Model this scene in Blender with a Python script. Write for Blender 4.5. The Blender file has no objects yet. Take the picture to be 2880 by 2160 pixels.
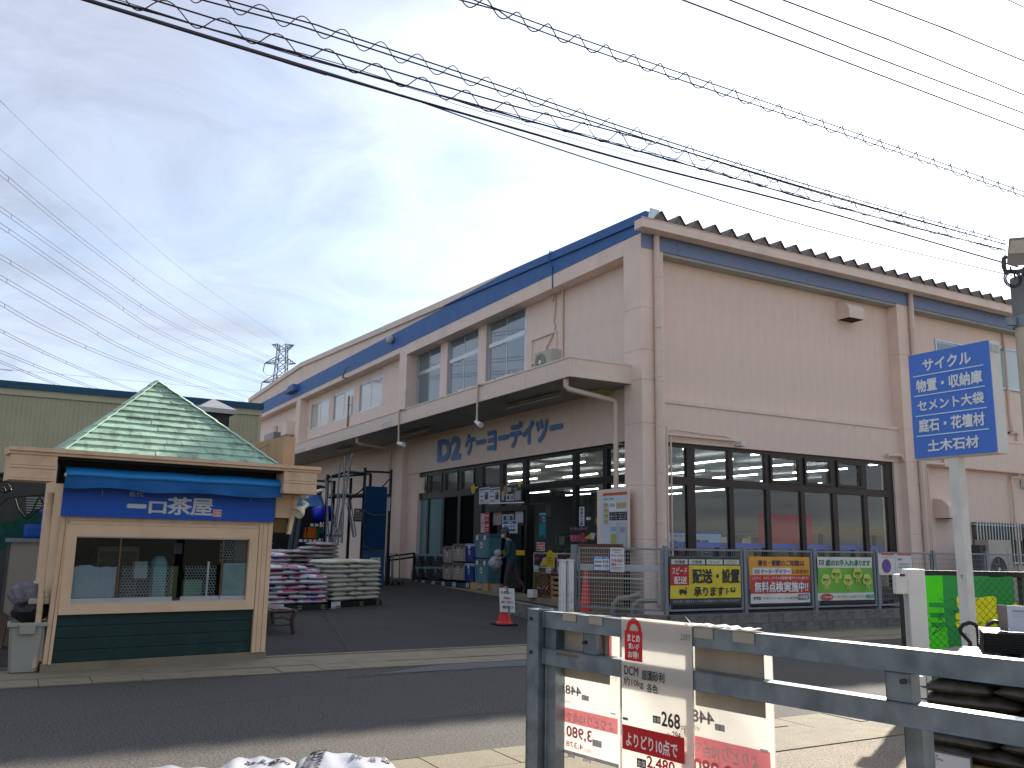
import bpy, bmesh, math, random
from mathutils import Vector, Matrix, Euler

random.seed(7)
S = bpy.context.scene
C = S.collection
PI = math.pi

# ------------------------------------------------------------------ camera
F_PX, CX, CY, EYE = 2482.0, 1440.0, 1080.0, 1.55      # focal length in pixels of a 2880 px wide frame
YAW, PITCH, ROLL = math.radians(29.29), math.radians(10.317), math.radians(.962)
FWD = Vector((math.sin(YAW) * math.cos(PITCH), math.cos(YAW) * math.cos(PITCH), math.sin(PITCH)))
_r0 = Vector((math.cos(YAW), -math.sin(YAW), 0))
_u0 = _r0.cross(FWD)
RGT = _r0 * math.cos(ROLL) + _u0 * math.sin(ROLL)
UPV = RGT.cross(FWD)
EYEP = Vector((0, 0, EYE))
cam_d = bpy.data.cameras.new('camera')
cam_d.sensor_width = 36.0
cam_d.lens = F_PX / 2880.0 * 36.0
cam_d.clip_start = .05
cam_d.clip_end = 3000
cam = bpy.data.objects.new('camera', cam_d)
C.objects.link(cam)
cam.matrix_world = Matrix(((RGT.x, UPV.x, -FWD.x, 0), (RGT.y, UPV.y, -FWD.y, 0), (RGT.z, UPV.z, -FWD.z, EYE), (0, 0, 0, 1)))
S.camera = cam
S.view_settings.view_transform = 'Standard'
S.view_settings.look = 'None'
S.view_settings.gamma = 1.0
S.view_settings.use_curve_mapping = False
S.view_settings.exposure = 1.58
try:
    S.cycles.use_denoising = True
    S.cycles.max_bounces = 8
    S.cycles.transparent_max_bounces = 24
    S.cycles.caustics_reflective = False
    S.cycles.caustics_refractive = False
except Exception:
    pass

# ------------------------------------------------------------------ daylight
SUN_EL, SUN_AZ = math.radians(29.3), math.radians(60.5)   # azimuth from +Y towards +X
world = bpy.data.worlds.new('World')
S.world = world
world.use_nodes = True
wn, wl = world.node_tree.nodes, world.node_tree.links
wn.clear()
w_out = wn.new('ShaderNodeOutputWorld')
w_bg = wn.new('ShaderNodeBackground')
w_bg.inputs['Strength'].default_value = .10
sky = wn.new('ShaderNodeTexSky')
sky.sky_type = 'NISHITA'
sky.sun_disc = False
sky.sun_elevation = SUN_EL
sky.sun_rotation = SUN_AZ
sky.air_density = 1.0
sky.dust_density = .3
sky.ozone_density = 1.6
tc = wn.new('ShaderNodeTexCoord')
sep = wn.new('ShaderNodeSeparateXYZ')
wl.new(tc.outputs['Generated'], sep.inputs[0])
def wmath(op, a, b=None):
    n = wn.new('ShaderNodeMath'); n.operation = op
    for i, v in enumerate((a, b)):
        if v is None: continue
        if isinstance(v, (int, float)): n.inputs[i].default_value = v
        else: wl.new(v, n.inputs[i])
    return n.outputs[0]
zc = wmath('MAXIMUM', wmath('ADD', sep.outputs['Z'], .16), .05)
cxy = wn.new('ShaderNodeCombineXYZ')
wl.new(wmath('DIVIDE', sep.outputs['X'], zc), cxy.inputs[0])
wl.new(wmath('DIVIDE', sep.outputs['Y'], zc), cxy.inputs[1])
nz = wn.new('ShaderNodeTexNoise')
nz.inputs['Scale'].default_value = 1.1
nz.inputs['Detail'].default_value = 7
nz.inputs['Roughness'].default_value = .52
nz.inputs['Distortion'].default_value = .5
wl.new(cxy.outputs[0], nz.inputs['Vector'])
ramp = wn.new('ShaderNodeValToRGB')
ramp.color_ramp.elements[0].position = .34
ramp.color_ramp.elements[0].color = (.55, .55, .55, 1)
ramp.color_ramp.elements[1].position = .68
ramp.color_ramp.elements[1].color = (.97, .97, .97, 1)
wl.new(nz.outputs['Fac'], ramp.inputs[0])
# thin cloud veil: brighter towards the sun (forward scattering), pale elsewhere
sdir = Vector((math.sin(SUN_AZ) * math.cos(SUN_EL), math.cos(SUN_AZ) * math.cos(SUN_EL), math.sin(SUN_EL)))
dot = wn.new('ShaderNodeVectorMath'); dot.operation = 'DOT_PRODUCT'
wl.new(tc.outputs['Generated'], dot.inputs[0]); dot.inputs[1].default_value = sdir
glow = wmath('POWER', wmath('MAXIMUM', dot.outputs['Value'], 0.0), 9.0)
veil = wmath('ADD', wmath('MULTIPLY', glow, 8.0), 2.5)
veilc = wn.new('ShaderNodeMix'); veilc.data_type = 'RGBA'; veilc.blend_type = 'MULTIPLY'
veilc.inputs[0].default_value = 1.0
veilc.inputs['A'].default_value = (.835, .868, 1.0, 1)
# light and shade inside the cloud sheet
nz2 = wn.new('ShaderNodeTexNoise'); nz2.inputs['Scale'].default_value = 2.6; nz2.inputs['Detail'].default_value = 8; nz2.inputs['Roughness'].default_value = .6; nz2.inputs['Distortion'].default_value = .9
wl.new(cxy.outputs[0], nz2.inputs['Vector'])
mr2 = wn.new('ShaderNodeMapRange'); mr2.inputs['From Min'].default_value = .3; mr2.inputs['From Max'].default_value = .7; mr2.inputs['To Min'].default_value = .76; mr2.inputs['To Max'].default_value = 1.22
wl.new(nz2.outputs['Fac'], mr2.inputs['Value'])
wl.new(wmath('MULTIPLY', veil, mr2.outputs['Result']), veilc.inputs['B'])
skymix = wn.new('ShaderNodeMix'); skymix.data_type = 'RGBA'
wl.new(ramp.outputs[0], skymix.inputs[0])
wl.new(sky.outputs[0], skymix.inputs['A'])
wl.new(veilc.outputs['Result'], skymix.inputs['B'])
wl.new(skymix.outputs['Result'], w_bg.inputs['Color'])
wl.new(w_bg.outputs[0], w_out.inputs[0])
sun_d = bpy.data.lights.new('sun', 'SUN')
sun_d.energy = 3.7
sun_d.angle = math.radians(1.0)
sun_d.color = (1.0, .93, .82)
sun = bpy.data.objects.new('sun', sun_d)
C.objects.link(sun)
sun.rotation_euler = (-sdir).to_track_quat('-Z', 'Y').to_euler()
sun.location = sdir * 60

# ------------------------------------------------------------------ geometry helpers
def ray(x, y):
    return FWD + RGT * ((x - CX) / F_PX) - UPV * ((y - CY) / F_PX)
def on_x(x, y, X):
    d = ray(x, y); return EYEP + d * (X / d.x)
def on_y(x, y, Y):
    d = ray(x, y); return EYEP + d * (Y / d.y)
def on_z(x, y, z):
    d = ray(x, y); return EYEP + d * ((z - EYE) / d.z)
def on_plane(x, y, P, n):
    d = ray(x, y); return EYEP + d * ((Vector(P) - EYEP).dot(n) / d.dot(n))
def at_depth(x, y, dep):
    return EYEP + ray(x, y) * dep
def lot_z(Y):
    return 0.0 if Y < 12.5 else min(.022 * (Y - 12.5), .32)

ROOT = {}
def tag(o, label=None, cat=None, group=None, kind=None):
    if label: o['label'] = label
    if cat: o['category'] = cat
    if group: o['group'] = group
    if kind: o['kind'] = kind
    return o
def thing(name, label, cat, loc=(0, 0, 0), rz=0.0, group=None):
    o = bpy.data.objects.new(name, None); C.objects.link(o)
    o.empty_display_size = .2
    o.location = loc; o.rotation_euler = (0, 0, rz)
    ROOT[o.name] = Matrix.Translation(Vector(loc)) @ Matrix.Rotation(rz, 4, 'Z')
    return tag(o, label, cat, group)
def kids(o): return [c for c in bpy.data.objects if c.parent == o]
_CH = {}
def copy_tree(o, parent=None, depth=0):
    c = o.copy(); C.objects.link(c)
    if parent is not None:
        c.parent = parent; _CH.setdefault(parent.name, []).append(c)
    for ch in list(_CH.get(o.name, [])): copy_tree(ch, c, depth + 1)
    return c
def place_copy(o, loc, rz=0.0, label=None, scale=None):
    c = copy_tree(o)
    c.location = loc; c.rotation_euler = (0, 0, rz)
    if scale: c.scale = scale
    if label: c['label'] = label
    return c

class MB:
    """collects faces of one part"""
    def __init__(s): s.v = []; s.f = []; s.m = []; s.sm = []
    def add(s, vs, fs, mi=0, smooth=False):
        b = len(s.v); s.v += [Vector(v) for v in vs]
        for f in fs: s.f.append([b + i for i in f]); s.m.append(mi); s.sm.append(smooth)
        return s
    def box(s, lo, hi, mi=0):
        x0, y0, z0 = lo; x1, y1, z1 = hi
        return s.add([(x0, y0, z0), (x1, y0, z0), (x1, y1, z0), (x0, y1, z0), (x0, y0, z1), (x1, y0, z1), (x1, y1, z1), (x0, y1, z1)],
                     [(0, 3, 2, 1), (4, 5, 6, 7), (0, 1, 5, 4), (1, 2, 6, 5), (2, 3, 7, 6), (3, 0, 4, 7)], mi)
    def bbox(s, lo, hi, b=.01, mi=0):
        """box with chamfered edges"""
        bm = bmesh.new(); bmesh.ops.create_cube(bm, size=1)
        lo = Vector(lo); hi = Vector(hi)
        for v in bm.verts: v.co = Vector(((lo[i] + hi[i]) / 2 + v.co[i] * (hi[i] - lo[i]) for i in range(3)))
        bmesh.ops.bevel(bm, geom=list(bm.edges), offset=b, segments=2, affect='EDGES', profile=.7)
        return s.bm(bm, mi)
    def bm(s, bm, mi=0, smooth=False, M=None):
        bm.verts.index_update()
        vs = [(M @ v.co) if M else v.co.copy() for v in bm.verts]
        s.add(vs, [[v.index for v in f.verts] for f in bm.faces], mi, smooth); bm.free(); return s
    def frame_box(s, O, R, U, N, r0, r1, u0, u1, n0, n1, mi=0):
        """box in a local frame: right, up, normal"""
        P = lambda a, b, c: O + R * a + U * b + N * c
        vs = [P(r0, u0, n0), P(r1, u0, n0), P(r1, u1, n0), P(r0, u1, n0), P(r0, u0, n1), P(r1, u0, n1), P(r1, u1, n1), P(r0, u1, n1)]
        return s.add(vs, [(0, 3, 2, 1), (4, 5, 6, 7), (0, 1, 5, 4), (1, 2, 6, 5), (2, 3, 7, 6), (3, 0, 4, 7)], mi)
    def tube(s, pts, r, n=8, mi=0, caps=True, smooth=True):
        pts = [Vector(p) for p in pts]; rs = r if isinstance(r, (list, tuple)) else [r] * len(pts)
        up = Vector((0, 0, 1)); rings = []; prev = None
        for i, p in enumerate(pts):
            t = (pts[min(i + 1, len(pts) - 1)] - pts[max(i - 1, 0)])
            if t.length < 1e-9: t = Vector((0, 0, 1))
            t.normalize()
            a = (prev - t * prev.dot(t)) if prev is not None else (up.cross(t) if abs(t.z) < .95 else Vector((1, 0, 0)).cross(t))
            if a.length < 1e-6: a = Vector((1, 0, 0)).cross(t)
            a.normalize(); prev = a; b = t.cross(a)
            rings.append([p + (a * math.cos(2 * PI * k / n) + b * math.sin(2 * PI * k / n)) * rs[i] for k in range(n)])
        vs = [v for rg in rings for v in rg]; fs = []
        for i in range(len(rings) - 1):
            for k in range(n):
                fs.append((i * n + k, i * n + (k + 1) % n, (i + 1) * n + (k + 1) % n, (i + 1) * n + k))
        s.add(vs, fs, mi, smooth)
        if caps:
            s.add(rings[0], [list(range(n))[::-1]], mi); s.add(rings[-1], [list(range(n))], mi)
        return s
    def bar(s, a, b, w, h=None, mi=0, up=(0, 0, 1)):
        """rectangular bar from a to b"""
        a = Vector(a); b = Vector(b); h = h or w; t = (b - a).normalized(); up = Vector(up)
        if abs(t.dot(up)) > .98: up = Vector((1, 0, 0))
        r = t.cross(up).normalized(); u = r.cross(t)
        vs = [p + r * i * w / 2 + u * j * h / 2 for p in (a, b) for i, j in ((-1, -1), (1, -1), (1, 1), (-1, 1))]
        return s.add(vs, [(0, 1, 2, 3)[::-1], (4, 5, 6, 7), (0, 1, 5, 4), (1, 2, 6, 5), (2, 3, 7, 6), (3, 0, 4, 7)], mi)
    def lathe(s, prof, c=(0, 0, 0), n=20, mi=0, axis=None, smooth=True):
        c = Vector(c)
        if axis is None: X, Y, Z = Vector((1, 0, 0)), Vector((0, 1, 0)), Vector((0, 0, 1))
        else:
            Z = Vector(axis).normalized(); X = Z.orthogonal().normalized(); Y = Z.cross(X)
        vs = []; fs = []
        for r, z in prof:
            for k in range(n):
                a = 2 * PI * k / n
                vs.append(c + X * (r * math.cos(a)) + Y * (r * math.sin(a)) + Z * z)
        for i in range(len(prof) - 1):
            for k in range(n):
                fs.append((i * n + k, i * n + (k + 1) % n, (i + 1) * n + (k + 1) % n, (i + 1) * n + k))
        s.add(vs, fs, mi, smooth)
        if prof[0][0] > 1e-4: s.add(vs[:n], [list(range(n))[::-1]], mi)
        if prof[-1][0] > 1e-4: s.add(vs[-n:], [list(range(n))], mi)
        return s
    def prism(s, poly, d, mi=0):
        """closed polygon (world points) extruded by vector d"""
        n = len(poly); d = Vector(d); poly = [Vector(p) for p in poly]
        return s.add(poly + [p + d for p in poly], [list(range(n))[::-1], list(range(n, 2 * n))] +
                     [(i, (i + 1) % n, n + (i + 1) % n, n + i) for i in range(n)], mi)
    def quad(s, a, b, c, d, mi=0): return s.add([a, b, c, d], [(0, 1, 2, 3)], mi)
    def mesh(s, name, mats, inv=None):
        me = bpy.data.meshes.new(name)
        me.from_pydata([(inv @ v) if inv else v for v in s.v], [], s.f)
        for m in (mats if isinstance(mats, (list, tuple)) else [mats]): me.materials.append(m)
        me.polygons.foreach_set('material_index', s.m)
        me.polygons.foreach_set('use_smooth', s.sm)
        bm = bmesh.new(); bm.from_mesh(me)
        bmesh.ops.recalc_face_normals(bm, faces=bm.faces)
        bm.to_mesh(me); bm.free(); me.update()
        return me
    def build(s, name, mats, parent=None, local=False, at=None, smooth=None):
        """local: coordinates already in the parent's frame.  at: origin of a thing that is one mesh"""
        inv = None; loc = (0, 0, 0)
        if parent is not None and not local:
            inv = ROOT[root_of(parent)].inverted()
        elif at is not None:
            inv = Matrix.Translation(-Vector(at)); loc = at
        if smooth is not None: s.sm = [smooth] * len(s.sm)
        o = bpy.data.objects.new(name, s.mesh(name, mats, inv)); C.objects.link(o)
        o.location = loc
        if parent is not None: put(o, parent)
        else: ROOT[o.name] = Matrix.Translation(Vector(loc))
        return o
def root_of(o):
    while o.parent is not None: o = o.parent
    return o.name
def put(o, parent):
    o.parent = parent; _CH.setdefault(parent.name, []).append(o); return o
def piece(name, me, parent, M, kind=None):
    """a piece that shares mesh data; M is its matrix in the frame of its thing"""
    o = bpy.data.objects.new(name, me); C.objects.link(o); put(o, parent); o.matrix_local = M
    if kind: o['kind'] = kind
    return o
def TRS(loc, scale=(1, 1, 1), rot=None):
    M = Matrix.Translation(Vector(loc))
    if rot is not None: M = M @ (rot if isinstance(rot, Matrix) else Euler(rot).to_matrix().to_4x4())
    return M @ Matrix.Diagonal(Vector((*scale, 1)))

# ------------------------------------------------------------------ materials
def lin(c):
    """'#rrggbb' -> linear rgb"""
    c = c.lstrip('#'); v = [int(c[i:i + 2], 16) / 255 for i in (0, 2, 4)]
    return tuple(x / 12.92 if x <= .04045 else ((x + .055) / 1.055) ** 2.4 for x in v)
MATS = {}
def mat(name, col, rough=.6, metal=0.0, var=.12, scale=6.0, bump=0.0, bscale=60.0, streak=0.0, dirt=None, dirt_amt=0.0, dirt_scale=1.5,
        rnd=0.0, spec=.4, fine=0.0, fscale=300.0, coords='Object', sheen=0.0, trans=0.0):
    if name in MATS: return MATS[name]
    if isinstance(col, str): col = lin(col)
    m = bpy.data.materials.new(name); m.use_nodes = True
    nt = m.node_tree; N = nt.nodes; L = nt.links
    b = N['Principled BSDF']
    b.inputs['Roughness'].default_value = rough; b.inputs['Metallic'].default_value = metal
    b.inputs['Specular IOR Level'].default_value = spec
    t = N.new('ShaderNodeTexCoord'); src = t.outputs[coords]
    if coords == 'World':
        pass
    def noise(sc, det=4, vec=None):
        n = N.new('ShaderNodeTexNoise'); n.inputs['Scale'].default_value = sc; n.inputs['Detail'].default_value = det
        L.new(vec or src, n.inputs['Vector']); return n.outputs['Fac']
    def mix(fac, a, bb, mode='MIX'):
        n = N.new('ShaderNodeMix'); n.data_type = 'RGBA'; n.blend_type = mode
        for k, v in (('A', a), ('B', bb)):
            if isinstance(v, tuple): n.inputs[k].default_value = (*v[:3], 1)
            else: L.new(v, n.inputs[k])
        if isinstance(fac, (int, float)): n.inputs[0].default_value = fac
        else: L.new(fac, n.inputs[0])
        return n.outputs['Result']
    def rmp(fac, p0, p1, hi=1.0):
        n = N.new('ShaderNodeMapRange'); n.inputs['From Min'].default_value = p0; n.inputs['From Max'].default_value = p1
        n.inputs['To Max'].default_value = hi; L.new(fac, n.inputs['Value']); return n.outputs['Result']
    dk = tuple(c * (1 - var) for c in col); lt = tuple(min(c * (1 + var), .95) for c in col)
    cur = mix(rmp(noise(scale), .3, .7), dk, lt)
    if fine > .6:      # aggregate: pale and dark stones
        cur = mix(rmp(noise(fscale * .5, 1), .60, .66, .75), cur, tuple(min(c * 3.0, .5) for c in col))
        cur = mix(rmp(noise(fscale * .62 + 3, 1), .60, .66, .8), cur, tuple(c * .3 for c in col))
    if fine:
        cur = mix(rmp(noise(fscale, 2), .35, .65), cur, tuple(min(c * (1 + fine * 1.6) + .02 * fine, .95) for c in col))
        cur = mix(rmp(noise(fscale * .7, 2), .62, .72, .8), cur, tuple(c * (1 - fine) for c in col))
    if streak:
        mp = N.new('ShaderNodeMapping'); mp.inputs['Scale'].default_value = (1, 1, .06); L.new(src, mp.inputs['Vector'])
        cur = mix(rmp(noise(9.0, 5, mp.outputs[0]), .5, .78, streak), cur, tuple(c * .35 for c in col))
    if dirt is not None:
        if isinstance(dirt, str): dirt = lin(dirt)
        cur = mix(rmp(noise(dirt_scale, 6), .5, .72, dirt_amt), cur, dirt)
    if rnd:
        oi = N.new('ShaderNodeObjectInfo'); mr = N.new('ShaderNodeMapRange')
        mr.inputs['To Min'].default_value = 1 - rnd; mr.inputs['To Max'].default_value = 1 + rnd * .6
        L.new(oi.outputs['Random'], mr.inputs['Value'])
        cc = N.new('ShaderNodeCombineColor')
        for k in range(3): L.new(mr.outputs['Result'], cc.inputs[k])
        cur = mix(1.0, cur, cc.outputs[0], 'MULTIPLY')
    L.new(cur, b.inputs['Base Color'])
    rr = N.new('ShaderNodeMapRange'); rr.inputs['To Min'].default_value = max(rough - .08, .02); rr.inputs['To Max'].default_value = min(rough + .1, 1)
    L.new(noise(scale * 2.3), rr.inputs['Value']); L.new(rr.outputs['Result'], b.inputs['Roughness'])
    if bump:
        bp = N.new('ShaderNodeBump'); bp.inputs['Strength'].default_value = bump; bp.inputs['Distance'].default_value = .01
        L.new(noise(bscale, 5), bp.inputs['Height']); L.new(bp.outputs[0], b.inputs['Normal'])
    if trans:
        tr = N.new('ShaderNodeBsdfTranslucent'); L.new(cur, tr.inputs['Color'])
        mx = N.new('ShaderNodeMixShader'); mx.inputs[0].default_value = trans
        L.new(b.outputs[0], mx.inputs[1]); L.new(tr.outputs[0], mx.inputs[2]); L.new(mx.outputs[0], N['Material Output'].inputs[0])
    MATS[name] = m
    return m
def glass(name, tint=(.75, .82, .85), refl=.06, rough=.0, ior=1.5, opaque=None, op_amt=0.0):
    if name in MATS: return MATS[name]
    m = bpy.data.materials.new(name); m.use_nodes = True; N = m.node_tree.nodes; L = m.node_tree.links
    N.remove(N['Principled BSDF'])
    tr = N.new('ShaderNodeBsdfTransparent'); tr.inputs[0].default_value = (*tint, 1)
    base = tr.outputs[0]
    if opaque:
        df = N.new('ShaderNodeBsdfDiffuse'); df.inputs[0].default_value = (*opaque, 1)
        mm = N.new('ShaderNodeMixShader'); mm.inputs[0].default_value = op_amt
        L.new(base, mm.inputs[1]); L.new(df.outputs[0], mm.inputs[2]); base = mm.outputs[0]
    gl = N.new('ShaderNodeBsdfGlossy'); gl.inputs['Roughness'].default_value = rough; gl.inputs[0].default_value = (.95, .97, 1, 1)
    fr = N.new('ShaderNodeFresnel'); fr.inputs['IOR'].default_value = ior
    ad = N.new('ShaderNodeMath'); ad.operation = 'ADD'; ad.use_clamp = True; ad.inputs[1].default_value = refl
    L.new(fr.outputs[0], ad.inputs[0])
    ge = N.new('ShaderNodeNewGeometry'); iv = N.new('ShaderNodeMath'); iv.operation = 'SUBTRACT'; iv.inputs[0].default_value = 1; L.new(ge.outputs['Backfacing'], iv.inputs[1])
    mu = N.new('ShaderNodeMath'); mu.operation = 'MULTIPLY'; L.new(ad.outputs[0], mu.inputs[0]); L.new(iv.outputs[0], mu.inputs[1])   # the pane mirrors on its outer face only
    mx = N.new('ShaderNodeMixShader'); L.new(mu.outputs[0], mx.inputs[0]); L.new(base, mx.inputs[1]); L.new(gl.outputs[0], mx.inputs[2])
    L.new(mx.outputs[0], N['Material Output'].inputs[0]); MATS[name] = m
    return m
def emit(name, col, s):
    if name in MATS: return MATS[name]
    m = bpy.data.materials.new(name); m.use_nodes = True; N = m.node_tree.nodes; L = m.node_tree.links
    N.remove(N['Principled BSDF']); e = N.new('ShaderNodeEmission'); e.inputs[0].default_value = (*col, 1); e.inputs[1].default_value = s
    L.new(e.outputs[0], N['Material Output'].inputs[0]); MATS[name] = m
    return m
def ink(c):
    """flat print colour"""
    return mat('print ' + c, c, rough=.55, var=.04, scale=3)

# ------------------------------------------------------------------ lettering
_TXT = {}
def glyphs(s, bold):
    k = (s, bold)
    if k not in _TXT:
        c = bpy.data.curves.new('lettering', 'FONT'); c.body = s; c.size = 1; c.offset = bold; c.resolution_u = 3
        o = bpy.data.objects.new('lettering', c); C.objects.link(o)
        dg = bpy.context.evaluated_depsgraph_get()
        me = o.evaluated_get(dg).to_mesh()
        vs = [v.co.copy() for v in me.vertices]; fs = [list(p.vertices) for p in me.polygons]
        o.evaluated_get(dg).to_mesh_clear()
        bpy.data.objects.remove(o); bpy.data.curves.remove(c)
        xs = [v.x for v in vs] or [0, 1]; ys = [v.y for v in vs] or [0, 1]
        _TXT[k] = (vs, fs, min(xs), max(xs), min(ys), max(ys))
    return _TXT[k]
class Sheet:
    """a flat sign: board plus print, in the frame top-left O, right R, down D (unit vectors), size w x h"""
    def __init__(s, TL, R, D, w, h):
        s.O = Vector(TL); s.R = Vector(R).normalized(); s.D = Vector(D).normalized(); s.w = w; s.h = h
        s.N = s.D.cross(s.R).normalized() * 1.0
        s.mb = MB(); s.mats = []; s.pr = MB(); s.k = 0; s.f = None
    def mi(s, c):
        m = ink(c) if isinstance(c, str) else c
        if m not in s.mats: s.mats.append(m)
        return s.mats.index(m)
    def P(s, u, v, n=0.0):
        p = s.O + s.R * (u * s.w) + s.D * (v * s.h) + s.N * n
        return p + s.N * s.f(u, v) if s.f else p
    def rect(s, u0, v0, u1, v1, c, lift=None):
        s.k += 1; n = .0012 + .0004 * s.k if lift is None else lift; mi = s.mi(c)
        nu = max(1, int(round((u1 - u0) * 24))) if s.f else 1
        nv = max(1, int(round((v1 - v0) * 12))) if s.f else 1
        for i in range(nu):
            for j in range(nv):
                a, b = u0 + (u1 - u0) * i / nu, u0 + (u1 - u0) * (i + 1) / nu
                e, g = v0 + (v1 - v0) * j / nv, v0 + (v1 - v0) * (j + 1) / nv
                s.pr.quad(s.P(a, e, n), s.P(a, g, n), s.P(b, g, n), s.P(b, e, n), mi)
        return s
    def poly(s, pts, c):
        s.k += 1; n = .0012 + .0004 * s.k; s.pr.add([s.P(u, v, n) for u, v in pts], [list(range(len(pts)))], s.mi(c)); return s
    def disc(s, u, v, r, c, n=18, r2=None, squash=1.0):
        """r in units of width"""
        k = s.w / s.h
        return s.poly([(u + r * math.cos(2 * PI * i / n), v + (r2 or r) * k * squash * math.sin(2 * PI * i / n)) for i in range(n)], c)
    def line(s, u0, v0, u1, v1, t, c):
        a = Vector((u0 * s.w, v0 * s.h)); b = Vector((u1 * s.w, v1 * s.h)); d = (b - a).normalized() * t / 2; q = Vector((-d.y, d.x))
        return s.poly([(p.x / s.w, p.y / s.h) for p in (a + q, b + q, b - q, a - q)], c)
    def text(s, txt, u0, v0, u1, v1, c, bold=.02, mirror=False, shear=0.0):
        """fits the glyphs into the rectangle; heavy weights are built from shifted layers"""
        base = 0.0; ex = bold * .75
        shifts = [(0, 0)] if ex < .004 else [(-ex, 0), (ex, 0), (0, ex), (0, -ex)] + ([(-ex * .7, -ex * .7), (ex * .7, ex * .7), (-ex * .7, ex * .7), (ex * .7, -ex * .7)] if ex > .018 else [])
        vs, fs, a, b, e, g = glyphs(txt, base); mi = s.mi(c)
        a -= ex; b += ex; e -= ex; g += ex
        sx = (u1 - u0) / max(b - a, 1e-6); sy = (v1 - v0) / max(g - e, 1e-6)
        s.k += 1
        for j, (dx, dy) in enumerate(shifts):
            n = .0012 + .0004 * s.k + .00012 * j + (.003 if s.f else 0)
            out = []
            for q in vs:
                u = (q.x + dx - a) * sx; vv = v1 - (q.y + dy - e) * sy
                u = u + shear * (v1 - vv)
                out.append(s.P((u1 - u) if mirror else (u0 + u), vv, n))
            s.pr.add(out, fs, mi)
        s.k += 2 if len(shifts) > 1 else 0
        return s
    def board(s, c, t=.012, name='board'):
        s.bm_ = s.mi(c); s.t = t
        if s.f:
            nu, nv = 24, 12
            vs = [s.P(i / nu, j / nv) for j in range(nv + 1) for i in range(nu + 1)]
            s.mb.add(vs, [(j * (nu + 1) + i, (j + 1) * (nu + 1) + i, (j + 1) * (nu + 1) + i + 1, j * (nu + 1) + i + 1) for j in range(nv) for i in range(nu)], s.bm_)
            s.mb.add([v - s.N * t for v in vs], [(j * (nu + 1) + i, j * (nu + 1) + i + 1, (j + 1) * (nu + 1) + i + 1, (j + 1) * (nu + 1) + i) for j in range(nv) for i in range(nu)], s.bm_)
        else:
            s.mb.prism([s.P(0, 0), s.P(0, 1), s.P(1, 1), s.P(1, 0)], -s.N * t, s.bm_)
        return s
    def build(s, name, label=None, cat=None, group=None, parent=None):
        if parent is None:
            o = s.mb.build(name, s.mats, at=s.P(.5, 1)); tag(o, label, cat, group)
        else:
            o = s.mb.build(name, s.mats, parent)
        if s.pr.f:
            p = MB(); p.v, p.f, p.m, p.sm = s.pr.v, s.pr.f, s.pr.m, s.pr.sm
            inv = ROOT[root_of(o)].inverted()
            me = bpy.data.meshes.new('lettering'); me.from_pydata([inv @ v for v in p.v], [], p.f)
            for m in s.mats: me.materials.append(m)
            me.polygons.foreach_set('material_index', p.m); me.update()
            q = bpy.data.objects.new('lettering', me); C.objects.link(q); put(q, o)
        return o
def sheet_px(tl, br, X=None, Y=None, P=None, n=None):
    """upright sheet on a vertical plane from two photo corners"""
    f = (lambda p: on_x(*p, X)) if X is not None else (lambda p: on_y(*p, Y)) if Y is not None else (lambda p: on_plane(*p, P, n))
    a, b = f(tl), f(br); R = Vector((b.x - a.x, b.y - a.y, 0)); w = R.length
    s = Sheet(a, R, (0, 0, -1), w, a.z - b.z)
    return s

# ================================================================== MATERIALS
M_WALL = mat('wall_paint', '#e7cfc0', rough=.75, var=.05, scale=1.2, bump=.25, bscale=90, dirt='#8d7d74', dirt_amt=.18, dirt_scale=.8)
M_WALLTRIM = mat('wall_trim_paint', '#e2cdbe', rough=.65, var=.05, scale=2, dirt='#8d7d74', dirt_amt=.2, dirt_scale=1.2)
M_PIPE = mat('pipe_paint', '#d6c0b0', rough=.5, var=.06, scale=3)
M_BLUE = mat('blue_band_paint', '#30609a', rough=.55, var=.06, scale=1.5, dirt='#4a5f80', dirt_amt=.2)
M_BLUE2 = mat('blue_eave_paint', '#7c8cb0', rough=.6, var=.06, scale=1.5, dirt='#66718c', dirt_amt=.25)
M_SOFFIT = mat('soffit_paint', '#a3a5a2', rough=.8, var=.06, scale=1.0, dirt='#6f706c', dirt_amt=.3, dirt_scale=1.3)
M_STEELROOF = mat('roof_steel', '#6d6156', rough=.55, metal=.3, var=.15, scale=4)
M_ROOFIN = mat('roof_closure', '#7a7167', rough=.8, var=.2, scale=6)
M_FRAME = mat('bronze_frame', '#3a3330', rough=.4, metal=.5, var=.06, scale=4)
M_FRAMEF = mat('dark_door_frame', '#15171a', rough=.4, metal=.4, var=.06, scale=4)
M_ALU = mat('aluminium', '#b9c0c3', rough=.35, metal=.7, var=.05, scale=5)
M_GALV = mat('galvanised_steel', '#79858d', rough=.45, metal=.55, var=.22, scale=9, dirt='#4f5c66', dirt_amt=.7, dirt_scale=5)
M_ASPH = mat('asphalt_road', '#34312d', rough=.92, var=.2, scale=.5, bump=1.0, bscale=45, fine=1.0, fscale=56, dirt='#4a4134', dirt_amt=.45, dirt_scale=.5)
M_LOT = mat('asphalt_lot', '#272624', rough=.9, var=.25, scale=.45, bump=.8, bscale=50, fine=.7, fscale=60, dirt='#403e3d', dirt_amt=.7, dirt_scale=.4)
M_NEAR = mat('coarse_asphalt', '#665d50', rough=.9, var=.2, scale=1.0, bump=1.4, bscale=48, fine=.95, fscale=70, dirt='#a08f76', dirt_amt=.4, dirt_scale=.8)
M_CONC = mat('concrete', '#7f7562', rough=.85, var=.15, scale=2.5, bump=.5, bscale=70, fine=.25, fscale=160, dirt='#5d5a50', dirt_amt=.5, dirt_scale=2)
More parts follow.
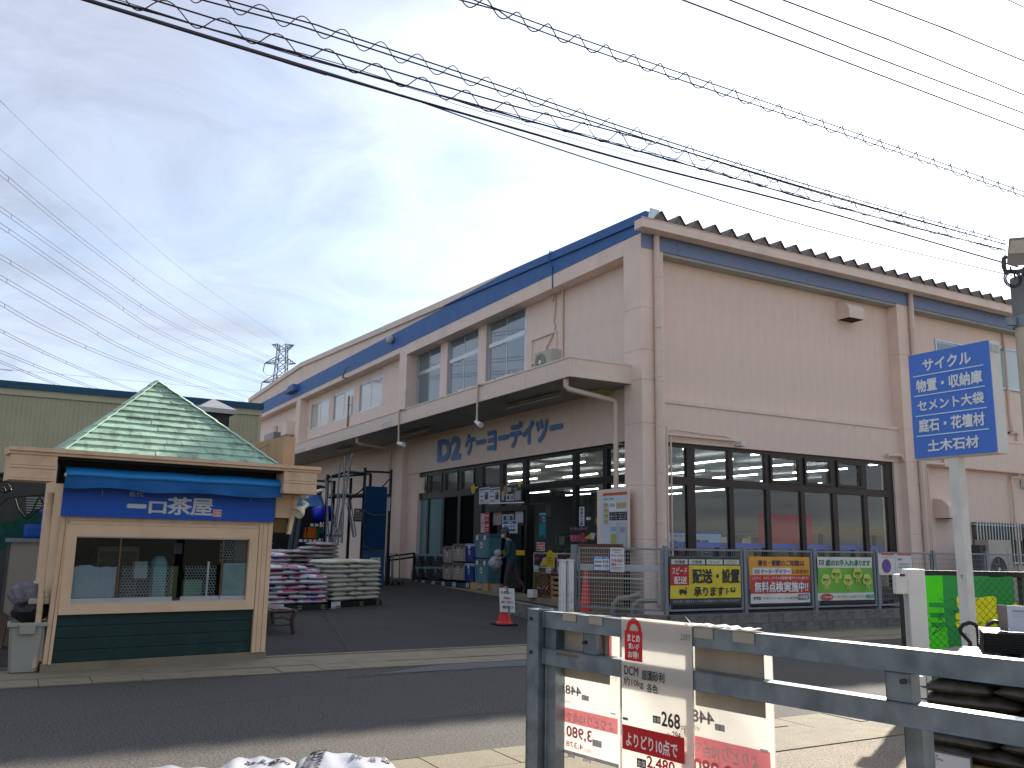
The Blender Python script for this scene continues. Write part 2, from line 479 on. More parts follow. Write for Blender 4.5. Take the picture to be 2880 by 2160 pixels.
M_CONCN = mat('concrete_sunny', '#68604e', rough=.85, var=.14, scale=2.5, bump=.6, bscale=80, fine=.4, fscale=110, dirt='#8a7a60', dirt_amt=.5, dirt_scale=2)
M_BLOCK = mat('block_wall', '#6f6d69', rough=.9, var=.16, scale=3, bump=.6, bscale=60, fine=.3, fscale=150, dirt='#3c3b39', dirt_amt=.8, dirt_scale=1.6, rnd=.15)
M_GROUND = mat('ground_earth', '#6a655c', rough=.95, var=.2, scale=.2)
M_BLACK = mat('black_plastic', '#111214', rough=.45, var=.1, scale=5)
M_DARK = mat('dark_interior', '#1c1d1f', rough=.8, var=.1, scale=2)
M_FLOOR = mat('shop_floor', '#54544f', rough=.35, var=.08, scale=2)
M_WHITE = mat('white_paint', '#d5d6d3', rough=.5, var=.05, scale=3, dirt='#9a968c', dirt_amt=.25, dirt_scale=3)
G_STORE = glass('shop_glass', (.88, .92, .92), .015)
G_LOW = glass('entrance_glass', (.80, .86, .87), .02)
G_OFFICE = glass('office_glass', (.25, .30, .32), .10, opaque=(.16, .22, .25), op_amt=.75)
G_FROST = glass('frosted_glass', (.3, .4, .42), -.02, rough=.15, opaque=(.13, .25, .28), op_amt=.85)

_CUBE = {}
def cube_mesh(m, b=0.0):
    k = (m.name, b)
    if k not in _CUBE:
        mb = MB()
        if b: mb.bbox((-.5,) * 3, (.5,) * 3, b)
        else: mb.box((-.5,) * 3, (.5,) * 3)
        _CUBE[k] = mb.mesh('block', m)
    return _CUBE[k]
def boxpiece(name, lo, hi, m, parent, kind=None):
    """box part that shares one cube mesh; coordinates in the frame of the thing"""
    lo = Vector(lo); hi = Vector(hi)
    return piece(name, cube_mesh(m), parent, TRS((lo + hi) / 2, hi - lo), kind)
def bpart(name, lo, hi, m, parent): return MB().box(lo, hi).build(name, m, parent)

# ================================================================== GROUND
tag(MB().quad((-400, -400, -.08), (700, -400, -.08), (700, 900, -.08), (-400, 900, -.08)).build('ground', M_GROUND), kind='structure')
tag(MB().quad((-60, 6.32, 0), (90, 6.32, 0), (90, 10.86, 0), (-60, 10.86, 0)).build('road', M_ASPH), kind='structure')
lot = MB()
ys = [12.3, 12.5, 15, 18, 21, 24, 27.1, 60]
for i in range(len(ys) - 1):
    lot.quad((-30, ys[i], lot_z(ys[i]) + .004), (60, ys[i], lot_z(ys[i]) + .004), (60, ys[i + 1], lot_z(ys[i + 1]) + .004), (-30, ys[i + 1], lot_z(ys[i + 1]) + .004))
tag(lot.build('parking_lot', M_LOT), kind='structure')
tag(MB().quad((-60, -40, 0), (90, -40, 0), (90, 5.3, 0), (-60, 5.3, 0)).build('near_lot', M_NEAR), kind='structure')
# far kerb strip with a pale raised lip
kb = MB()
kb.box((-40, 11.40, -.06), (70, 12.22, .012)); kb.box((-40, 12.22, -.06), (70, 12.30, .03))
tag(kb.build('kerb_strip', M_CONC), kind='structure')
def gutter(name, y0, y1, x0, x1, L, m, slot=True):
    base = tag(MB().box((-40, y0, -.12), (70, y1, -.03)).build(name, mat('gutter_shadow', '#2b2a28', rough=.95, var=.1)), kind='structure')
    me = MB()
    w = y1 - y0
    me.box((.004, .012, -.03), (L - .004, w * .30, .006)); me.box((.004, w * .36, -.03), (L - .004, w - .012, .006))
    me.box((.004, w * .30, -.03), (L * .28, w * .36, .0055)); me.box((L * .72, w * .30, -.03), (L - .004, w * .36, .0055))
    plain = MB().box((.004, .012, -.03), (L - .004, w - .012, .006)).mesh('slab', m)
    me = me.mesh('slab', m)
    n = int((x1 - x0) / L)
    for i in range(n):
        r = random.Random(i * 7 + int(y0 * 10))
        piece('slab', me if i % 2 == 0 or not slot else plain, base, TRS((x0 + i * L, y0, r.uniform(-.003, .004)), rot=(r.uniform(-.004, .004), r.uniform(-.004, .004), 0)))
    rest = MB()
    rest.box((-40, y0 + .012, -.03), (x0 - .004, y1 - .012, .006)); rest.box((x0 + n * L + .004, y0 + .012, -.03), (70, y1 - .012, .006))
    rest.build('slab', m, base)
    return base
gutter('far_gutter', 10.87, 11.395, -1.6, 14.2, .515, M_CONC)
gutter('near_gutter', 5.82, 6.31, 1.0, 9.0, .6, M_CONCN)
tag(MB().box((-40, 5.29, -.06), (70, 5.815, .008)).build('concrete_apron', M_CONCN), kind='structure')
# cracks and seams in the road and the lot
ck = MB(); rr = random.Random(17)
def crack(p, q, n, amp, w, z):
    p = Vector((*p, z)); q = Vector((*q, z)); d = q - p; nn = Vector((-d.y, d.x, 0)).normalized(); pts = [p + d * (i / n) + nn * rr.uniform(-amp, amp) for i in range(n + 1)]
    for i in range(n):
        w0, w1 = w * rr.uniform(.3, 1), w * rr.uniform(.3, 1); ck.quad(pts[i] + nn * w0, pts[i + 1] + nn * w1, pts[i + 1] - nn * w1, pts[i] - nn * w0)
for a in (((3.6, 10.2), (5.0, 10.32), 14, .03, .010, .0045), ((5.6, 10.38), (7.3, 9.95), 16, .03, .010, .0045), ((4.6, 10.05), (5.7, 10.42), 10, .03, .007, .0045), ((3.2, 7.6), (7.5, 7.55), 22, .02, .005, .0045), ((1.0, 9.0), (3.4, 9.35), 18, .05, .005, .0045),
          ((-.5, 10.78), (9.0, 10.84), 60, .012, .010, .0047)): crack(*a)
tag(ck.build('road_cracks', mat('crack_dark', '#17171a', rough=.95, var=.1)), kind='structure')
lk = MB(); ck = lk
for p, q, n, am, w in (((4.4, 12.4), (6.0, 19.0), 24, .05, .02), ((6.0, 13.6), (9.0, 13.1), 18, .03, .007), ((5.2, 15.5), (8.4, 14.4), 18, .04, .006), ((6.4, 21.0), (10.5, 20.2), 20, .05, .01), ((3.6, 13.2), (5.0, 12.9), 10, .03, .006)):
    p3, q3 = Vector((*p, 0)), Vector((*q, 0)); d = q3 - p3; nn = Vector((-d.y, d.x, 0)).normalized(); pts = [p3 + d * (i / n) + nn * rr.uniform(-am, am) for i in range(n + 1)]
    for i in range(n):
        v = [pts[i] + nn * w * rr.uniform(.4, 1), pts[i + 1] + nn * w * rr.uniform(.4, 1), pts[i + 1] - nn * w * rr.uniform(.4, 1), pts[i] - nn * w * rr.uniform(.4, 1)]
        lk.quad(*[Vector((k_.x, k_.y, lot_z(k_.y) + .012)) for k_ in v])
tag(lk.build('lot_seams', mat('seam_grey', '#454341', rough=.95, var=.2, scale=4)), kind='structure')
pt = MB()
pt.quad((4.0, 10.35, .004), (9.5, 10.25, .004), (9.5, 10.855, .004), (5.1, 10.855, .004))
tag(pt.build('road_patch', mat('asphalt_patch', '#555453', rough=.9, var=.1, scale=1, bump=.6, bscale=70, fine=.35, fscale=150)), kind='structure')

# ================================================================== STORE BUILDING
store = thing('store_building', 'two storey pinkish beige shop with blue eaves band, corner glazing and entrance under a canopy', 'shop', (12.2, 15.72, 0))
XF, YR, FL = 12.2, 15.72, .27          # column faces of the entrance side and of the road side, floor level
XU, XW, XG = 12.62, 12.40, 12.55       # upper recess wall, lower wall, entrance glazing
YU, YL, YW = 16.06, 15.92, 16.05       # same for the road side
YEND, XEND = 55.0, 34.0
def st(name, lo, hi, m=M_WALL): return bpart(name, lo, hi, m, store)
def grid_panels(axis, fixed, thick, a0, a1, z0, z1, aw, zr, m=M_WALL, gap=.0045):
    """wall panels: axis 'x' = wall runs along X at Y=fixed (faces -Y), 'y' = runs along Y at X=fixed (faces -X)"""
    zs = [z0] + [z for z in zr if z0 < z < z1] + [z1]
    n = max(1, round((a1 - a0) / aw)); w = (a1 - a0) / n
    for i in range(n):
        for j in range(len(zs) - 1):
            lo, hi = a0 + i * w + gap / 2, a0 + (i + 1) * w - gap / 2
            zl, zh = zs[j] + gap / 2, zs[j + 1] - gap / 2
            if axis == 'x': l, h = (lo, fixed, zl), (hi, fixed + thick, zh)
            else: l, h = (fixed, lo, zl), (fixed + thick, hi, zh)
            M0 = ROOT[store.name].translation
            boxpiece('wall_panel', Vector(l) - M0, Vector(h) - M0, m, store)
    # backing behind the joints
    e = .0025
    if axis == 'x': st('wall', (a0, fixed + e, z0), (a1, fixed + thick + .12, z1))
    else: st('wall', (fixed + e, a0, z0), (fixed + thick + .12, a1, z1))

# -- columns (corner, entrance side, road side)
def column(lo, hi, joints):
    zs = [lo[2]] + joints + [hi[2]]
    mb = MB()
    for i in range(len(zs) - 1): mb.bbox((lo[0], lo[1], zs[i] + .004), (hi[0], hi[1], zs[i + 1] - .004), .018)
    mb.box((lo[0] + .012, lo[1] + .012, lo[2]), (hi[0] - .012, hi[1] - .012, hi[2]))
    return mb.build('column', M_WALL, store)
column((XF, YR, 0), (12.86, 16.40, 8.79), [1.7, 2.9, 4.3, 5.3, 6.0, 7.0])
for y in (29.73, 43.5): column((XF, y, 0), (12.8, y + .70, 8.78), [2.0, 4.0, 5.4, 7.0])
column((21.22, YR, 0), (21.95, 16.40, 8.44), [2.0, 3.95, 4.87, 6.97])
column((30.3, YR, 0), (31.0, 16.40, 8.44), [2.0, 3.95, 4.87, 6.97])

# -- entrance side, upper storey
lint = [16.40, 29.73, 30.43, 43.5, 44.2, YEND]
ZB = 8.80
for a, b in ((16.40, 29.73), (30.43, 43.5), (44.2, YEND)):
    z0 = 8.41 if a < 20 else 8.58
    mb = MB(); n = round((b - a) / .95); w = (b - a) / n
    for i in range(n): mb.box((XF, a + i * w + .003, z0), (XF + .30, a + (i + 1) * w - .003, ZB))
    mb.box((XF + .006, a, z0 + .004), (XU + .1, b, ZB))
    mb.build('lintel', M_WALL, store)
grid_panels('y', XU, .05, 16.40, 21.72, 5.3, 8.6, .62, [7.0])
grid_panels('y', XU, .05, 30.43, 43.5, 5.3, 7.0, .62, [6.2])
grid_panels('y', XU, .05, 30.43, 33.2, 7.0, 8.6, .62, [])
grid_panels('y', XU, .05, 44.2, YEND, 5.3, 8.6, .62, [7.0])
# office windows: three tall ones in the first bay
def window(y0, y1, z0, z1, X, ztr, parent=store, gm=G_OFFICE, fm=M_ALU, n=2):
    f = MB(); t = .055
    f.box((X - .03, y0, z0), (X + .06, y0 + t, z1)); f.box((X - .03, y1 - t, z0), (X + .06, y1, z1))
    f.box((X - .03, y0 + t, z1 - t), (X + .06, y1 - t, z1)); f.box((X - .045, y0 + t, z0), (X + .06, y1 - t, z0 + t))
    rows = [(z0 + t, z1 - t)]
    if ztr:
        f.box((X - .04, y0 + t, ztr - .06), (X + .06, y1 - t, ztr + .06)); rows = [(z0 + t, ztr - .06), (ztr + .06, z1 - t)]
    win = f.build('window', fm, parent)
    w = (y1 - y0 - 2 * t) / n
    for zl, zh in rows:
        for i in range(n):
            a, b = y0 + t + i * w, y0 + t + (i + 1) * w
            off = .012 if i % 2 else -.012
            s = MB(); q = .035
            s.box((X - .014 + off, a, zl), (X + .014 + off, a + q, zh)); s.box((X - .014 + off, b - q, zl), (X + .014 + off, b, zh))
            s.box((X - .0135 + off, a + q, zl), (X + .0135 + off, b - q, zl + q)); s.box((X - .0135 + off, a + q, zh - q), (X + .0135 + off, b - q, zh))
            s.build('sash', fm, win)
            MB().box((X - .003 + off, a + q, zl + q), (X + .003 + off, b - q, zh - q)).build('pane', gm, win)
    return win
for y0, y1 in ((21.74, 24.10), (24.70, 26.96), (27.57, 29.72)): window(y0, y1, 5.62, 8.58, XU + .05, 7.67)
for y0, y1 in ((24.10, 24.70), (26.96, 27.57)): st('pier', (XU - .04, y0 + .04, 5.3), (XU + .2, y1, 8.5))
st('wall', (XU + .10, 21.72, 5.3), (XU + .2, 29.73, 5.62)); st('wall', (XU + .10, 21.74, 8.58), (XU + .2, 29.72, 8.7))
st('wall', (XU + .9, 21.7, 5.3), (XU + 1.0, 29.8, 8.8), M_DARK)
# low band windows in the second bay, paper blinds behind
G_BLIND = glass('blind_glass', (.5, .5, .5), .06, opaque=(.62, .56, .50), op_amt=.9)
for y0, y1 in ((33.2, 35.9), (36.6, 39.4), (40.1, 42.9)): window(y0, y1, 7.0, 8.25, XU + .05, None, gm=G_BLIND)
for y0, y1 in ((35.9, 36.6), (39.4, 40.1)): st('pier', (XU, y0, 7.0), (XU + .2, y1, 8.6))
st('pier', (XU, 42.9, 7.0), (XU + .2, 43.5, 8.6))
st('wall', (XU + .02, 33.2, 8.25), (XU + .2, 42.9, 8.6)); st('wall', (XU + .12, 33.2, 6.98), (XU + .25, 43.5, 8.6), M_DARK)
# -- blue band and gable above
gab = MB()
gab.prism([(XF + .02, 15.6, 8.79), (XF + .02, YEND, 8.79), (XF + .02, YEND, 10.0), (XF + .02, 43.6, 10.30), (XF + .02, 15.6, 9.02)], (.3, 0, 0))
gab.build('gable_wall', M_WALL, store)
bb = MB()   # lower blue field, in panels
n = 41; w = (YEND - YR) / n
for i in range(n):
    a, b = YR + i * w + .003, YR + (i + 1) * w - .003
    z = lambda y: min(9.0 + (y - 15.6) * .0448, 9.46)
    bb.prism([(XF - .012, a, 8.79), (XF - .012, b, 8.79), (XF - .012, b, z(b)), (XF - .012, a, z(a))], (.03, 0, 0))
bb.build('blue_band', M_BLUE, store)
vg = MB()   # verge flashing: blue near the corner, wall colour beyond the painted wave
Z0 = lambda y: 9.005 + (y - 15.6) * .0448 if y < 43.6 else 10.26 - (y - 43.6) * .03
Z1 = lambda y: Z0(y) + .225
wave = [(15.52, 2), (21.65, 2), (22.5, 1.0), (24.0, .72), (25.4, .42), (26.6, .0)]
def verge(a, b, lo0, lo1, hi0, hi1, mi):
    vg.prism([(XF - .07, a, lo0), (XF - .07, b, lo1), (XF - .07, b, hi1), (XF - .07, a, hi0)], (.2, 0, 0), mi)
yy = [15.45, 18.5, 21.65]
for a, b in zip(yy[:-1], yy[1:]): verge(a, b - .004, Z0(a), Z0(b), Z1(a), Z1(b), 0)
cut = [(21.65, 1.0), (22.5, .82), (24.0, .52), (25.4, .22), (26.6, 0)]
for (a, fa), (b, fb) in zip(cut[:-1], cut[1:]):
    ma, mb_ = Z0(a) + .225 * fa, Z0(b) + .225 * fb
    if fb > 0 or fa > 0: verge(a, b, Z0(a), Z0(b) - (0 if fb else -.002), ma, mb_ + (.002 if fb == 0 else 0), 0)
    verge(a, b, ma + (.0005 if fa < 1 else -.003), mb_, Z1(a), Z1(b), 1)
for i in range(9):
    a = 26.6 + i * 1.89; verge(a, a + 1.886, Z0(a), Z0(a + 1.886), Z1(a), Z1(a + 1.886), 1)
for i in range(4):
    a = 43.61 + i * 2.8; verge(a, a + 2.795, Z0(a), Z0(a + 2.795), Z1(a), Z1(a + 2.795), 1)
vg.build('verge_trim', [M_BLUE, M_WALLTRIM], store)

# -- folded steel roof with open trapezoid ends over the road side gutter
roof = MB(); pitch = .545; prof = []
nr = int((XEND - 12.05) / pitch)
for i in range(nr):
    x = 12.22 + i * pitch
    prof += [(x, 0), (x + .06, 0), (x + .245, .25), (x + .285, .25), (x + .47, 0)]
for (x0, h0), (x1, h1) in zip(prof[:-1], prof[1:]):
    roof.quad((x0, 15.28, 8.98 + h0), (x1, 15.28, 8.98 + h1), (x1, 43.6, 10.24 + h1), (x0, 43.6, 10.24 + h0))
    roof.quad((x0, 43.6, 10.24 + h0), (x1, 43.6, 10.24 + h1), (x1, YEND, 9.9 + h1), (x0, YEND, 9.9 + h0))
roof.build('roof', M_STEELROOF, store)
me = MB().prism([(-.185, 0, 0), (.185, 0, 0), (.02, 0, .236), (-.02, 0, .236)], (0, .012, 0)).mesh('roof_closure', M_ROOFIN)
bolt = MB().tube([(0, 0, 0), (0, 0, .075)], .008, 6).mesh('roof_bolt', M_STEELROOF)
M0 = ROOT[store.name].translation
for i in range(nr - 1):
    x = 12.22 + i * pitch + .265
    piece('roof_closure', me, store, TRS(Vector((x, 15.33, 8.985)) - M0))
    piece('roof_bolt', bolt, store, TRS(Vector((x, 15.40, 9.23)) - M0))
# end cap of the first fold
MB().prism([(12.08, 15.27, 8.99), (12.22, 15.27, 8.99), (12.42, 15.27, 9.23), (12.14, 15.27, 9.24)], (0, .02, 0)).build('roof_end_cap', mat('roof_cap', '#c9d4d6', rough=.4, metal=.5), store)
# -- road side eaves: gutter, blue band, soffit
gm = MB()
gm.box((11.93, 15.30, 8.76), (XEND, 15.32, 8.99)); gm.box((11.93, 15.32, 8.76), (XEND, 15.60, 8.78)); gm.box((11.93, 15.58, 8.78), (XEND, 15.60, 8.97))
gm.box((11.93, 15.32, 8.78), (11.95, 15.58, 8.97)); gm.box((11.90, 15.285, 8.975), (XEND, 15.30, 8.992))
gm.build('eaves_gutter', M_WALLTRIM, store)
eb = MB(); n = 20; w = (XEND - XF) / n
for i in range(n): eb.box((XF + i * w + .003 + (.004 if i == 0 else 0), YR - .015, 8.43), (XF + (i + 1) * w - .003, YR + .02, 8.96))
eb.box((XF + .01, YR - .005, 8.434), (XEND, YR + .3, 8.956)); eb.build('eaves_band', M_BLUE2, store)
st('eaves_soffit', (12.86, YR + .02, 8.36), (XEND, YU + .1, 8.432), M_SOFFIT)
# -- road side walls, first bay
grid_panels('x', YU, .05, 12.86, 21.22, 4.93, 8.37, .60, [6.97])
st('wall_ledge', (12.86, YL - .035, 4.85), (21.22, YU + .05, 4.93), M_WALLTRIM)
grid_panels('x', YL, .05, 12.86, 21.22, 3.95, 4.85, .60, [])
st('window_jamb', (20.98, YL + .02, 0), (21.22, YU + .3, 3.95))
# right bays
for a, b in ((21.95, 30.3), (31.0, XEND)):
    if a < 25:
        grid_panels('x', YU, .05, a, 23.3, 4.93, 8.37, .60, [6.97]); grid_panels('x', YU, .05, 23.3, 25.2, 4.93, 7.05, .60, [6.4]); grid_panels('x', YU, .05, 23.3, 25.2, 7.75, 8.37, .60, [])
        grid_panels('x', YU, .05, 25.2, 26.35, 4.93, 8.37, .60, [6.97]); grid_panels('x', YU, .05, 26.35, 29.0, 4.93, 6.55, .60, [5.7]); grid_panels('x', YU, .05, 26.35, 29.0, 7.9, 8.37, .60, [])
        grid_panels('x', YU, .05, 29.0, b, 4.93, 8.37, .6, [6.97])
    else: grid_panels('x', YU, .05, a, b, 4.93, 8.37, .60, [6.97])
    st('wall_ledge', (a, YL - .035, 4.85), (b, YU + .05, 4.93), M_WALLTRIM)
    st('soffit', (a, YL - .01, 3.945), (b, YU + .3, 3.958), M_WALL)
    grid_panels('x', YL - .02, .05, a, b, 3.96, 4.85, .60, [])
    grid_panels('x', YU + .05, .05, a, b, 0, 3.96, .62, [2.0])
def window_x(x0, x1, z0, z1, Y, n=2, gm=G_OFFICE, fm=M_ALU):
    f = MB(); t = .06
    f.box((x0, Y - .05, z0), (x0 + t, Y + .06, z1)); f.box((x1 - t, Y - .05, z0), (x1, Y + .06, z1))
    f.box((x0 + t, Y - .05, z1 - t), (x1 - t, Y + .06, z1)); f.box((x0 + t, Y - .07, z0), (x1 - t, Y + .06, z0 + t))
    win = f.build('window', fm, store); w = (x1 - x0 - 2 * t) / n
    for i in range(n):
        a, b = x0 + t + i * w, x0 + t + (i + 1) * w; off = .012 if i % 2 else -.012
        s = MB(); q = .04; zl, zh = z0 + t, z1 - t
        s.box((a, Y - .014 + off, zl), (a + q, Y + .014 + off, zh)); s.box((b - q, Y - .014 + off, zl), (b, Y + .014 + off, zh))
        s.box((a + q, Y - .0135 + off, zl), (b - q, Y + .0135 + off, zl + q)); s.box((a + q, Y - .0135 + off, zh - q), (b - q, Y + .0135 + off, zh))
        s.build('sash', fm, win)
        MB().box((a + q, Y - .003 + off, zl + q), (b - q, Y + .003 + off, zh - q)).build('pane', gm, win)
    return win
window_x(23.3, 25.2, 7.05, 7.75, YU + .02); window_x(26.35, 29.0, 6.55, 7.9, YU + .02, gm=glass('pale_office_glass', (.6, .7, .7), .08, opaque=(.55, .66, .66), op_amt=.8))
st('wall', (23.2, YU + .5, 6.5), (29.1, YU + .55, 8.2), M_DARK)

# -- corner glazing on the road side: frame, transoms, panes
fr = MB()
xs_px = [(515, 526), (652, 704), (926, 956), (1168, 1196), (1395, 1422), (1604, 1634), (1806, 1832), (1990, 2045)]
kx = lambda x: on_y(1650 + .42948 * x, 1420, YW).x
XR0, XR1 = 12.9, 20.98
bars = [(kx(a), kx(b)) for a, b in xs_px]
bars[0] = (XR0, bars[0][1] if bars[0][1] > XR0 + .05 else XR0 + .08); bars[-1] = (20.72, XR1)
ZT0, ZT1, ZH, ZS = 2.99, 3.17, 3.95, .62
for a, b in bars: fr.box((a, YW - .05, FL), (b, YW + .07, ZH))
fr.box((XR0, YW - .056, ZT0), (XR1, YW + .06, ZT1)); fr.box((XR0, YW - .056, ZH - .09), (XR1, YW + .064, ZH + .0)); fr.box((XR0, YW - .066, FL), (XR1, YW + .05, ZS))
glz = fr.build('window_frame', M_FRAME, store)
for i in range(len(bars) - 1):
    a, b = bars[i][1], bars[i + 1][0]
    MB().box((a, YW - .004, ZS), (b, YW + .004, ZT0)).build('pane', G_STORE, glz)
    if i in (3, 4, 5):     # opening lights with their own sash
        s = MB(); q = .07
        s.box((a, YW - .09, ZT1), (a + q, YW - .03, ZH - .09)); s.box((b - q, YW - .09, ZT1), (b, YW - .03, ZH - .09))
        s.box((a + q, YW - .089, ZT1), (b - q, YW - .031, ZT1 + q)); s.box((a + q, YW - .089, ZH - .09 - q), (b - q, YW - .031, ZH - .09))
        s.build('sash', M_FRAME, glz)
    MB().box((a, YW - .004, ZT1), (b, YW + .004, ZH - .09)).build('pane', G_STORE, glz)

# -- entrance side, ground floor
grid_panels('y', XW, .05, 16.40, 29.73, 3.98, 5.3, .62, [])
st('wall', (XW + .04, 28.95, 0), (XW + .2, 29.73, 3.98)); st('window_jamb', (XW + .02, 28.75, 0), (XG + .1, 28.95, 3.98))
grid_panels('y', XW + .05, .05, 30.43, YEND, 0, 5.3, .62, [2.0, 3.9])
st('floor', (11.55, 16.0, .02), (XW + .2, 30.5, FL), M_CONC)
# canopy
CX0, CZ0, CZ1 = 10.5, 5.245, 5.665
cn = MB(); cn.box((CX0 + .03, 16.15, CZ0 + .005), (XF + .2, YEND, CZ1 - .02)); cn.build('canopy', M_SOFFIT, store)
n = 40; w = (YEND - 16.12) / n
fasc = cube_mesh(M_WALLTRIM)
for i in range(n):
    lo = Vector((CX0, 16.12 + i * w + .004, CZ0)); hi = Vector((CX0 + .05, 16.12 + (i + 1) * w - .004, CZ1))
    boxpiece('fascia_panel', lo - M0, hi - M0, M_WALLTRIM, store)
st('fascia_end', (CX0 + .05, 16.12, CZ0), (XF + .02, 16.17, CZ1), M_WALLTRIM)
st('coping', (CX0 - .02, 16.10, CZ1), (CX0 + .12, YEND, CZ1 + .035), M_WALLTRIM)
st('coping', (CX0 + .12, 16.10, CZ1), (XF + .02, 16.24, CZ1 + .035), M_WALLTRIM)
rp = mat('fascia_repair', '#cbc0bb', rough=.7, var=.08, scale=4)
for y0, y1, z0, z1 in ((26.6, 27.5, 5.25, 5.44), (33.9, 35.4, 5.25, 5.36), (36.3, 38.2, 5.25, 5.40), (39.0, 39.6, 5.25, 5.34)):
    st('fascia_repair', (CX0 - .004, y0, z0), (CX0 + .01, y1, z1), rp)

# entrance glazing, bar positions read off the photo on its own plane
ky = lambda x, y=1420: on_x(1100 + .36157 * x, 1200 + .36157 * y * 1.0, XG).y
ft = MB()
ybar = [(28.95, ky(186, 560)), (ky(290, 560), ky(304, 560)), (ky(405, 560), ky(424, 560)), (ky(530, 560), ky(552, 560)), (ky(657, 560), ky(718, 560)),
        (ky(852, 560), ky(878, 560)), (ky(1030, 560), ky(1060, 560)), (ky(1420, 560), ky(1450, 560)), (ky(1660, 560), ky(1694, 560)), (16.7, 16.40)]
HT0, HT1 = 3.05, 3.22
for b, a in ybar: ft.box((XG - .05, a, FL), (XG + .08, b, 3.98)) if True else None
ft.box((XG - .058, 16.4, HT0), (XG + .07, 28.95, HT1)); ft.box((XG - .056, 16.4, 3.88), (XG + .07, 28.95, 3.981)); ft.box((XG - .06, 16.4, FL), (XG + .05, 28.95, FL + .12))
ft.box((XG - .055, ybar[4][0], .98), (XG + .06, 28.95, 1.12))
fgl = ft.build('entrance_frame', M_FRAMEF, store)
for i in range(len(ybar) - 1):
    a, b = ybar[i + 1][0], ybar[i][1]
    if b - a < .05: continue
    lower = G_FROST if i in (0, 1) else (glass('dark_glass', (.10, .16, .18), -.03) if i in (2, 3) else G_LOW)
    MB().box((XG - .004, a, FL + .12), (XG + .004, b, HT0)).build('pane', lower, fgl)
    if i < 4:
        s = MB(); q = .05
        s.box((XG - .07, a, HT1), (XG - .02, a + q, 3.88)); s.box((XG - .07, b - q, HT1), (XG - .02, b, 3.88))
        s.box((XG - .069, a + q, HT1), (XG - .021, b - q, HT1 + q)); s.box((XG - .069, a + q, 3.88 - q), (XG - .021, b - q, 3.88)); s.build('sash', M_FRAMEF, fgl)
    MB().box((XG - .004, a, HT1), (XG + .004, b, 3.88)).build('pane', G_STORE, fgl)
# the sliding door leaf and its surround stand a little proud
dm = MB(); ya, yb = on_x(1100 + .36157 * 1068, 1500, XG - .25).y, on_x(1100 + .36157 * 768, 1500, XG - .25).y
dm.box((XG - .3, ya, FL), (XG - .06, ya + .1, 2.62)); dm.box((XG - .3, yb - .1, FL), (XG - .06, yb, 2.62)); dm.box((XG - .3, ya + .1, 2.48), (XG - .06, yb - .1, 2.62))
dr = dm.build('door', M_FRAMEF, store); DY0, DY1 = ya, yb
MB().box((XG - .2, ya + .1, FL), (XG - .19, yb - .1, 2.48)).build('pane', glass('door_glass', (.45, .52, .54), .05), dr)
MB().box((XG - .21, ya + .12, 1.27), (XG - .20, yb - .12, 1.40)).build('door_stripe', ink('#c9a800'), dr)
MB().box((XG - .012, ky(1360, 900), 1.24), (XG - .006, ky(1190, 900), 1.36)).build('door_stripe', ink('#c9a800'), fgl)

# ------------------------------------------------------------------ shop interior
st('shop_floor', (12.65, 16.2, .2), (33, 45, FL - .002), M_FLOOR)
st('shop_ceiling', (12.7, 16.3, 4.55), (33, 45, 4.65), mat('ceiling_tile', '#7b7e7f', rough=.9, var=.04))
st('back_wall', (32.9, 16.3, .2), (33, 45, 4.6), mat('inner_wall', '#5a5c5e', rough=.9, var=.06)); st('back_wall', (12.7, 44.9, .2), (33, 45, 4.6), mat('inner_wall', '#6d6f70'))
st('partition', (12.85, 25.0, FL), (12.95, 29.2, 3.1), M_DARK); st('partition', (12.95, 29.1, FL), (16, 29.2, 4.55), mat('inner_wall', '#6d6f70'))  # first one: dark backing board added so the lower left panes look dark
st('partition', (27.3, 16.3, FL), (27.4, 24, 4.55), mat('inner_wall', '#6d6f70'))
E_TUBE = emit('lit_tube', (1.0, .98, .93), 9.0)
lamp = MB().box((-.02, -1.2, -.018), (.02, 1.2, .018)).mesh('ceiling_lamp', E_TUBE)
root_l = None
for i in range(7):
    for j in range(7):
        x, y = 13.9 + i * 2.6 + (j % 2) * .5, 18.2 + j * 3.7
        o = bpy.data.objects.new('ceiling_lamp', lamp); C.objects.link(o)
        o.location = (x, y, 4.30)
        put(o, store); o.location = Vector((x, y, 4.30)) - M0
# shelving silhouettes inside
def shelf(x0, y0, x1, y1, h, seed):
    r = random.Random(seed); t = thing('shop_shelf', ['', 'dim shelving unit of small goods nearest the entrance glass', 'dim shelving unit of small goods, middle one inside the shop', 'dim shelving unit of small goods, farthest one from the entrance glass'][seed], 'shelf', (x0, y0, FL), group='shelving units inside the shop')
    fr_ = MB(); n = 4
    for k in range(n + 1): fr_.box((x0, y0, FL + k * h / n), (x1, y1, FL + k * h / n + .03))
    for cx in (x0, x1 - .04):
        for cy in (y0, y1 - .04): fr_.box((cx, cy, FL), (cx + .04, cy + .04, FL + h + .05))
    fr_.build('frame', mat('shelf_grey', '#7b7d7c', rough=.6), t)
    cols = [mat('goods ' + c, c, rough=.6, var=.1) for c in ('#8a3a30', '#c5bfae', '#3d5a80', '#b79a4a', '#5d6b5a', '#d8d5cc')]
    g = MB()
    L = max(x1 - x0, y1 - y0); al = (x1 - x0) > (y1 - y0)
    for k in range(n):
        p = .05
        while p < L - .25:
            w_ = r.uniform(.12, .4); hh = r.uniform(.15, h / n - .08); z = FL + k * h / n + .032
            if al: g.box((x0 + p, y0 + .05, z), (x0 + p + w_ - .02, y1 - .05, z + hh), r.randrange(6))
            else: g.box((x0 + .05, y0 + p, z), (x1 - .05, y0 + p + w_ - .02, z + hh), r.randrange(6))
            p += w_
    tag(g.build('goods', cols, t), kind='stuff')
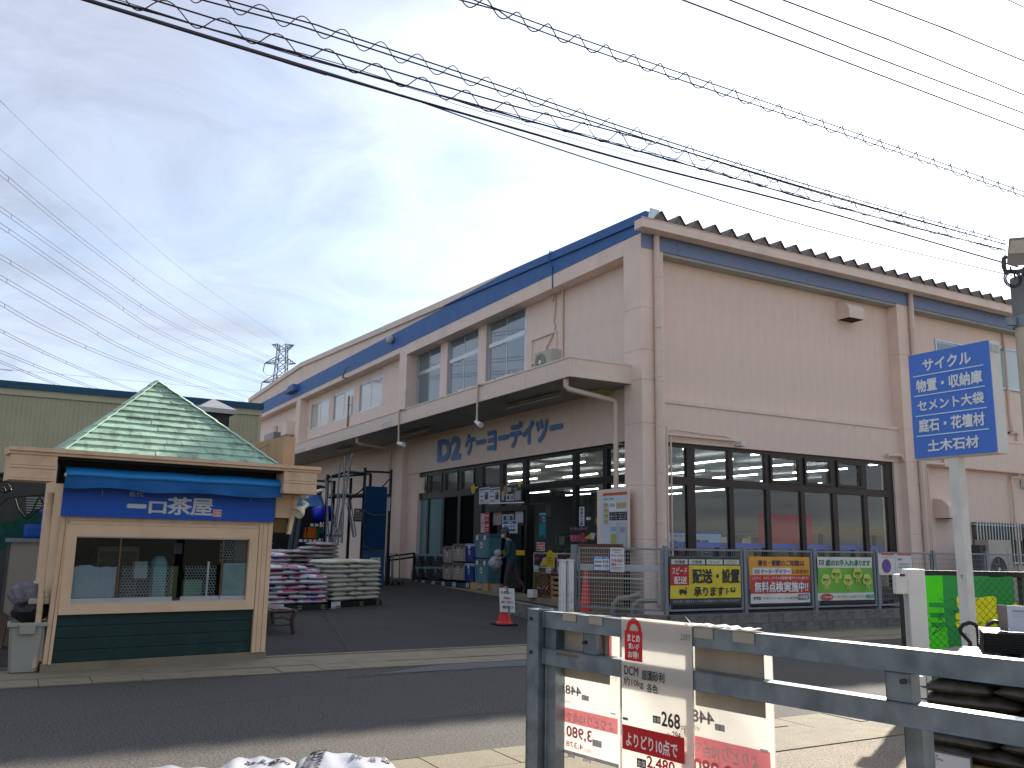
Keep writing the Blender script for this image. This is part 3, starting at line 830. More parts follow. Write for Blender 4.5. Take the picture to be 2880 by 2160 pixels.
for a in ((14.8, 19.5, 15.4, 23.5, 1.7, 1), (17.2, 19.5, 17.8, 23.5, 1.7, 2), (19.4, 19.0, 20.0, 23.5, 1.7, 3)): shelf(*a)

# ------------------------------------------------------------------ pipes, lamps and vents on the building
def pipe(pts, r, name='downpipe', m=M_PIPE, parent=store, brackets=(), n=10):
    o = MB().tube(pts, r, n).build(name, m, parent)
    for p, d in brackets:
        MB().tube([Vector(p) - Vector((0, 0, .025)), Vector(p) + Vector((0, 0, .025))], r + .012, 10).bar(Vector(p), Vector(p) + Vector(d), .03, .03).build('pipe_bracket', m, o)
    return o
px_ = on_y(1849, 900, YR - .08)
pipe([(px_.x, YR - .08, 8.77), (px_.x, YR - .08, .3)], .075, brackets=[((px_.x, YR - .08, z), (0, .09, 0)) for z in (7.75, 6.55, 5.4, 4.25, 3.2, 2.1, 1.2)])
p2x = on_y(2564, 900, YR - .08).x
pipe([(p2x, YR - .08, 8.77), (p2x, YR - .08, .2)], .075, brackets=[((p2x, YR - .08, z), (-.1, .06, 0)) for z in (7.75, 6.0, 3.4, 2.4)])
pipe([(p2x + .22, YR - .02, 4.0), (p2x + .22, YR - .02, .2)], .045, brackets=[((p2x + .22, YR - .02, z), (0, .09, 0)) for z in (3.3, 2.2)])
pipe([(p2x + .33, YR - .02, 3.85), (p2x + .33, YR - .02, .2)], .028)
# canopy drain: out of the soffit, along, and down beside the corner column
q0, q1 = Vector((10.62, 16.45, 5.24)), Vector((12.12, 16.62, 4.92))
pipe([q0, q0 + Vector((0, 0, -.16)), q0 + Vector((.06, 0, -.21)), q0 + Vector((.16, .0, -.23)), q1 + Vector((-.12, 0, .0)), q1 + Vector((-.03, 0, -.03)), q1 + Vector((0, 0, -.12)), (q1.x, q1.y, FL)], .062,
     brackets=[((q1.x, q1.y, z), (.2, 0, 0)) for z in (3.9, 2.6, 1.3)])
# second canopy drain near the far column
q0, q1 = Vector((10.65, 30.3, 5.24)), Vector((12.1, 30.7, 5.0))
pipe([q0, q0 + Vector((0, 0, -.15)), q0 + Vector((.08, 0, -.2)), q1 + Vector((-.1, 0, .0)), q1 + Vector((0, 0, -.1)), (q1.x, q1.y, FL)], .06)
# small pipes left of the office windows, cable and frame of a removed sign
y_ = on_x(1583, 900, XU - .03).y
pipe([(XU - .04, y_, 8.42), (XU - .04, y_, 5.68)], .035, brackets=[((XU - .04, y_, z), (.06, -.05, 0)) for z in (7.7, 6.2)])
pc = [on_x(*p, XU - .03) for p in ((1557, 806), (1560, 812), (1562, 835), (1561, 870), (1557, 905), (1562, 917), (1552, 946), (1545, 962), (1537, 975), (1535, 990))]
pipe(pc, .022, 'cable'); MB().box((XU - .08, pc[0].y - .06, 8.26), (XU, pc[0].y + .08, 8.4)).build('junction_box', M_PIPE, store)
MB().box((XU - .07, on_x(1531, 970, XU).y - .05, 6.68), (XU, on_x(1531, 970, XU).y + .12, 6.9)).build('junction_box', M_PIPE, store)
sf = MB(); y0, y1 = on_x(1567, 900, XU).y, on_x(1499, 930, XU).y
for z in (7.32, 6.62): sf.box((XU - .06, y0, z), (XU, y1, z + .05))
for y in (y0, y1): sf.box((XU - .0595, y - .025, 5.7), (XU, y + .025, 7.37))
sf.build('sign_frame', M_WALLTRIM, store)
# road side conduits and their camera
zc1 = on_y(1880, 1220, YL - .08)
pipe([(zc1.x - .08, YL - .1, zc1.z - .02), (on_y(2068, 1237, YL - .1).x, YL - .1, zc1.z - .02)], .035, 'conduit')
pipe([(zc1.x - .08, YL - .1, zc1.z + .16), (zc1.x - .08, YL - .1, .3)], .04, 'conduit'); pipe([(zc1.x + .05, YL - .1, zc1.z), (zc1.x + .05, YL - .1, .3)], .022, 'conduit')
pw = [on_y(*p, YL - .04) for p in ((1868, 1222), (1880, 1212), (1895, 1208), (1925, 1212), (1960, 1218), (2000, 1223), (2038, 1226), (2052, 1232), (2062, 1237))]
pipe(pw, .013, 'cable')
h0 = [on_y(*p, YL - .12) for p in ((2496, 1281), (2528, 1280), (2536, 1283), (2539, 1293), (2546, 1299), (2610, 1303), (2655, 1306))]
pipe(h0, .05, 'conduit'); pipe([on_y(*p, YL - .06) for p in ((2536, 1275), (2600, 1281), (2648, 1287), (2654, 1290), (2655, 1306))], .03, 'conduit')
# thin pipe of the right bay, stepping at two offsets
rp_ = [on_y(*p, YU - .06) for p in ((2822, 936), (2828, 1010), (2840, 1170), (2846, 1215), (2838, 1217), (2862, 1217), (2861, 1225), (2866, 1335), (2863, 1343), (2846, 1343), (2846, 1352), (2856, 1480), (2868, 1620), (2872, 1700))]
pipe(rp_, .04)
def hood(px, py, w, h, d, parent=store, Y=YU):
    """quarter round vent hood on the road side wall, top left corner at the pixel"""
    p = on_y(px, py, Y); n = 6; mb = MB()
    arc = [(0, h)] + [(d * math.sin(a * PI / 2 / n), h * math.cos(a * PI / 2 / n) if False else h * (1 - (1 - math.cos(a * PI / 2 / n)))) for a in range(1, n + 1)]
    poly = [(0, 0)] + [(d * math.sin(a * PI / 2 / n), h * (.42 + .58 * math.cos(a * PI / 2 / n))) for a in range(n + 1)] + [(d, 0)]
    mb.prism([(p.x, Y - a, p.z - h + b) for a, b in poly], (w, 0, 0))
    o = mb.build('vent_hood', M_WALLTRIM, parent)
    MB().box((p.x + .03, Y - d + .03, p.z - h - .004), (p.x + w - .03, Y - .02, p.z - h + .002)).build('vent_grille', M_DARK, o)
hood(2351, 850, .62, .50, .42); hood(2624, 1402, .72, .55, .48, Y=YU + .05)
# half round hood and fan box at the far end of the entrance side
oh = MB(); pp = on_x(830, 1165, XU); n = 8
oh.prism([(XU, pp.y + .55 * math.cos(a * PI / n), 7.0 + .75 * math.sin(a * PI / n)) for a in range(n + 1)], (-.55, 0, 0)); oh.build('vent_hood', M_WALL, store)
st('fan_box', (XU - .7, 47.3, 5.9), (XU, 49.3, 7.3), mat('duct_grey', '#858789', rough=.5, metal=.5))
MB().tube([(XU - .35, 48.3, 7.3), (XU - .35, 48.3, 7.75)], .13, 10).build('vent_pipe', M_PIPE, store)
# blue hood and lamp on the band
bh = MB(); pp = on_x(830, 1097, XF); bh.prism([(XF, pp.y - .8, 9.10), (XF, pp.y + .9, 9.10), (XF, pp.y + .9, 9.16), (XF, pp.y + .2, 9.40), (XF, pp.y - .6, 9.42)], (-.3, 0, 0)); bh.build('band_hood', M_BLUE, store)
pp = on_x(1098, 956, XF - .1); MB().lathe([(.02, -.10), (.16, -.08), (.19, .0), (.13, .12), (.03, .17)], pp, 14, axis=(-.8, 0, .6)).build('lamp_dome', mat('dome_grey', '#a9adae', rough=.3), store)
pp = on_x(1550, 710, XF - .07); MB().tube([pp + Vector((.10, 0, .03)), pp + Vector((-.02, .04, .04)), pp + Vector((-.04, .08, -.12)), pp + Vector((-.03, .02, -.3)), pp + Vector((.04, 0, -.42)), pp + Vector((.05, 0, -1.0))], .016, 8).build('cable', M_BLUE, store)
a, b, c = on_x(985, 1032, XF - .25), on_x(975, 1034, XF - .4), on_x(963, 1062, XF - .4)
MB().tube([a, b, c, on_x(978, 1064, XF)], .03, 6).build('lamp_arm', M_STEELROOF, store)
pp = on_x(983, 1085, XU - .05); pipe([(XU - .05, pp.y, 7.9), (XU - .05, pp.y, 5.7)], .035, brackets=[((XU - .05, pp.y, z), (.05, -.1, 0)) for z in (7.5, 6.4)], m=mat('rusty_pipe', '#8e5f4f', rough=.7))
# soffit tube lamps (unlit) and the yellowed ceiling plate
M_TUBE = mat('tube_lamp', '#b5b4ab', rough=.5, var=.06)
for pa, pb in (((1427, 1146), (1577, 1109)), ((1128, 1228), (1208, 1206)), ((950, 1267), (992, 1258))):
    a, b = on_z(*pa, 5.16), on_z(*pb, 5.16); d = (b - a)
    l = MB().bar(a + Vector((0, 0, .03)), b + Vector((0, 0, .03)), .12, .05).build('soffit_lamp', mat('lamp_rust', '#8c8172', rough=.7, var=.25, scale=8), store)
    MB().tube([a + Vector((-.02, 0, -.03)), b + Vector((-.02, 0, -.03))], .018, 8).build('lamp_tube', M_TUBE, l)
a = on_z(1670, 1105, 5.2); st('ceiling_plate', (a.x - .1, a.y - .35, 5.17), (a.x + .5, a.y + .35, 5.24), mat('yellowed', '#b9ab6d', rough=.7))
# hanging camera arms under the canopy
for pts, cam_end in (([(1355, 1081), (1347, 1080), (1344, 1086), (1341, 1186)], (1353, 1196)), ([(1138, 1150), (1126, 1151), (1122, 1160), (1121, 1246)], (1136, 1251))):
    w_ = [on_x(*p, CX0 - .05) for p in pts]; e = on_x(*cam_end, CX0 - .05)
    o = MB().tube(w_, .028, 8).build('camera_arm', M_PIPE, store)
    MB().tube([w_[-1] + Vector((0, .05, 0)), e], [.05, .075], 10).build('camera_body', M_WHITE, o)
cp = on_y(2082, 1249, YL - .15); MB().bbox(cp - Vector((.06, .1, .06)), cp + Vector((.1, .1, .06)), .02).build('camera_body', M_WHITE, store)
# small feet blocks on the canopy edge
for x, y in ((1303, 1093), (1325, 1087), (1384, 1070), (1413, 1060), (1437, 1052)):
    p = on_x(x, y, CX0 + .2); st('support_foot', (CX0 + .12, p.y - .2, CZ1 + .03), (CX0 + .35, p.y + .2, CZ1 + .12), M_WALLTRIM)

# shop name on the entrance wall: cut letters standing off the wall
tl, br = on_x(1234, 1233, XW), on_x(1234, 1300, XW)
lt_ = MB(); ZLT, ZLB = 4.98, 4.25
def cut_letters(txt, y0, y1, z0, z1, bold, m, X=XW, t=.03):
    vs, fs, a, b, e, g = glyphs(txt, 0.0)
    f = lambda q, x: Vector((x, y0 - (q.x - a) / (b - a) * (y0 - y1), z0 + (q.y - e) / (g - e) * (z1 - z0)))
    ex = bold * .55
    for j, (dx, dy) in enumerate(((-ex, 0), (ex, 0), (0, ex), (0, -ex), (-ex * .7, ex * .7), (ex * .7, ex * .7), (-ex * .7, -ex * .7), (ex * .7, -ex * .7))): lt_.add([f(Vector((q.x + dx, q.y + dy, 0)), X - t - .0002 * j) for q in vs], fs)
    ed = {}
    for fa in fs:
        for i in range(len(fa)):
            k = (fa[i], fa[(i + 1) % len(fa)])
            ed[k] = 1
    for (i, j) in list(ed):
        if (j, i) not in ed: lt_.quad(f(vs[i], X - t), f(vs[j], X - t), f(vs[j], X), f(vs[i], X))
cut_letters('D2', 27.05, 25.4, ZLB + .02, ZLT - .04, .10, M_BLUE)
cut_letters('ケーヨーデイツー', 25.0, 19.36, ZLB + .06, ZLT + .0, .10, M_BLUE)
lt_.build('sign_letters', mat('letter_blue', '#527cb0', rough=.5, var=.06, scale=2), store)

# ================================================================== KIOSK
KA = math.radians(7.0); KO = Vector((.516, 11.86, 0))
kiosk = thing('tea_kiosk', 'small peach and dark green snack kiosk with pale green shingled pyramid roof and blue sign', 'kiosk', KO, KA)
KM = ROOT[kiosk.name]; KI = KM.inverted(); KN = (KM.to_3x3() @ Vector((0, 1, 0)))
def kp(x, y, off=0.0):
    """photo point on the kiosk's front plane pushed back by off, in kiosk coordinates"""
    return KI @ on_plane(x, y, KO + KN * off, KN)
M_PEACH = mat('peach_paint', '#dfc09c', rough=.6, var=.05, scale=3, dirt='#b8945f', dirt_amt=.25, dirt_scale=2.5, bump=.1, bscale=30)
M_PEACHW = mat('weathered_peach', '#d9ba9a', rough=.7, var=.08, scale=4, streak=.22, dirt='#93744f', dirt_amt=.35, dirt_scale=4)
M_DGREEN = mat('dark_green_boards', '#12322f', rough=.55, var=.15, scale=4, dirt='#1e4a44', dirt_amt=.4, dirt_scale=5)
M_COPPER = mat('green_shingle', '#9dbca4', rough=.85, var=.1, scale=5, streak=1.0, dirt='#66766a', dirt_amt=.6, dirt_scale=1.6, rnd=.12, bump=.3, bscale=40)
M_AWN = mat('awning_blue', '#2384c8', rough=.4, var=.08, scale=4)
M_SIGNB = mat('sign_cloth_blue', '#0a4fae', rough=.5, var=.05, scale=3)
kb_ = lambda n, lo, hi, m, p=kiosk: MB().box(lo, hi).build(n, m, p, local=True)
W, DP = 2.65, 1.3
kb_('footing', (-.02, .0, -.05), (W + .02, DP, .105), M_CONC)
for i in range(4):
    z = .108 + i * .137
    MB().bbox((.085, .012 + (i % 2) * .002, z), (2.45, .04, z + .133), .004).build('board', M_DGREEN, kiosk, local=True)
kb_('side_wall', (.03, .06, .105), (.07, DP, 2.45), M_PEACH); kb_('side_wall', (W - .07, .06, .105), (W - .03, DP, 2.45), M_PEACH)
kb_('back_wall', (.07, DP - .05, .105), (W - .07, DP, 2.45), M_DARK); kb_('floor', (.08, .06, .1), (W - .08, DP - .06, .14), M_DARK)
# corner posts, two boards each, standing out a little towards the foot on the left
lp = MB(); lp.prism([(-.0, 0, .10), (.045, 0, .10), (.085, 0, 1.79), (.04, 0, 1.79)], (0, .06, 0)); lp.build('post', M_PEACH, kiosk, local=True)
lp = MB(); lp.prism([(.050, -.02, .10), (.083, -.02, .10), (.124, -.02, 1.79), (.09, -.02, 1.79)], (0, .07, 0)); lp.build('post', M_PEACH, kiosk, local=True)
for a, b, y in ((2.455, 2.50, -.03), (2.51, 2.575, -.015), (2.58, 2.64, -.02)): kb_('post', (a, y, .10), (b, .06, 1.80), M_PEACH)
# window surround with mitred boards
wf = MB()
X0, X1, A0, A1, Z0_, Z1_, B0, B1 = .10, 2.44, .215, 2.325, .655, 1.70, .775, 1.565
F_ = lambda p: [(x, -.045, z) for x, z in p]
for poly in (((X0, Z0_), (X1, Z0_), (A1, B0), (A0, B0)), ((X1, Z0_), (X1, Z1_), (A1, B1), (A1, B0)), ((X1, Z1_), (X0, Z1_), (A0, B1), (A1, B1)), ((X0, Z1_), (X0, Z0_), (A0, B0), (A0, B1))):
    wf.prism(F_(poly), (0, .075, 0))
wfr = wf.build('window_frame', M_PEACH, kiosk, local=True)
for z0, z1, y in ((1.703, 1.752, -.02), (1.755, 1.80, -.03)): kb_('trim', (.10, y, z0), (2.45, .04, z1), M_PEACHW)
kb_('wall', (.07, .045, 1.70), (W - .07, .07, 2.45), M_PEACH)
al = MB(); al.box((A0, -.01, B0), (A1, .05, B0 + .012)); al.box((A0, -.01, B1 - .014), (A1, .05, B1))
al.build('sliding_track', M_ALU, wfr, local=True)
g1, g2 = kp(484, 1690).x, kp(507, 1690).x; xm1, xm2 = kp(329, 1650).x, kp(620, 1650).x
G_KIOSK = glass('kiosk_glass', (.92, .95, .95), -.01)
FILM = mat('white_film', '#82949c', rough=.7, var=.08, scale=40)
def kpane(a, b, y):
    s = MB(); s.box((a, y, B0 + .012), (b, y + .015, B0 + .06)); o = s.build('sash', M_ALU, wfr, local=True)
    MB().box((a, y + .005, B0 + .06), (b, y + .010, B1 - .014)).build('pane', G_KIOSK, wfr, local=True); return o
kpane(A0, xm1, .0); kpane(xm1, g1, .018); kpane(g2, xm2, .018); kpane(xm2, A1, .0)
for x in (xm1, xm2): kb_('glazing_bar', (x - .008, -.004, B0 + .06), (x + .008, .03, B1 - .014), mat('bar_brown', '#6d5233', rough=.5))
# obscuring films: torn white one, honeycomb ones
fl = MB(); pts = [(A0 + .01, B0 + .065), (xm1 - .02, B0 + .065), (xm1 - .015, 1.225)]
r_ = random.Random(4)
for i in range(9): pts.append((xm1 - .02 - i * (xm1 - A0 - .05) / 9, 1.215 + r_.uniform(-.02, .015)))
pts.append((A0 + .01, 1.20)); fl.prism([(x, .0115, z) for x, z in pts], (0, .002, 0)); fl.build('window_film', FILM, wfr, local=True)
fl = MB(); fl.box((xm2 + .02, .0115, B0 + .065), (A1 - .01, .0135, 1.25)); fl.build('window_film', mat('white_film_right', '#7c9492', rough=.7, var=.1, scale=8), wfr, local=True)
def honeycomb(x0, x1, z0, z1, y, s=.022):
    mb = MB(); w_ = s * math.sqrt(3); j = 0; z = z0 + s
    while z < z1 - s:
        x = x0 + w_ / 2 + (w_ / 2 if j % 2 else 0)
        while x < x1 - w_ / 2:
            v = [(x + s * math.sin(k * PI / 3), z + s * math.cos(k * PI / 3)) for k in range(6)]
            for k in range(3):
                (xa, za), (xb, zb) = v[k], v[k + 1]; d = Vector((xb - xa, zb - za)).normalized() * .0016; q = (-d.y, d.x)
                mb.add([(xa + q[0], y, za + q[1]), (xb + q[0], y, zb + q[1]), (xb - q[0], y, zb - q[1]), (xa - q[0], y, za - q[1])], [(0, 1, 2, 3)])
            x += w_
        z += 1.5 * s; j += 1
    return mb
for a in ((xm1 + .02, g1 - .01, B0 + .065, 1.225, .016), (g2 + .01, xm2 - .06, B0 + .065, 1.225, .016), (xm2 - .06, A1 - .02, 1.26, B1 - .03, .0115)):
    tag(honeycomb(*a).build('honeycomb_film', mat('film_line', '#9db4b4', rough=.6), wfr, local=True), kind='stuff')
kb_('counter_bar', (kp(588, 1600).x - .012, .03, B0), (kp(588, 1600).x + .012, .05, 1.27), M_ALU)
# things standing inside
kb_('counter', (.2, .15, .6), (2.4, .6, .80), mat('counter_grey', '#545b5a', rough=.6))
cb = MB(); cb.box((.62, .7, .8), (1.12, 1.1, 1.44), 0); cb.box((.64, .694, .84), (1.10, .70, 1.38), 1); cb.build('cabinet', [mat('cabinet_white', '#6d6f66', rough=.5), mat('cabinet_inner', '#4d4b3e', rough=.7, var=.3, scale=20)], kiosk, local=True)
bx = MB()
bx.box((1.22, .3, .80), (1.38, .45, 1.20), 0); bx.lathe([(.10, 1.20), (.11, 1.24), (.08, 1.30), (.05, 1.33)], (1.30, .38, 0), 12, 0)
bx.box((.98, .3, 1.05), (1.14, .44, 1.26), 1); bx.box((1.62, .3, .80), (1.84, .42, 1.02), 2); bx.box((1.45, .32, .80), (1.53, .42, 1.2), 3)
bx.build('dispenser', [mat('pale_teal', '#5d8c8e', rough=.4), mat('white_pack', '#86908f', rough=.5), mat('green_pack', '#6f8f6c', rough=.5), mat('lime_pack', '#4c5a2c', rough=.5)], kiosk, local=True)
kb_('hung_note', (1.47, .35, 1.36), (1.57, .352, 1.50), mat('note_grey', '#5a6062', rough=.7))
# blue cloth sign with its painted name
sg = Sheet(KM @ Vector((.01, -.075, 2.18)), KM.to_3x3() @ Vector((1, 0, 0)), (0, 0, -1), 2.62, .385)
sg.board(M_SIGNB, .02)
ks = lambda x, y: ((kp(x, y).x - .01) / 2.62, (2.18 - kp(x, y).z) / .385)
def ktext(t, x0, y0, x1, y1, c, b):
    u0, v0 = ks(x0, y0); u1, v1 = ks(x1, y1); sg.text(t, u0, v0, u1, v1, c, b)
ktext('名代', 359, 1381, 399, 1398, '#aeb9c4', .0)
ktext('一', 353, 1417, 407, 1431, '#c3c6c4', .05); ktext('口', 415, 1410, 462, 1446, '#c3c6c4', .045); ktext('茶', 467, 1397, 533, 1450, '#c3c6c4', .035); ktext('屋', 533, 1401, 592, 1452, '#c3c6c4', .03)
u0, v0 = ks(594, 1433); u1, v1 = ks(616, 1454); sg.rect(u0, v0, u1, v1, '#d8a6a6'); sg.text('茶', u0 + .001, v0 + .02, (u0 + u1) / 2, v1 - .02, '#b4605f', 0); sg.rect((u0 + u1) / 2 + .001, v0 + .06, u1 - .001, v0 + .09, '#b4605f'); sg.rect((u0 + u1) / 2 + .001, v0 + .14, u1 - .001, v0 + .17, '#b4605f')
sg.build('sign', parent=kiosk)
# rolled awning with its valance
aw = MB(); n = 14
prof = [(-.10, 2.375), (-.20, 2.37), (-.28, 2.335), (-.315, 2.29), (-.31, 2.265), (-.285, 2.255)]
xs = [-.02 + i * 2.66 / n for i in range(n + 1)]
vs = [(x, y, z + .004 * math.sin(x * 7)) for x in xs for y, z in prof]
aw.add(vs, [(i * 6 + k, (i + 1) * 6 + k, (i + 1) * 6 + k + 1, i * 6 + k + 1) for i in range(n) for k in range(5)], 0, True)
ao = aw.build('awning', M_AWN, kiosk, local=True)
vl = MB(); vs = []
for i in range(n * 2 + 1):
    x = -.02 + i * 2.66 / (2 * n); sag = .025 * max(0, math.sin((x - .15) * 4.5)) if x < .85 else .012 * math.sin(x * 5)
    vs += [(x, -.285, 2.265), (x, -.275 + .008 * math.sin(x * 11), 2.20), (x, -.262 + .014 * math.sin(x * 9 + 1), 2.115 + sag)]
vl.add(vs, [(i * 3 + k, (i + 1) * 3 + k, (i + 1) * 3 + k + 1, i * 3 + k + 1) for i in range(2 * n) for k in range(2)], 0, True)
vl.build('valance', mat('valance_blue', '#0f62a6', rough=.5, var=.1, scale=4), ao, local=True)
MB().tube([(-.035, -.30, 2.268), (-.015, -.30, 2.268)], .024, 10).tube([(2.635, -.30, 2.268), (2.66, -.30, 2.268)], .024, 10).build('awning_bar_end', mat('bar_white', '#c8ccd0', rough=.4), ao, local=True)
for x in (.42, 2.25): MB().tube([(x, -.17, 2.115), (x + .008, -.165, 2.08), (x, -.15, 2.05)], .002, 5).build('cord', mat('cord_tan', '#bfae8f'), ao, local=True)
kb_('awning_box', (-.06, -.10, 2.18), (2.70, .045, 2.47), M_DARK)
# eaves: thin front trim, deep boxed ends
for z0, z1, y in ((2.470, 2.502, -.42), (2.505, 2.548, -.445)): kb_('eave_trim', (-.64, y, z0), (3.11, -.02, z1), M_PEACHW)
for a, b in ((-.615, -.14), (2.60, 3.07)):
    for z0, z1, y in ((2.175, 2.20, -.425), (2.203, 2.31, -.405), (2.313, 2.345, -.41), (2.348, 2.468, -.405)): MB().bbox((a, y, z0), (b, -.36, z1), .004).build('fascia_board', M_PEACHW, kiosk, local=True)
    kb_('eave_box', (a + .01, -.36, 2.18), (b - .01, .12, 2.468), M_PEACHW)
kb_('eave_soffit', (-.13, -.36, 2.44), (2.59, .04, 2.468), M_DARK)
kb_('roof_slab', (-.02, -.01, 2.50), (2.60, 2.35, 2.546), M_PEACHW)
kb_('rear_wall', (.3, DP + .01, 0), (2.5, 2.3, 2.49), M_PEACH)
# hanging box on the right side wall
kb_('side_box', (2.66, -.02, 1.86), (2.90, .5, 2.17), M_PEACH); kb_('side_box', (2.66, .03, 1.66), (2.86, .5, 1.857), mat('side_box_dark', '#6a5335', rough=.8, var=.3, scale=3))
MB().prism([(2.855, -.03, 1.64), (2.90, -.03, 1.64), (2.985, -.03, 2.17), (2.91, -.03, 2.17)], (0, .06, 0)).build('side_trim', M_PEACH, kiosk, local=True)
# pyramid roof: courses of shingles
AP = Vector((1.26, 1.10, 3.72)); E0 = [Vector((-.06, -.20, 2.552)), Vector((2.58, -.20, 2.552)), Vector((2.58, 2.4, 2.552)), Vector((-.06, 2.4, 2.552))]
rf = MB()
for i in range(4): rf.add([E0[i], E0[(i + 1) % 4], AP], [(0, 1, 2)])
rfo = rf.build('roof', M_COPPER, kiosk, local=True)
rr = random.Random(11)
def course_face(a, b, apex, rows, wid):
    nrm = (b - a).cross(apex - a).normalized(); nrm = nrm if nrm.z > 0 else -nrm
    for k in range(rows):
        t0, t1 = k / rows, min((k + 1.12) / rows, 1)
        L0, R0 = a.lerp(apex, t0), b.lerp(apex, t0); L1, R1 = a.lerp(apex, t1), b.lerp(apex, t1)
        w = (R0 - L0).length; m_ = max(1, round(w / wid)); cuts = [0] + sorted((i + rr.uniform(-.22, .22)) / m_ for i in range(1, m_)) + [1]
        for c0, c1 in zip(cuts[:-1], cuts[1:]):
            lift = .020 + rr.uniform(0, .008); dz = rr.uniform(-.006, .006)
            g = .0015 / max(w, .1)
            p = [L0.lerp(R0, c0 + g) + (a - apex).normalized() * dz, L0.lerp(R0, c1 - g) + (a - apex).normalized() * dz, L1.lerp(R1, c1 - g if c1 < 1 else 1), L1.lerp(R1, c0 + g if c0 > 0 else 0)]
            mb = MB(); mb.add([p[0] + nrm * lift, p[1] + nrm * lift, p[2] + nrm * .004, p[3] + nrm * .004, p[0], p[1], p[2], p[3]], [(0, 1, 2, 3), (0, 4, 5, 1), (1, 5, 6, 2), (3, 7, 4, 0)])
            mb.build('shingle', M_COPPER, rfo, local=True)
course_face(E0[0], E0[1], AP, 13, .26); course_face(E0[1], E0[2], AP, 11, .6)
for i in (0, 1):
    d = (AP - E0[i]); nseg = 10
    for k in range(nseg):
        a, b = E0[i] + d * (k / nseg), E0[i] + d * min(1.0, (k + 1.08) / nseg)
        MB().bar(a + Vector((0, 0, .03)), b + Vector((0, 0, .018)), .075, .012).build('hip_tile', mat('hip_green', '#a3bfab', rough=.7, var=.12, scale=5, dirt='#6f947b', dirt_amt=.4, rnd=.08), rfo, local=True)
# downpipe, cap ventilator, side board
dp = [kp(148, 1385), kp(143, 1420), kp(98, 1868), kp(97, 1880)]; MB().tube([Vector((p.x, .06, p.z)) for p in dp], .034, 10).build('downpipe', M_PEACHW, kiosk, local=True)
v0_, v1_, v2_ = kp(545, 1150, 2.0), kp(648, 1166, 2.0), kp(585, 1128, 2.0); cx_, hw = (v0_.x + v1_.x) / 2, (v1_.x - v0_.x) / 2
cpv = MB(); zr = v0_.z - .06
for i in range(4):
    c4 = [(cx_ - hw, 2.0 - hw), (cx_ + hw, 2.0 - hw), (cx_ + hw, 2.0 + hw), (cx_ - hw, 2.0 + hw)]
    (xa, ya_), (xb, yb_) = c4[i], c4[(i + 1) % 4]
    cpv.add([(xa, ya_, zr), (xb, yb_, zr), (xb, yb_, zr + .07), (xa, ya_, zr + .07)], [(0, 1, 2, 3)]); cpv.add([(xa, ya_, zr + .07), (xb, yb_, zr + .07), (cx_, 2.0, zr + .25)], [(0, 1, 2)])
cv = cpv.build('ventilator_cap', mat('cap_grey', '#9a979d', rough=.5, var=.05), kiosk, local=True)
kb_('ventilator_duct', (cx_ - hw * .72, 2.0 - hw * .72, 2.5), (cx_ + hw * .72, 2.0 + hw * .72, zr), M_BLACK)
c0_ = kp(799, 1229, 1.3); c1_ = kp(832, 1231, 1.3)
kb_('roof_panel', (c0_.x, 1.3, 2.55), (c1_.x, 4.6, c0_.z + .01), mat('roof_panel_peach', '#cfa67e', rough=.7, var=.08, scale=2, dirt='#8b8676', dirt_amt=.5, dirt_scale=1.2, streak=.4))
for yy_, z in ((1.9, 3.06), (3.6, 3.0)): MB().tube([(c0_.x, yy_, z), (c0_.x - .9, yy_ - .2, 2.56)], .006, 5).build('stay_wire', M_GALV, kiosk, local=True)
# spotlight under the right eave
spot = thing('spotlight', 'cream swivel spotlight under the kiosk eave beside the blue sign', 'spotlight', KM @ Vector((3.0, -.15, 2.17)), KA)
M_CREAM = mat('cream_enamel', '#ddd6bd', rough=.35, var=.05, scale=5, dirt='#9a8d68', dirt_amt=.3, dirt_scale=10)
MB().bbox((-.06, -.03, -.035), (.06, .03, .0), .006).build('mount', M_CREAM, spot, local=True)
MB().tube([(0, 0, -.03), (-.01, 0, -.08)], .012, 8).tube([(-.02, 0, -.085), (.03, 0, -.105)], .028, 10).build('joint', M_CREAM, spot, local=True)
hd = Vector((-.75, -.25, -.65)).normalized(); b0 = Vector((.06, .0, -.11))
MB().lathe([(.035, 0), (.037, .10), (.05, .115), (.085, .17), (.092, .22), (.086, .222), (.04, .13)], b0, 18, axis=hd).build('lamp_head', M_CREAM, spot, local=True)

# ================================================================== LEFT OF THE KIOSK
def at_px(x, y, d): return at_depth(x, y, d)
green = thing('green_warehouse', 'long olive green ribbed metal warehouse with teal roof edge behind the kiosk', 'warehouse', (6.37, 27, .3))
GX1, GZ = 6.37, 5.62
sd = MB(); x = -14.0; prof = []
while x < GX1 - .12: prof += [(x, 0), (x + .07, 0), (x + .08, -.014), (x + .10, -.014), (x + .11, 0)]; x += .115
prof = [p for p in prof if p[0] < GX1 - .05]
for (xa, a), (xb, b) in zip(prof[:-1], prof[1:]): sd.quad((xa, 27 + a, .2), (xb, 27 + b, .2), (xb, 27 + b, GZ - .33), (xa, 27 + a, GZ - .33))
M_OLIVE = mat('olive_siding', '#b5af8e', rough=.6, var=.05, scale=1.5, dirt='#837f66', dirt_amt=.3, dirt_scale=.5)
sd.build('siding', M_OLIVE, green)
MB().box((-14, 27.02, .2), (GX1, 34, GZ - .05)).build('wall', M_OLIVE, green)
MB().box((-14, 26.95, GZ - .33), (GX1 + .03, 27.03, GZ - .14)).build('top_trim', mat('olive_trim', '#b9b594', rough=.5, var=.04), green)
MB().box((-14.1, 26.88, GZ - .15), (GX1 + .06, 34.1, GZ + .03)).build('roof_edge', mat('teal_edge', '#0f4a66', rough=.5, var=.05), green)
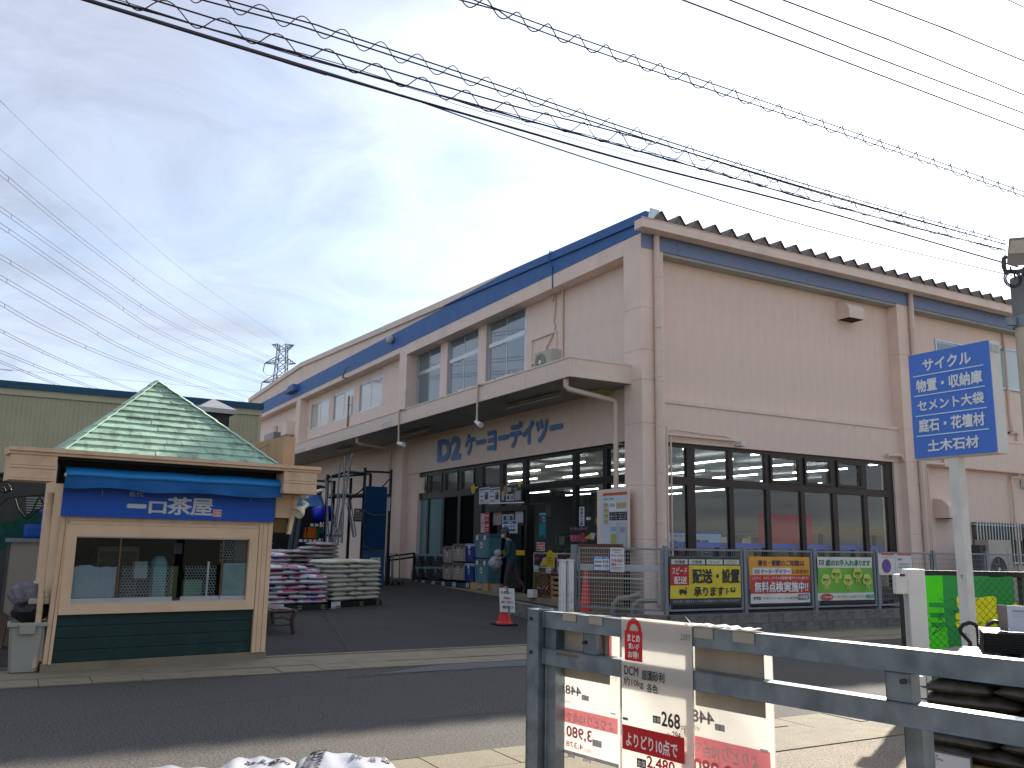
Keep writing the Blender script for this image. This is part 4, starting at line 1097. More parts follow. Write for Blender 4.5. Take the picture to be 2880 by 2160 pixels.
MB().box((GX1 - .06, 26.96, .2), (GX1 + .03, 27.02, GZ - .33)).build('corner_trim', mat('olive_trim', '#b9b594'), green)
lv = thing('louvre_panel', 'grey louvred panel on the wall behind the cabinet left of the kiosk', 'louvre', at_px(78, 1475, 15))
for i in range(11):
    a, b = at_px(76, 1470 - i * 7, 15), at_px(140, 1472 - i * 7, 15); MB().bar(a, b, .05, .018).build('slat', mat('louvre_grey', '#8b8f8f', rough=.5), lv)
# louvre sits in a dark slab, the warehouse wall's shade put into its colour
ln = thing('shaded_wall_slab', 'dark slab left of the kiosk, painted as the shaded lower warehouse wall', 'shed', at_px(60, 1700, 15.3))
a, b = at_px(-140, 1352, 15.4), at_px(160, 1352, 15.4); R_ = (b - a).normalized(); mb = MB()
mb.prism([(a.x, a.y, 0), (b.x, b.y, 0), (b.x, b.y, b.z), (a.x, a.y, a.z)], Vector((FWD.x, FWD.y, 0)) * 1.4); mb.build('wall', mat('shaded_wall_dark', '#3b3d38', rough=.8, var=.15, scale=2), ln)
# cables strung under the kiosk's left eave
cb = MB(); rr = random.Random(3)
for p in ([(-40, 1335), (20, 1332), (28, 1334)], [(-40, 1342), (15, 1341), (30, 1345)], [(-40, 1348), (25, 1352)]): cb.tube([at_px(*q, 11.9) for q in p], .022, 7)
for p in ([(0, 1420), (20, 1400), (60, 1396), (110, 1392), (150, 1386)], [(42, 1402), (50, 1430), (70, 1456), (90, 1440), (105, 1408), (112, 1398), (120, 1412), (130, 1440)], [(75, 1460), (130, 1420), (138, 1400)],
          [(5, 1372), (18, 1385), (30, 1372), (22, 1362), (8, 1366), (15, 1380)], [(0, 1378), (15, 1386), (32, 1376)]): cb.tube([at_px(*q, 12.3) for q in p], .012, 6)
tag(cb.build('cable_bundle', mat('cable_black', '#1a1a1b', rough=.6), at=at_px(60, 1400, 12.2)), 'tangle of black cables strung under the kiosk left eave', 'cables')
# beige cabinet with grey top
cab = thing('storage_cabinet', 'tall beige cabinet with grey worktop left of the kiosk', 'cabinet', at_px(60, 1800, 12.4))
c0, c1 = at_px(20, 1530, 12.5), at_px(132, 1530, 12.5)
b_ = MB(); b_.prism([(c0.x + .02, c0.y, .02), (c1.x, c1.y, .02), (c1.x, c1.y, 1.47), (c0.x + .02, c0.y, 1.47)], (.1, .6, 0)); b_.build('body', mat('cabinet_beige', '#8d867a', rough=.5, var=.06, scale=2), cab)
b_ = MB(); b_.prism([(c0.x - .03, c0.y - .05, 1.47), (c1.x, c1.y - .05, 1.47), (c1.x, c1.y - .05, 1.525), (c0.x - .03, c0.y - .05, 1.525)], (.1, .68, 0)); b_.build('worktop', mat('worktop_grey', '#6d7079', rough=.4, metal=.3), cab)
b_ = MB(); b_.bar((c0.x + .02, c0.y - .012, .03), (c0.x + .02, c0.y - .012, 1.46), .03, .02); b_.build('edge_strip', mat('strip_grey', '#5a5d66', rough=.4, metal=.3), cab)
jug = thing('water_container', 'blue plastic water container with pump lying on the grey worktop', 'container', (c0.x + .45, c0.y + .15, 1.525))
M_JUG = mat('blue_jug', '#1a5fc0', rough=.3, var=.06, trans=.1)
MB().bbox((-.26, -.14, .0), (.16, .16, .20), .05).build('body', M_JUG, jug, local=True); MB().lathe([(.035, .19), (.035, .36), (.05, .37), (.05, .42), (.03, .43)], (-.02, 0, 0), 12).build('spout', M_JUG, jug, local=True)
nt = MB(); pts = []
for i in range(9):
    for j in range(6): q = at_px(-20 + i * 20, 1545 - j * 15 - max(0, i - 2) * 9 + (i > 6) * 20, 12.9); pts.append(q + Vector((0, .04 * math.sin(i * 2 + j), .02 * math.cos(i * 3))))
nt.add(pts, [(i * 6 + j, (i + 1) * 6 + j, (i + 1) * 6 + j + 1, i * 6 + j + 1) for i in range(8) for j in range(5)], 0, True)
tag(nt.build('green_net', mat('net_green', '#0f4f42', rough=.8, var=.3, scale=40), at=at_px(40, 1540, 12.9)), 'dark green netting heaped behind the blue water container', 'net')
# waste bin
bn = thing('waste_bin', 'grey plastic waste bin beside the kiosk post', 'bin', on_z(62, 1893, 0))
bo = ROOT[bn.name].translation; M_BIN = mat('bin_grey', '#a3a296', rough=.5, var=.05, scale=3, dirt='#75746a', dirt_amt=.3)
bs = MB(); q = bmesh.new(); bmesh.ops.create_cube(q, size=1)
for v in q.verts: k = .37 if v.co.z > 0 else .29; v.co = Vector((v.co.x * k, v.co.y * .30 * k / .37, .28 + v.co.z * .56))
bmesh.ops.bevel(q, geom=list(q.edges), offset=.025, segments=2, affect='EDGES'); bs.bm(q); bs.build('body', M_BIN, bn, local=True)
rm = MB()
for lo, hi in (((-.205, -.17, .53), (.205, -.13, .575)), ((-.205, .13, .53), (.205, .17, .575)), ((-.205, -.13, .53), (-.17, .13, .575)), ((.17, -.13, .53), (.205, .13, .575))): rm.bbox(lo, hi, .008)
rm.build('rim', M_BIN, bn, local=True); MB().bbox((-.08, -.19, .45), (.08, -.165, .56), .006).build('handle', M_BIN, bn, local=True)
def crumple(c, r, seed, n=3, sx=1, sy=1, sz=1, amp=.35):
    q = bmesh.new(); bmesh.ops.create_icosphere(q, subdivisions=n, radius=1); rr = random.Random(seed)
    ph = [(Vector((rr.uniform(-1, 1), rr.uniform(-1, 1), rr.uniform(-1, 1))) * rr.uniform(2, 7), rr.uniform(0, 6)) for _ in range(9)]
    for v in q.verts:
        k = 1 + amp * sum(abs(math.sin(v.co.dot(d) + p)) for d, p in ph) / 9 - amp * .6
        v.co = Vector((v.co.x * sx, v.co.y * sy, v.co.z * sz)) * r * k + Vector(c)
    return q
pb = thing('rubbish_bag', 'clear and black crumpled rubbish bags heaped on the waste bin', 'bag', bo + Vector((0, .05, .575)))
MB().bm(crumple((0.02, .0, .12), .2, 5, sz=.7, sy=.8), 0).build('black_bag', mat('bin_liner', '#15161a', rough=.3, var=.2, scale=8), pb, local=True)
MB().bm(crumple((-.04, .0, .30), .19, 8, sz=.75, sy=.7, amp=.6), 0).build('clear_bag', mat('clear_film', '#9b96a0', rough=.25, var=.3, scale=12, trans=.5), pb, local=True)
MB().bbox((-.02, -.14, .20), (.2, .06, .27), .02).build('tray', mat('tray_cream', '#b0a890', rough=.6), pb, local=True)
rl = thing('paper_roll', 'white paper roll leaning against the kiosk downpipe', 'roll', at_px(95, 1710, 11.95)); MB().tube([at_px(92, 1712, 12.0), at_px(108, 1636, 12.0)], [.075, .055], 12).build('sheet', M_WHITE, rl); MB().bar(at_px(108, 1715, 12.05), at_px(118, 1630, 12.05), .04, .03).build('batten', mat('red_wood', '#6b2f1c', rough=.6), rl)
bd = MB(); bd.prism([at_px(-30, 1850, 12.0), at_px(-12, 1720, 12.2), at_px(8, 1722, 12.2), at_px(22, 1735, 12.2), at_px(2, 1840, 12.0)], (.01, .03, 0)); tag(bd.build('cardboard_sheet', mat('brown_card', '#5f4a3a', rough=.8), at=at_px(0, 1840, 12.0)), 'brown cardboard sheet leaning behind the grey waste bin', 'cardboard')

# ================================================================== BENCH
bench = thing('bench', 'brown slatted bench with curved legs beside the kiosk', 'bench', (4.0, 14.75, lot_z(14.75)))
M_BR = mat('brown_resin', '#4a3c38', rough=.5, var=.1, scale=5); M_BRS = mat('brown_slat', '#6e5750', rough=.5, var=.12, scale=6)
for i in range(4): MB().bbox((-.20 + i * .115, .0, .375 - .012 * abs(i - 1.5)), (-.20 + i * .115 + .10, 1.35, .415 - .012 * abs(i - 1.5)), .006).build('seat_slat', M_BRS, bench, local=True)
for i in range(3): MB().bbox((-.245 - i * .028, .0, .48 + i * .11), (-.22 - i * .028, 1.35, .57 + i * .11), .006).build('back_slat', M_BRS, bench, local=True)
for y in (.02, 1.28):
    lg = MB(); y1 = y + .05
    lg.tube([(.22, y, .385), (.27, y, .37), (.26, y, .31), (.22, y, .24), (.235, y, .12), (.26, y, .012)], .036, 6); lg.tube([(-.2, y, .36), (.22, y, .37)], .03, 6)
    lg.tube([(-.18, y, .36), (-.16, y, .22), (-.20, y, .1), (-.235, y, .012)], .036, 6); lg.tube([(-.17, y, .2), (-.05, y, .26), (.08, y, .27), (.21, y, .22)], .016, 6); lg.tube([(-.2, y, .16), (.0, y, .145), (.22, y, .16)], .018, 6)
    lg.tube([(-.2, y, .36), (-.24, y, .5), (-.31, y, .82)], .03, 6); lg.build('leg_frame', M_BR, bench, local=True)

# ================================================================== PALLETS OF BAGS
def pillow(L, Wd, H, seed, flat=.16, n=14, m=8):
    """filled sack: puffed middle, flat sealed ends, a few creases; origin at its underside"""
    r = random.Random(seed); ph = [r.uniform(0, 6) for _ in range(8)]; mb = MB(); vs = []; fs = []
    for side in (1, -1):
        for i in range(n + 1):
            for j in range(m + 1):
                u, v = i / n * 2 - 1, j / m * 2 - 1
                ex = max(0.0, 1 - abs(u) ** 5) ** .55; ey = max(0.0, 1 - abs(v) ** 4) ** .5
                h = H / 2 * (ex * ey * (1 + .10 * math.sin(4 * u + ph[0]) * math.cos(3 * v + ph[1])) + .03)
                h *= 1 + .07 * math.sin(11 * u + 4 * v + ph[2]) * ex
                k = 1 - .05 * (1 - ex) + .02 * math.sin(5 * v + ph[3]) * (abs(u) > .85)
                if side < 0: h *= .85
                vs.append((u * L / 2 * (1 + .015 * math.sin(6 * v + ph[4])), v * Wd / 2 * k, H * .46 + side * h))
    N1 = (n + 1) * (m + 1)
    for s_, b in ((1, 0), (-1, N1)):
        for i in range(n):
            for j in range(m):
                q = (b + i * (m + 1) + j, b + (i + 1) * (m + 1) + j, b + (i + 1) * (m + 1) + j + 1, b + i * (m + 1) + j + 1); fs.append(q if s_ > 0 else q[::-1])
    rim = [i * (m + 1) for i in range(n + 1)] + [n * (m + 1) + j for j in range(1, m + 1)] + [i * (m + 1) + m for i in range(n - 1, -1, -1)] + [j for j in range(m - 1, 0, -1)]
    for a, b in zip(rim, rim[1:] + rim[:1]): fs.append((a, b, b + N1, a + N1)[::-1])
    return mb.add(vs, fs, 0, True)
def bagmat(name, body, prints, edge=None, zcut=.055, rough=.32, scale=5.0):
    m = bpy.data.materials.new(name); m.use_nodes = True; N = m.node_tree.nodes; L = m.node_tree.links; b = N['Principled BSDF']; b.inputs['Roughness'].default_value = rough
    t = N.new('ShaderNodeTexCoord'); s = N.new('ShaderNodeSeparateXYZ'); L.new(t.outputs['Object'], s.inputs[0])
    oi = N.new('ShaderNodeObjectInfo')
    off = N.new('ShaderNodeVectorMath'); off.operation = 'ADD'; L.new(t.outputs['Object'], off.inputs[0]); L.new(oi.outputs['Random'], off.inputs[1])
    vo = N.new('ShaderNodeTexVoronoi'); vo.distance = 'CHEBYCHEV'; vo.inputs['Scale'].default_value = scale; L.new(off.outputs[0], vo.inputs['Vector'])
    sc_ = N.new('ShaderNodeSeparateColor'); L.new(vo.outputs['Color'], sc_.inputs[0])
    cr = N.new('ShaderNodeValToRGB'); cr.color_ramp.interpolation = 'CONSTANT'
    while len(cr.color_ramp.elements) < len(prints): cr.color_ramp.elements.new(.5)
    for i, c in enumerate(prints): cr.color_ramp.elements[i].position = i / len(prints); cr.color_ramp.elements[i].color = (*lin(c), 1)
    L.new(sc_.outputs[0], cr.inputs[0])
    mr = N.new('ShaderNodeMapRange'); mr.inputs['From Min'].default_value = zcut - .004; mr.inputs['From Max'].default_value = zcut + .004; L.new(s.outputs['Z'], mr.inputs['Value'])
    mx = N.new('ShaderNodeMix'); mx.data_type = 'RGBA'; mx.inputs['A'].default_value = (*lin(body), 1); L.new(cr.outputs[0], mx.inputs['B']); L.new(mr.outputs['Result'], mx.inputs[0]); cur = mx.outputs['Result']
    if edge:
        w = N.new('ShaderNodeTexWave'); w.inputs['Scale'].default_value = 9; w.inputs['Distortion'].default_value = 2; L.new(off.outputs[0], w.inputs['Vector'])
        g = N.new('ShaderNodeMapRange'); g.inputs['From Min'].default_value = .012; g.inputs['From Max'].default_value = .028; g.inputs['To Min'].default_value = .85; g.inputs['To Max'].default_value = 0; L.new(s.outputs['Z'], g.inputs['Value'])
        m2 = N.new('ShaderNodeMix'); m2.data_type = 'RGBA'; L.new(cur, m2.inputs['A']); m2.inputs['B'].default_value = (*lin(edge), 1); L.new(g.outputs['Result'], m2.inputs[0]); cur = m2.outputs['Result']
    nz_ = N.new('ShaderNodeTexNoise'); nz_.inputs['Scale'].default_value = 22; nz_.inputs['Detail'].default_value = 4; L.new(off.outputs[0], nz_.inputs['Vector'])
    m3 = N.new('ShaderNodeMix'); m3.data_type = 'RGBA'; m3.blend_type = 'MULTIPLY'; m3.inputs[0].default_value = .35; L.new(cur, m3.inputs['A']); L.new(nz_.outputs['Color'], m3.inputs['B'])
    L.new(m3.outputs['Result'], b.inputs['Base Color'])
    bp = N.new('ShaderNodeBump'); bp.inputs['Strength'].default_value = .35; bp.inputs['Distance'].default_value = .01
    n2 = N.new('ShaderNodeTexNoise'); n2.inputs['Scale'].default_value = 14; n2.inputs['Distortion'].default_value = 1.5; L.new(off.outputs[0], n2.inputs['Vector']); L.new(n2.outputs['Fac'], bp.inputs['Height']); L.new(bp.outputs[0], b.inputs['Normal'])
    return m
B_CREAM = bagmat('cream_bag', '#bdbdb4', ['#d0cba8', '#cbc6a2', '#c9c9c0'], zcut=.075, rough=.35)
B_PINK = bagmat('pink_bag', '#bfc1ca', ['#c2486a', '#cfd1da', '#b84560', '#d2d5de', '#d9dbe2', '#4a5c98', '#d6d8e0', '#cfa0b0'], edge='#a8486a', zcut=.062, scale=7)
B_GREY = bagmat('grey_bag', '#a5a5a6', ['#a08a80', '#b8b4b0', '#8d5a4c', '#b0a8a4', '#77706c'], edge='#8a4336', zcut=.066, scale=9)
ORD = ['bottom', 'second', 'third', 'fourth', 'fifth', 'sixth', 'seventh', 'eighth', 'ninth', 'tenth', 'eleventh', 'twelfth', 'thirteenth']
def pallet(P, rz, w, d, label):
    t = thing('pallet', label, 'pallet', P, rz, 'pallets under the bag stacks')
    for i in range(5): boxpiece('deck_board', (0, i * d / 5 + .005, .10), (w, (i + 1) * d / 5 - .02, .125), M_BLACK, t)
    for i in range(3): boxpiece('bearer', (i * (w - .1) / 2, 0, 0), (i * (w - .1) / 2 + .1, d, .10), M_BLACK, t)
    boxpiece('front_board', (0, -.012, .0), (w, -.001, .125), M_BLACK, t)
    return t
def stack(P, rz, layers, w, meshes, H, gname, desc, z0=.125, top_skip=None, rows=2, seed=1):
    """alternate layers of two lengthwise and three crosswise sacks"""
    r = random.Random(seed); R = Matrix.Translation(Vector(P)) @ Matrix.Rotation(rz, 4, 'Z'); lab2 = ['left', 'right']; lab3 = ['left', 'middle', 'right']
    for k in range(layers):
        long_ = (k % 2 == 0); cols = 2 if long_ else 3; dpt = .40 if long_ else .62
        for rw in range(rows if long_ else 1):
            for c in range(cols):
                if top_skip and top_skip(k, c, rw, cols): continue
                o = bpy.data.objects.new('soil_bag', r.choice(meshes)); C.objects.link(o)
                x = (c + .5) * w / cols + r.uniform(-.015, .015); y = dpt / 2 + rw * .41 + r.uniform(-.012, .02)
                ang = (0 if long_ else PI / 2) + r.uniform(-.04, .04) + (PI if r.random() < .5 else 0)
                o.matrix_world = R @ TRS((x, y, z0 + k * H), (w / 2 / .62 if long_ else 1, w / 3 / .42 if not long_ else 1, 1), (r.uniform(-.03, .03), r.uniform(-.025, .025), ang))
                who = (lab2 if cols == 2 else lab3)[c]; row = '' if rows == 1 else (' front' if rw == 0 else ' back')
                tag(o, f'{desc}, {ORD[k] if k < layers - 1 else "top"} layer, {who}{row if long_ else ""}', 'bag', gname)
cream = [pillow(.64, .43, .115, s).mesh('soil_bag', B_CREAM) for s in (1, 2, 3)]
pink = [pillow(.64, .43, .11, s).mesh('soil_bag', B_PINK) for s in (4, 5, 6)]
grey = [pillow(.64, .43, .115, s).mesh('soil_bag', B_GREY) for s in (7, 8, 9)]
a1 = math.radians(8); a2 = math.radians(24)
P1 = Vector((4.72, 18.40, lot_z(18.4) + .004)); P2 = Vector((6.22, 18.85, lot_z(18.9) + .004))
pallet(P1, a1, 1.36, .95, 'black pallet under the pink and white soil bags'); pallet(P2, a2, 1.50, .95, 'black pallet under the cream soil bags')
stack(P1, a1, 8, 1.34, pink, .098, 'pink soil bags on the left pallet', 'pink bag of the left front stack', seed=2, top_skip=lambda k, c, rw, n: (k == 7 and c == 2) or (k == 6 and rw == 0 and c == 1) or (k == 5 and c == 0 and False))
stack(P2, a2, 9, 1.48, cream, .098, 'cream soil bags on the right pallet', 'cream bag of the right front stack', seed=3)
P3 = Vector((5.55, 21.6, lot_z(21.6) + .004)); pallet(P3, math.radians(16), 2.0, .95, 'black pallet under the grey soil bags behind the cream ones')
stack(P3, math.radians(16), 12, 2.0, grey, .10, 'grey soil bags on the rear pallet', 'grey bag of the wide rear stack', seed=4, rows=1, top_skip=lambda k, c, rw, n: (k == 11 and c != n - 1) or (k == 10 and c == 0))
P4 = Vector((4.55, 21.0, lot_z(21) + .004)); pallet(P4, math.radians(10), .95, .95, 'black pallet under the bag stack nearest the kiosk post')
stack(P4, math.radians(10), 13, .95, grey, .112, 'bags of the tall narrow stack by the kiosk', 'grey bag of the tall stack by the kiosk', seed=5, rows=1)
P5 = Vector((4.2, 19.5, lot_z(19.5) + .004)); pallet(P5, a1, 1.3, .6, 'black pallet behind the pink soil bags')
stack(P5, a1, 10, 1.3, pink, .10, 'pink soil bags of the higher stack', 'pink bag of the higher stack behind', seed=6, rows=1)
for (x, y, P, rz, t, lb) in ((785, 1720, P1, a1, '398', 'white price card with 398 on the left pallet'), (945, 1713, P2, a2, '498', 'white price card with 498 on the right pallet')):
    nn = Vector((-math.sin(rz), math.cos(rz), 0)); s = sheet_px((x - 13, y - 20), (x + 12, y), P=P - nn * .04, n=nn); s.board('#c9cdd2', .004); s.text('本体', .12, .62, .4, .82, '#22252b', .02); s.text(t, .42, .5, .95, .85, '#22252b', .03); s.rect(.08, .1, .6, .16, '#8a8f96'); s.build('price_card', lb, 'price card')
for P, rz, xs in ((P1, a1, (.66, 1.18)), (P2, a2, (.82, 1.33))):
    for x in xs:
        M_ = Matrix.Translation(P) @ Matrix.Rotation(rz, 4, 'Z'); q = Sheet(M_ @ Vector((x, -.014, .115)), M_.to_3x3() @ Vector((1, 0, 0)), (0, 0, -1), .11, .10)
        q.board(M_BLACK, .002); q.text('軽量', .05, .05, .95, .42, '#9c9f6a', .0); q.text('専用', .05, .55, .95, .95, '#9c9f6a', .0)
        q.build('pallet_label', 'faded yellow lettering plate on the black pallet, ' + ('left' if x == xs[0] else 'right') + ' one under the ' + ('pink' if P is P1 else 'cream') + ' bags', 'plate', 'lettering plates on the pallets')

# ================================================================== RACK OF PIPES, CART PARK
YRK = 25.0
rack = thing('pipe_rack', 'dark steel storage rack holding pipes against the beige wall', 'rack', on_y(1010, 1620, YRK))
M_RK = mat('rack_steel', '#23262b', rough=.5, metal=.5, var=.15, scale=6); M_POLE = mat('steel_tube', '#6f7479', rough=.35, metal=.7, var=.15, scale=8)
R2 = lambda x, y, d=0.0: on_y(700 + .36157 * x, 1200 + .36157 * y, YRK + d)
zg = lot_z(YRK)
def post(x, yt, d=0.0): p = R2(x, yt, d); MB().bar((p.x, p.y, zg), p, .07, .07).build('upright', M_RK, rack)
for x, y, d in ((615, 372, 0), (665, 420, .8), (905, 318, 0), (947, 365, .8), (1107, 335, .3), (795, 400, .8)): post(x, y, d)
for a, b in (((615, 395), (905, 372)), ((760, 352), (905, 372)), ((615, 395), (760, 352)), ((915, 348), (1105, 357)), ((640, 545), (900, 540)), ((905, 545), (1105, 530)), ((600, 845), (720, 850)), ((520, 420), (660, 430)), ((520, 470), (600, 470))):
    MB().bar(R2(*a), R2(*b), .05, .06).build('cross_bar', M_RK, rack)
for a, b in (((1105, 395), (1010, 500)), ((950, 520), (880, 480)), ((895, 480), (780, 570))): MB().bar(R2(*a), R2(*b), .035, .035).build('brace', M_RK, rack)
MB().prism([R2(765, 365), R2(905, 378), R2(950, 378, .8), R2(800, 362, .8)], (0, 0, .08)).build('top_plate', M_RK, rack)
MB().prism([R2(620, 545, -.1), R2(1105, 535, -.1), R2(1105, 535, .8), R2(640, 540, .8)], (0, 0, -.05)).build('tray', M_RK, rack)
lp_ = [((747, 232), (722, 905), .035), ((806, 212), (758, 420), .028), ((708, 300), (690, 560), .026), ((595, 400), (625, 900), .03), ((640, 385), (650, 880), .022), ((800, 225), (690, 915), .024), ((700, 520), (640, 900), .018), ((712, 530), (665, 910), .018), ((690, 600), (655, 905), .016),
       ((735, 560), (690, 910), .018), ((770, 560), (820, 860), .02), ((790, 570), (835, 850), .018), ((640, 560), (700, 900), .018), ((760, 590), (812, 860), .016), ((610, 420), (600, 900), .02), ((725, 620), (675, 905), .015)]
for i, (a, b, rd) in enumerate(lp_):
    o = MB().tube([R2(*a, -.25 + .05 * (i % 5)), R2(*b, -.45 + .06 * (i % 5))], rd, 8).build('steel_pipe', M_POLE, at=R2(*b, -.4))
    rk = sorted(range(len(lp_)), key=lambda q: lp_[q][0][0]).index(i)
    tag(o, ('thick' if rd > .025 else 'thin') + ' steel pipe leaning in the rack, ' + ['leftmost', 'second', 'third', 'fourth', 'fifth', 'sixth', 'seventh', 'eighth', 'ninth', 'tenth', 'eleventh', 'twelfth', 'thirteenth', 'fourteenth', 'fifteenth', 'rightmost'][rk] + (' by' if rk in (0, 15) else ' from the left by') + ' its upper end', 'pipe', 'steel pipes leaning in the rack')
bundle = MB(); rr = random.Random(2)
for i in range(26): x0 = rr.uniform(615, 900); bundle.tube([R2(x0, 540 + rr.uniform(-14, 4), rr.uniform(-.1, .5)), R2(x0 + rr.uniform(60, 140), 536 + rr.uniform(-14, 4), rr.uniform(-.1, .5))], .02, 6)
tag(bundle.build('pipe_offcuts', M_POLE, at=R2(750, 545)), 'heap of short steel pipes lying on the rack tray', 'pipes', kind='stuff')
# blue corrugated sheet standing on end
a, b = R2(910, 462, -.5), R2(1056, 965, -.5); cs = MB(); n = 24; w = (b.x - a.x) / n; z0, z1 = b.z, a.z
pr_ = [(a.x + i * w / 2, a.y + (.012 if i % 2 else -.012)) for i in range(2 * n + 1)]
for (xa, ya_), (xb, yb_) in zip(pr_[:-1], pr_[1:]): cs.quad((xa, ya_, z0), (xb, yb_, z0), (xb, yb_, z1), (xa, ya_, z1))
for (xa, ya_), (xb, yb_) in zip(pr_[:-1], pr_[1:]): cs.quad((xa, ya_ + .07, z0), (xb, yb_ + .07, z0), (xb, yb_ + .07, z1), (xa, ya_ + .07, z1))
cs.box((a.x, a.y + .0, z0), (a.x + .004, a.y + .07, z1)); cs.box((b.x - .004, a.y, z0), (b.x, a.y + .07, z1)); cs.box((a.x, a.y - .01, z1 - .004), (b.x, a.y + .08, z1)); cs.box((a.x, a.y - .01, zg + .02), (b.x, a.y + .08, z0))
tag(cs.build('corrugated_sheets', mat('corrugated_blue', '#173f63', rough=.5, var=.08, scale=3), at=((a.x + b.x) / 2, a.y, zg)), 'tall stack of blue corrugated sheets roped to the rack', 'sheets')
rope = MB()
for yy_ in (690, 965): rope.tube([R2(890, yy_ - 45, -.62), R2(930, yy_ - 15, -.64), R2(980, yy_, -.65), R2(1060, yy_ - 5, -.62)], .014, 6)
tag(rope.build('rope', mat('rope_tan', '#57523a', rough=.8), at=R2(980, 690, -.65)), 'loose rope tied round the blue corrugated sheets', 'rope')
s = sheet_px((700 + .36157 * 820, 1200 + .36157 * 636), (700 + .36157 * 888, 1200 + .36157 * 740), Y=YRK - .7); s.board('#2c2d30', .01); s.text('木材', .12, .1, .55, .26, '#b8b8b4', .02); s.text('竹材入ります', .1, .3, .9, .42, '#b8b8b4', .01)
for v in (.52, .62, .72, .82): s.rect(.1, v, .85, v + .03, '#8d8d8a')
s.build('notice_board', 'dark notice sheet hung on the pipe rack', 'notice')
s = sheet_px((700 + .36157 * 1056, 1200 + .36157 * 540), (700 + .36157 * 1098, 1200 + .36157 * 655), Y=YRK - .2); s.board('#b3b5b6', .01); s.rect(0, .0, 1, .1, '#a1452f'); s.build('notice_sheet', 'pale notice half hidden behind the blue corrugated sheets', 'notice')
# shelf with baskets, under a shelter with a blue awning, its shade a black panel
S2 = lambda x, y, Y=26.0: on_y(740 + .34672 * x, 1400 + .34672 * y, Y)
sh = thing('goods_shelf', 'dark goods shelf with white label strips beside the pipe rack', 'shelf', S2(370, 560))
for (x0, x1, y) in ((375, 495, 212), (245, 485, 338), (60, 190, 245)):
    a, b = S2(x0, y), S2(x1, y); MB().box((a.x, 25.9, a.z - .03), (b.x, 26.45, a.z)).build('shelf_board', M_RK, sh)
    for k in range(max(2, int((b.x - a.x) / .14))): MB().box((a.x + k * .14, 25.885, a.z - .07), (a.x + k * .14 + .10, 25.895, a.z + .01)).build('label', M_WHITE, sh)
for x in (250, 372, 490): a = S2(x, 60); MB().box((a.x - .02, 26.0, zg), (a.x + .02, 26.05, a.z)).build('upright', M_RK, sh)
def crate(x0, y0, x1, y1, c, label, name='crate'):
    a, b = S2(x0, y0), S2(x1, y1); t = thing(name, label, 'crate', ((a.x + b.x) / 2, 26.15, b.z)); m = mat('crate ' + c, c, rough=.45, var=.08)
    w, h, d = b.x - a.x, a.z - b.z, .36; q = MB()
    for lo, hi in (((-w / 2, -d / 2, 0), (w / 2, d / 2, .015)), ((-w / 2, -d / 2, .015), (w / 2, -d / 2 + .012, h)), ((-w / 2, d / 2 - .012, .015), (w / 2, d / 2, h)), ((-w / 2, -d / 2 + .012, .015), (-w / 2 + .012, d / 2 - .012, h)), ((w / 2 - .012, -d / 2 + .012, .015), (w / 2, d / 2 - .012, h))): q.box(lo, hi)
    q.build('body', m, t, local=True); q = MB()
    for z in (.3, .65, .97): q.box((-w / 2 - .008, -d / 2 - .01, h * z - .012), (w / 2 + .008, -d / 2 - .001, h * z + .008))
    q.build('rib', m, t, local=True); return t
crate(356, 280, 424, 328, '#c9660f', 'lower orange crate on the dark goods shelf'); crate(366, 238, 426, 280, '#c9660f', 'upper orange crate stacked on the goods shelf'); crate(428, 238, 482, 330, '#1e6236', 'green crate beside the orange crates on the shelf')
crate(455, 285, 500, 331, '#1d4a86', 'small blue crate at the end of the goods shelf')
for k in range(4):
    a = S2(408 + k * 20, 200); o = MB(); o.lathe([(.02, 0), (.22, .03), (.24, .34), (.225, .34), (.2, .04), (.0, .02)], (0, 0, 0), 16)
    o = o.build('plastic_tub', mat('tub_blue', '#1c2ec0', rough=.35, var=.08)); o.location = (a.x, 26.1, a.z + .0); o.rotation_euler = (0, PI / 2 - .2, 0); o.location.z += .22
    tag(o, 'round blue tub standing on edge on the upper shelf, ' + ['leftmost', 'second from left', 'third from left', 'rightmost'][k] + ' one', 'tub', 'blue tubs on the upper shelf')
shd = thing('shaded_shelter', 'storage shelter behind the bag stacks, its inner shade made as a black panel', 'shelter', S2(300, 560, 27.2))
a, b = S2(40, 60, 27.4), S2(420, 60, 27.4)
MB().box((a.x, 27.4, .2), (b.x + .2, 27.45, 3.3)).build('shade_panel', M_BLACK, shd)  # black panel stands in for the shade under the awning
for x in (212, 255): p = S2(x, 0, 24.6); MB().bar((p.x, p.y, .25), (p.x + .25, p.y, 3.1), .09, .09).build('post', mat('shelter_post', '#4a5058', rough=.5, metal=.4), shd)
aw2 = MB(); q = [on_y(*p, Y_) for p, Y_ in (((838, 1398), 24), ((893, 1392), 24), ((909, 1422), 23.7), ((838, 1428), 23.7))]; aw2.prism(q, (0, .05, .03)); q = [on_y(*p, 23.98) for p in ((893, 1392), (901, 1390), (911, 1420), (906, 1424))]; aw2.prism(q, (.03, .02, 0))
aw2.build('awning', mat('awning_dusty_blue', '#15507e', rough=.5, var=.1), shd); MB().tube([on_y(880, 1385, 23.9), on_y(906, 1379, 23.9)], .05, 8).build('awning_roll', M_CREAM, shd)
tp = MB()
for i in range(8): a = S2(60 + i * 18, 262, 25.8); tp.box((a.x, 25.8, a.z - .02), (a.x + .10, 25.9, a.z + .3), i % 2)
tag(tp.build('spray_bottles', [mat('bottle_pale', '#8fb0bd', rough=.3), mat('bottle_dark', '#39506a', rough=.3)], at=S2(120, 262, 25.85)), 'row of pale blue bottles on the shelf by the kiosk', 'bottles')
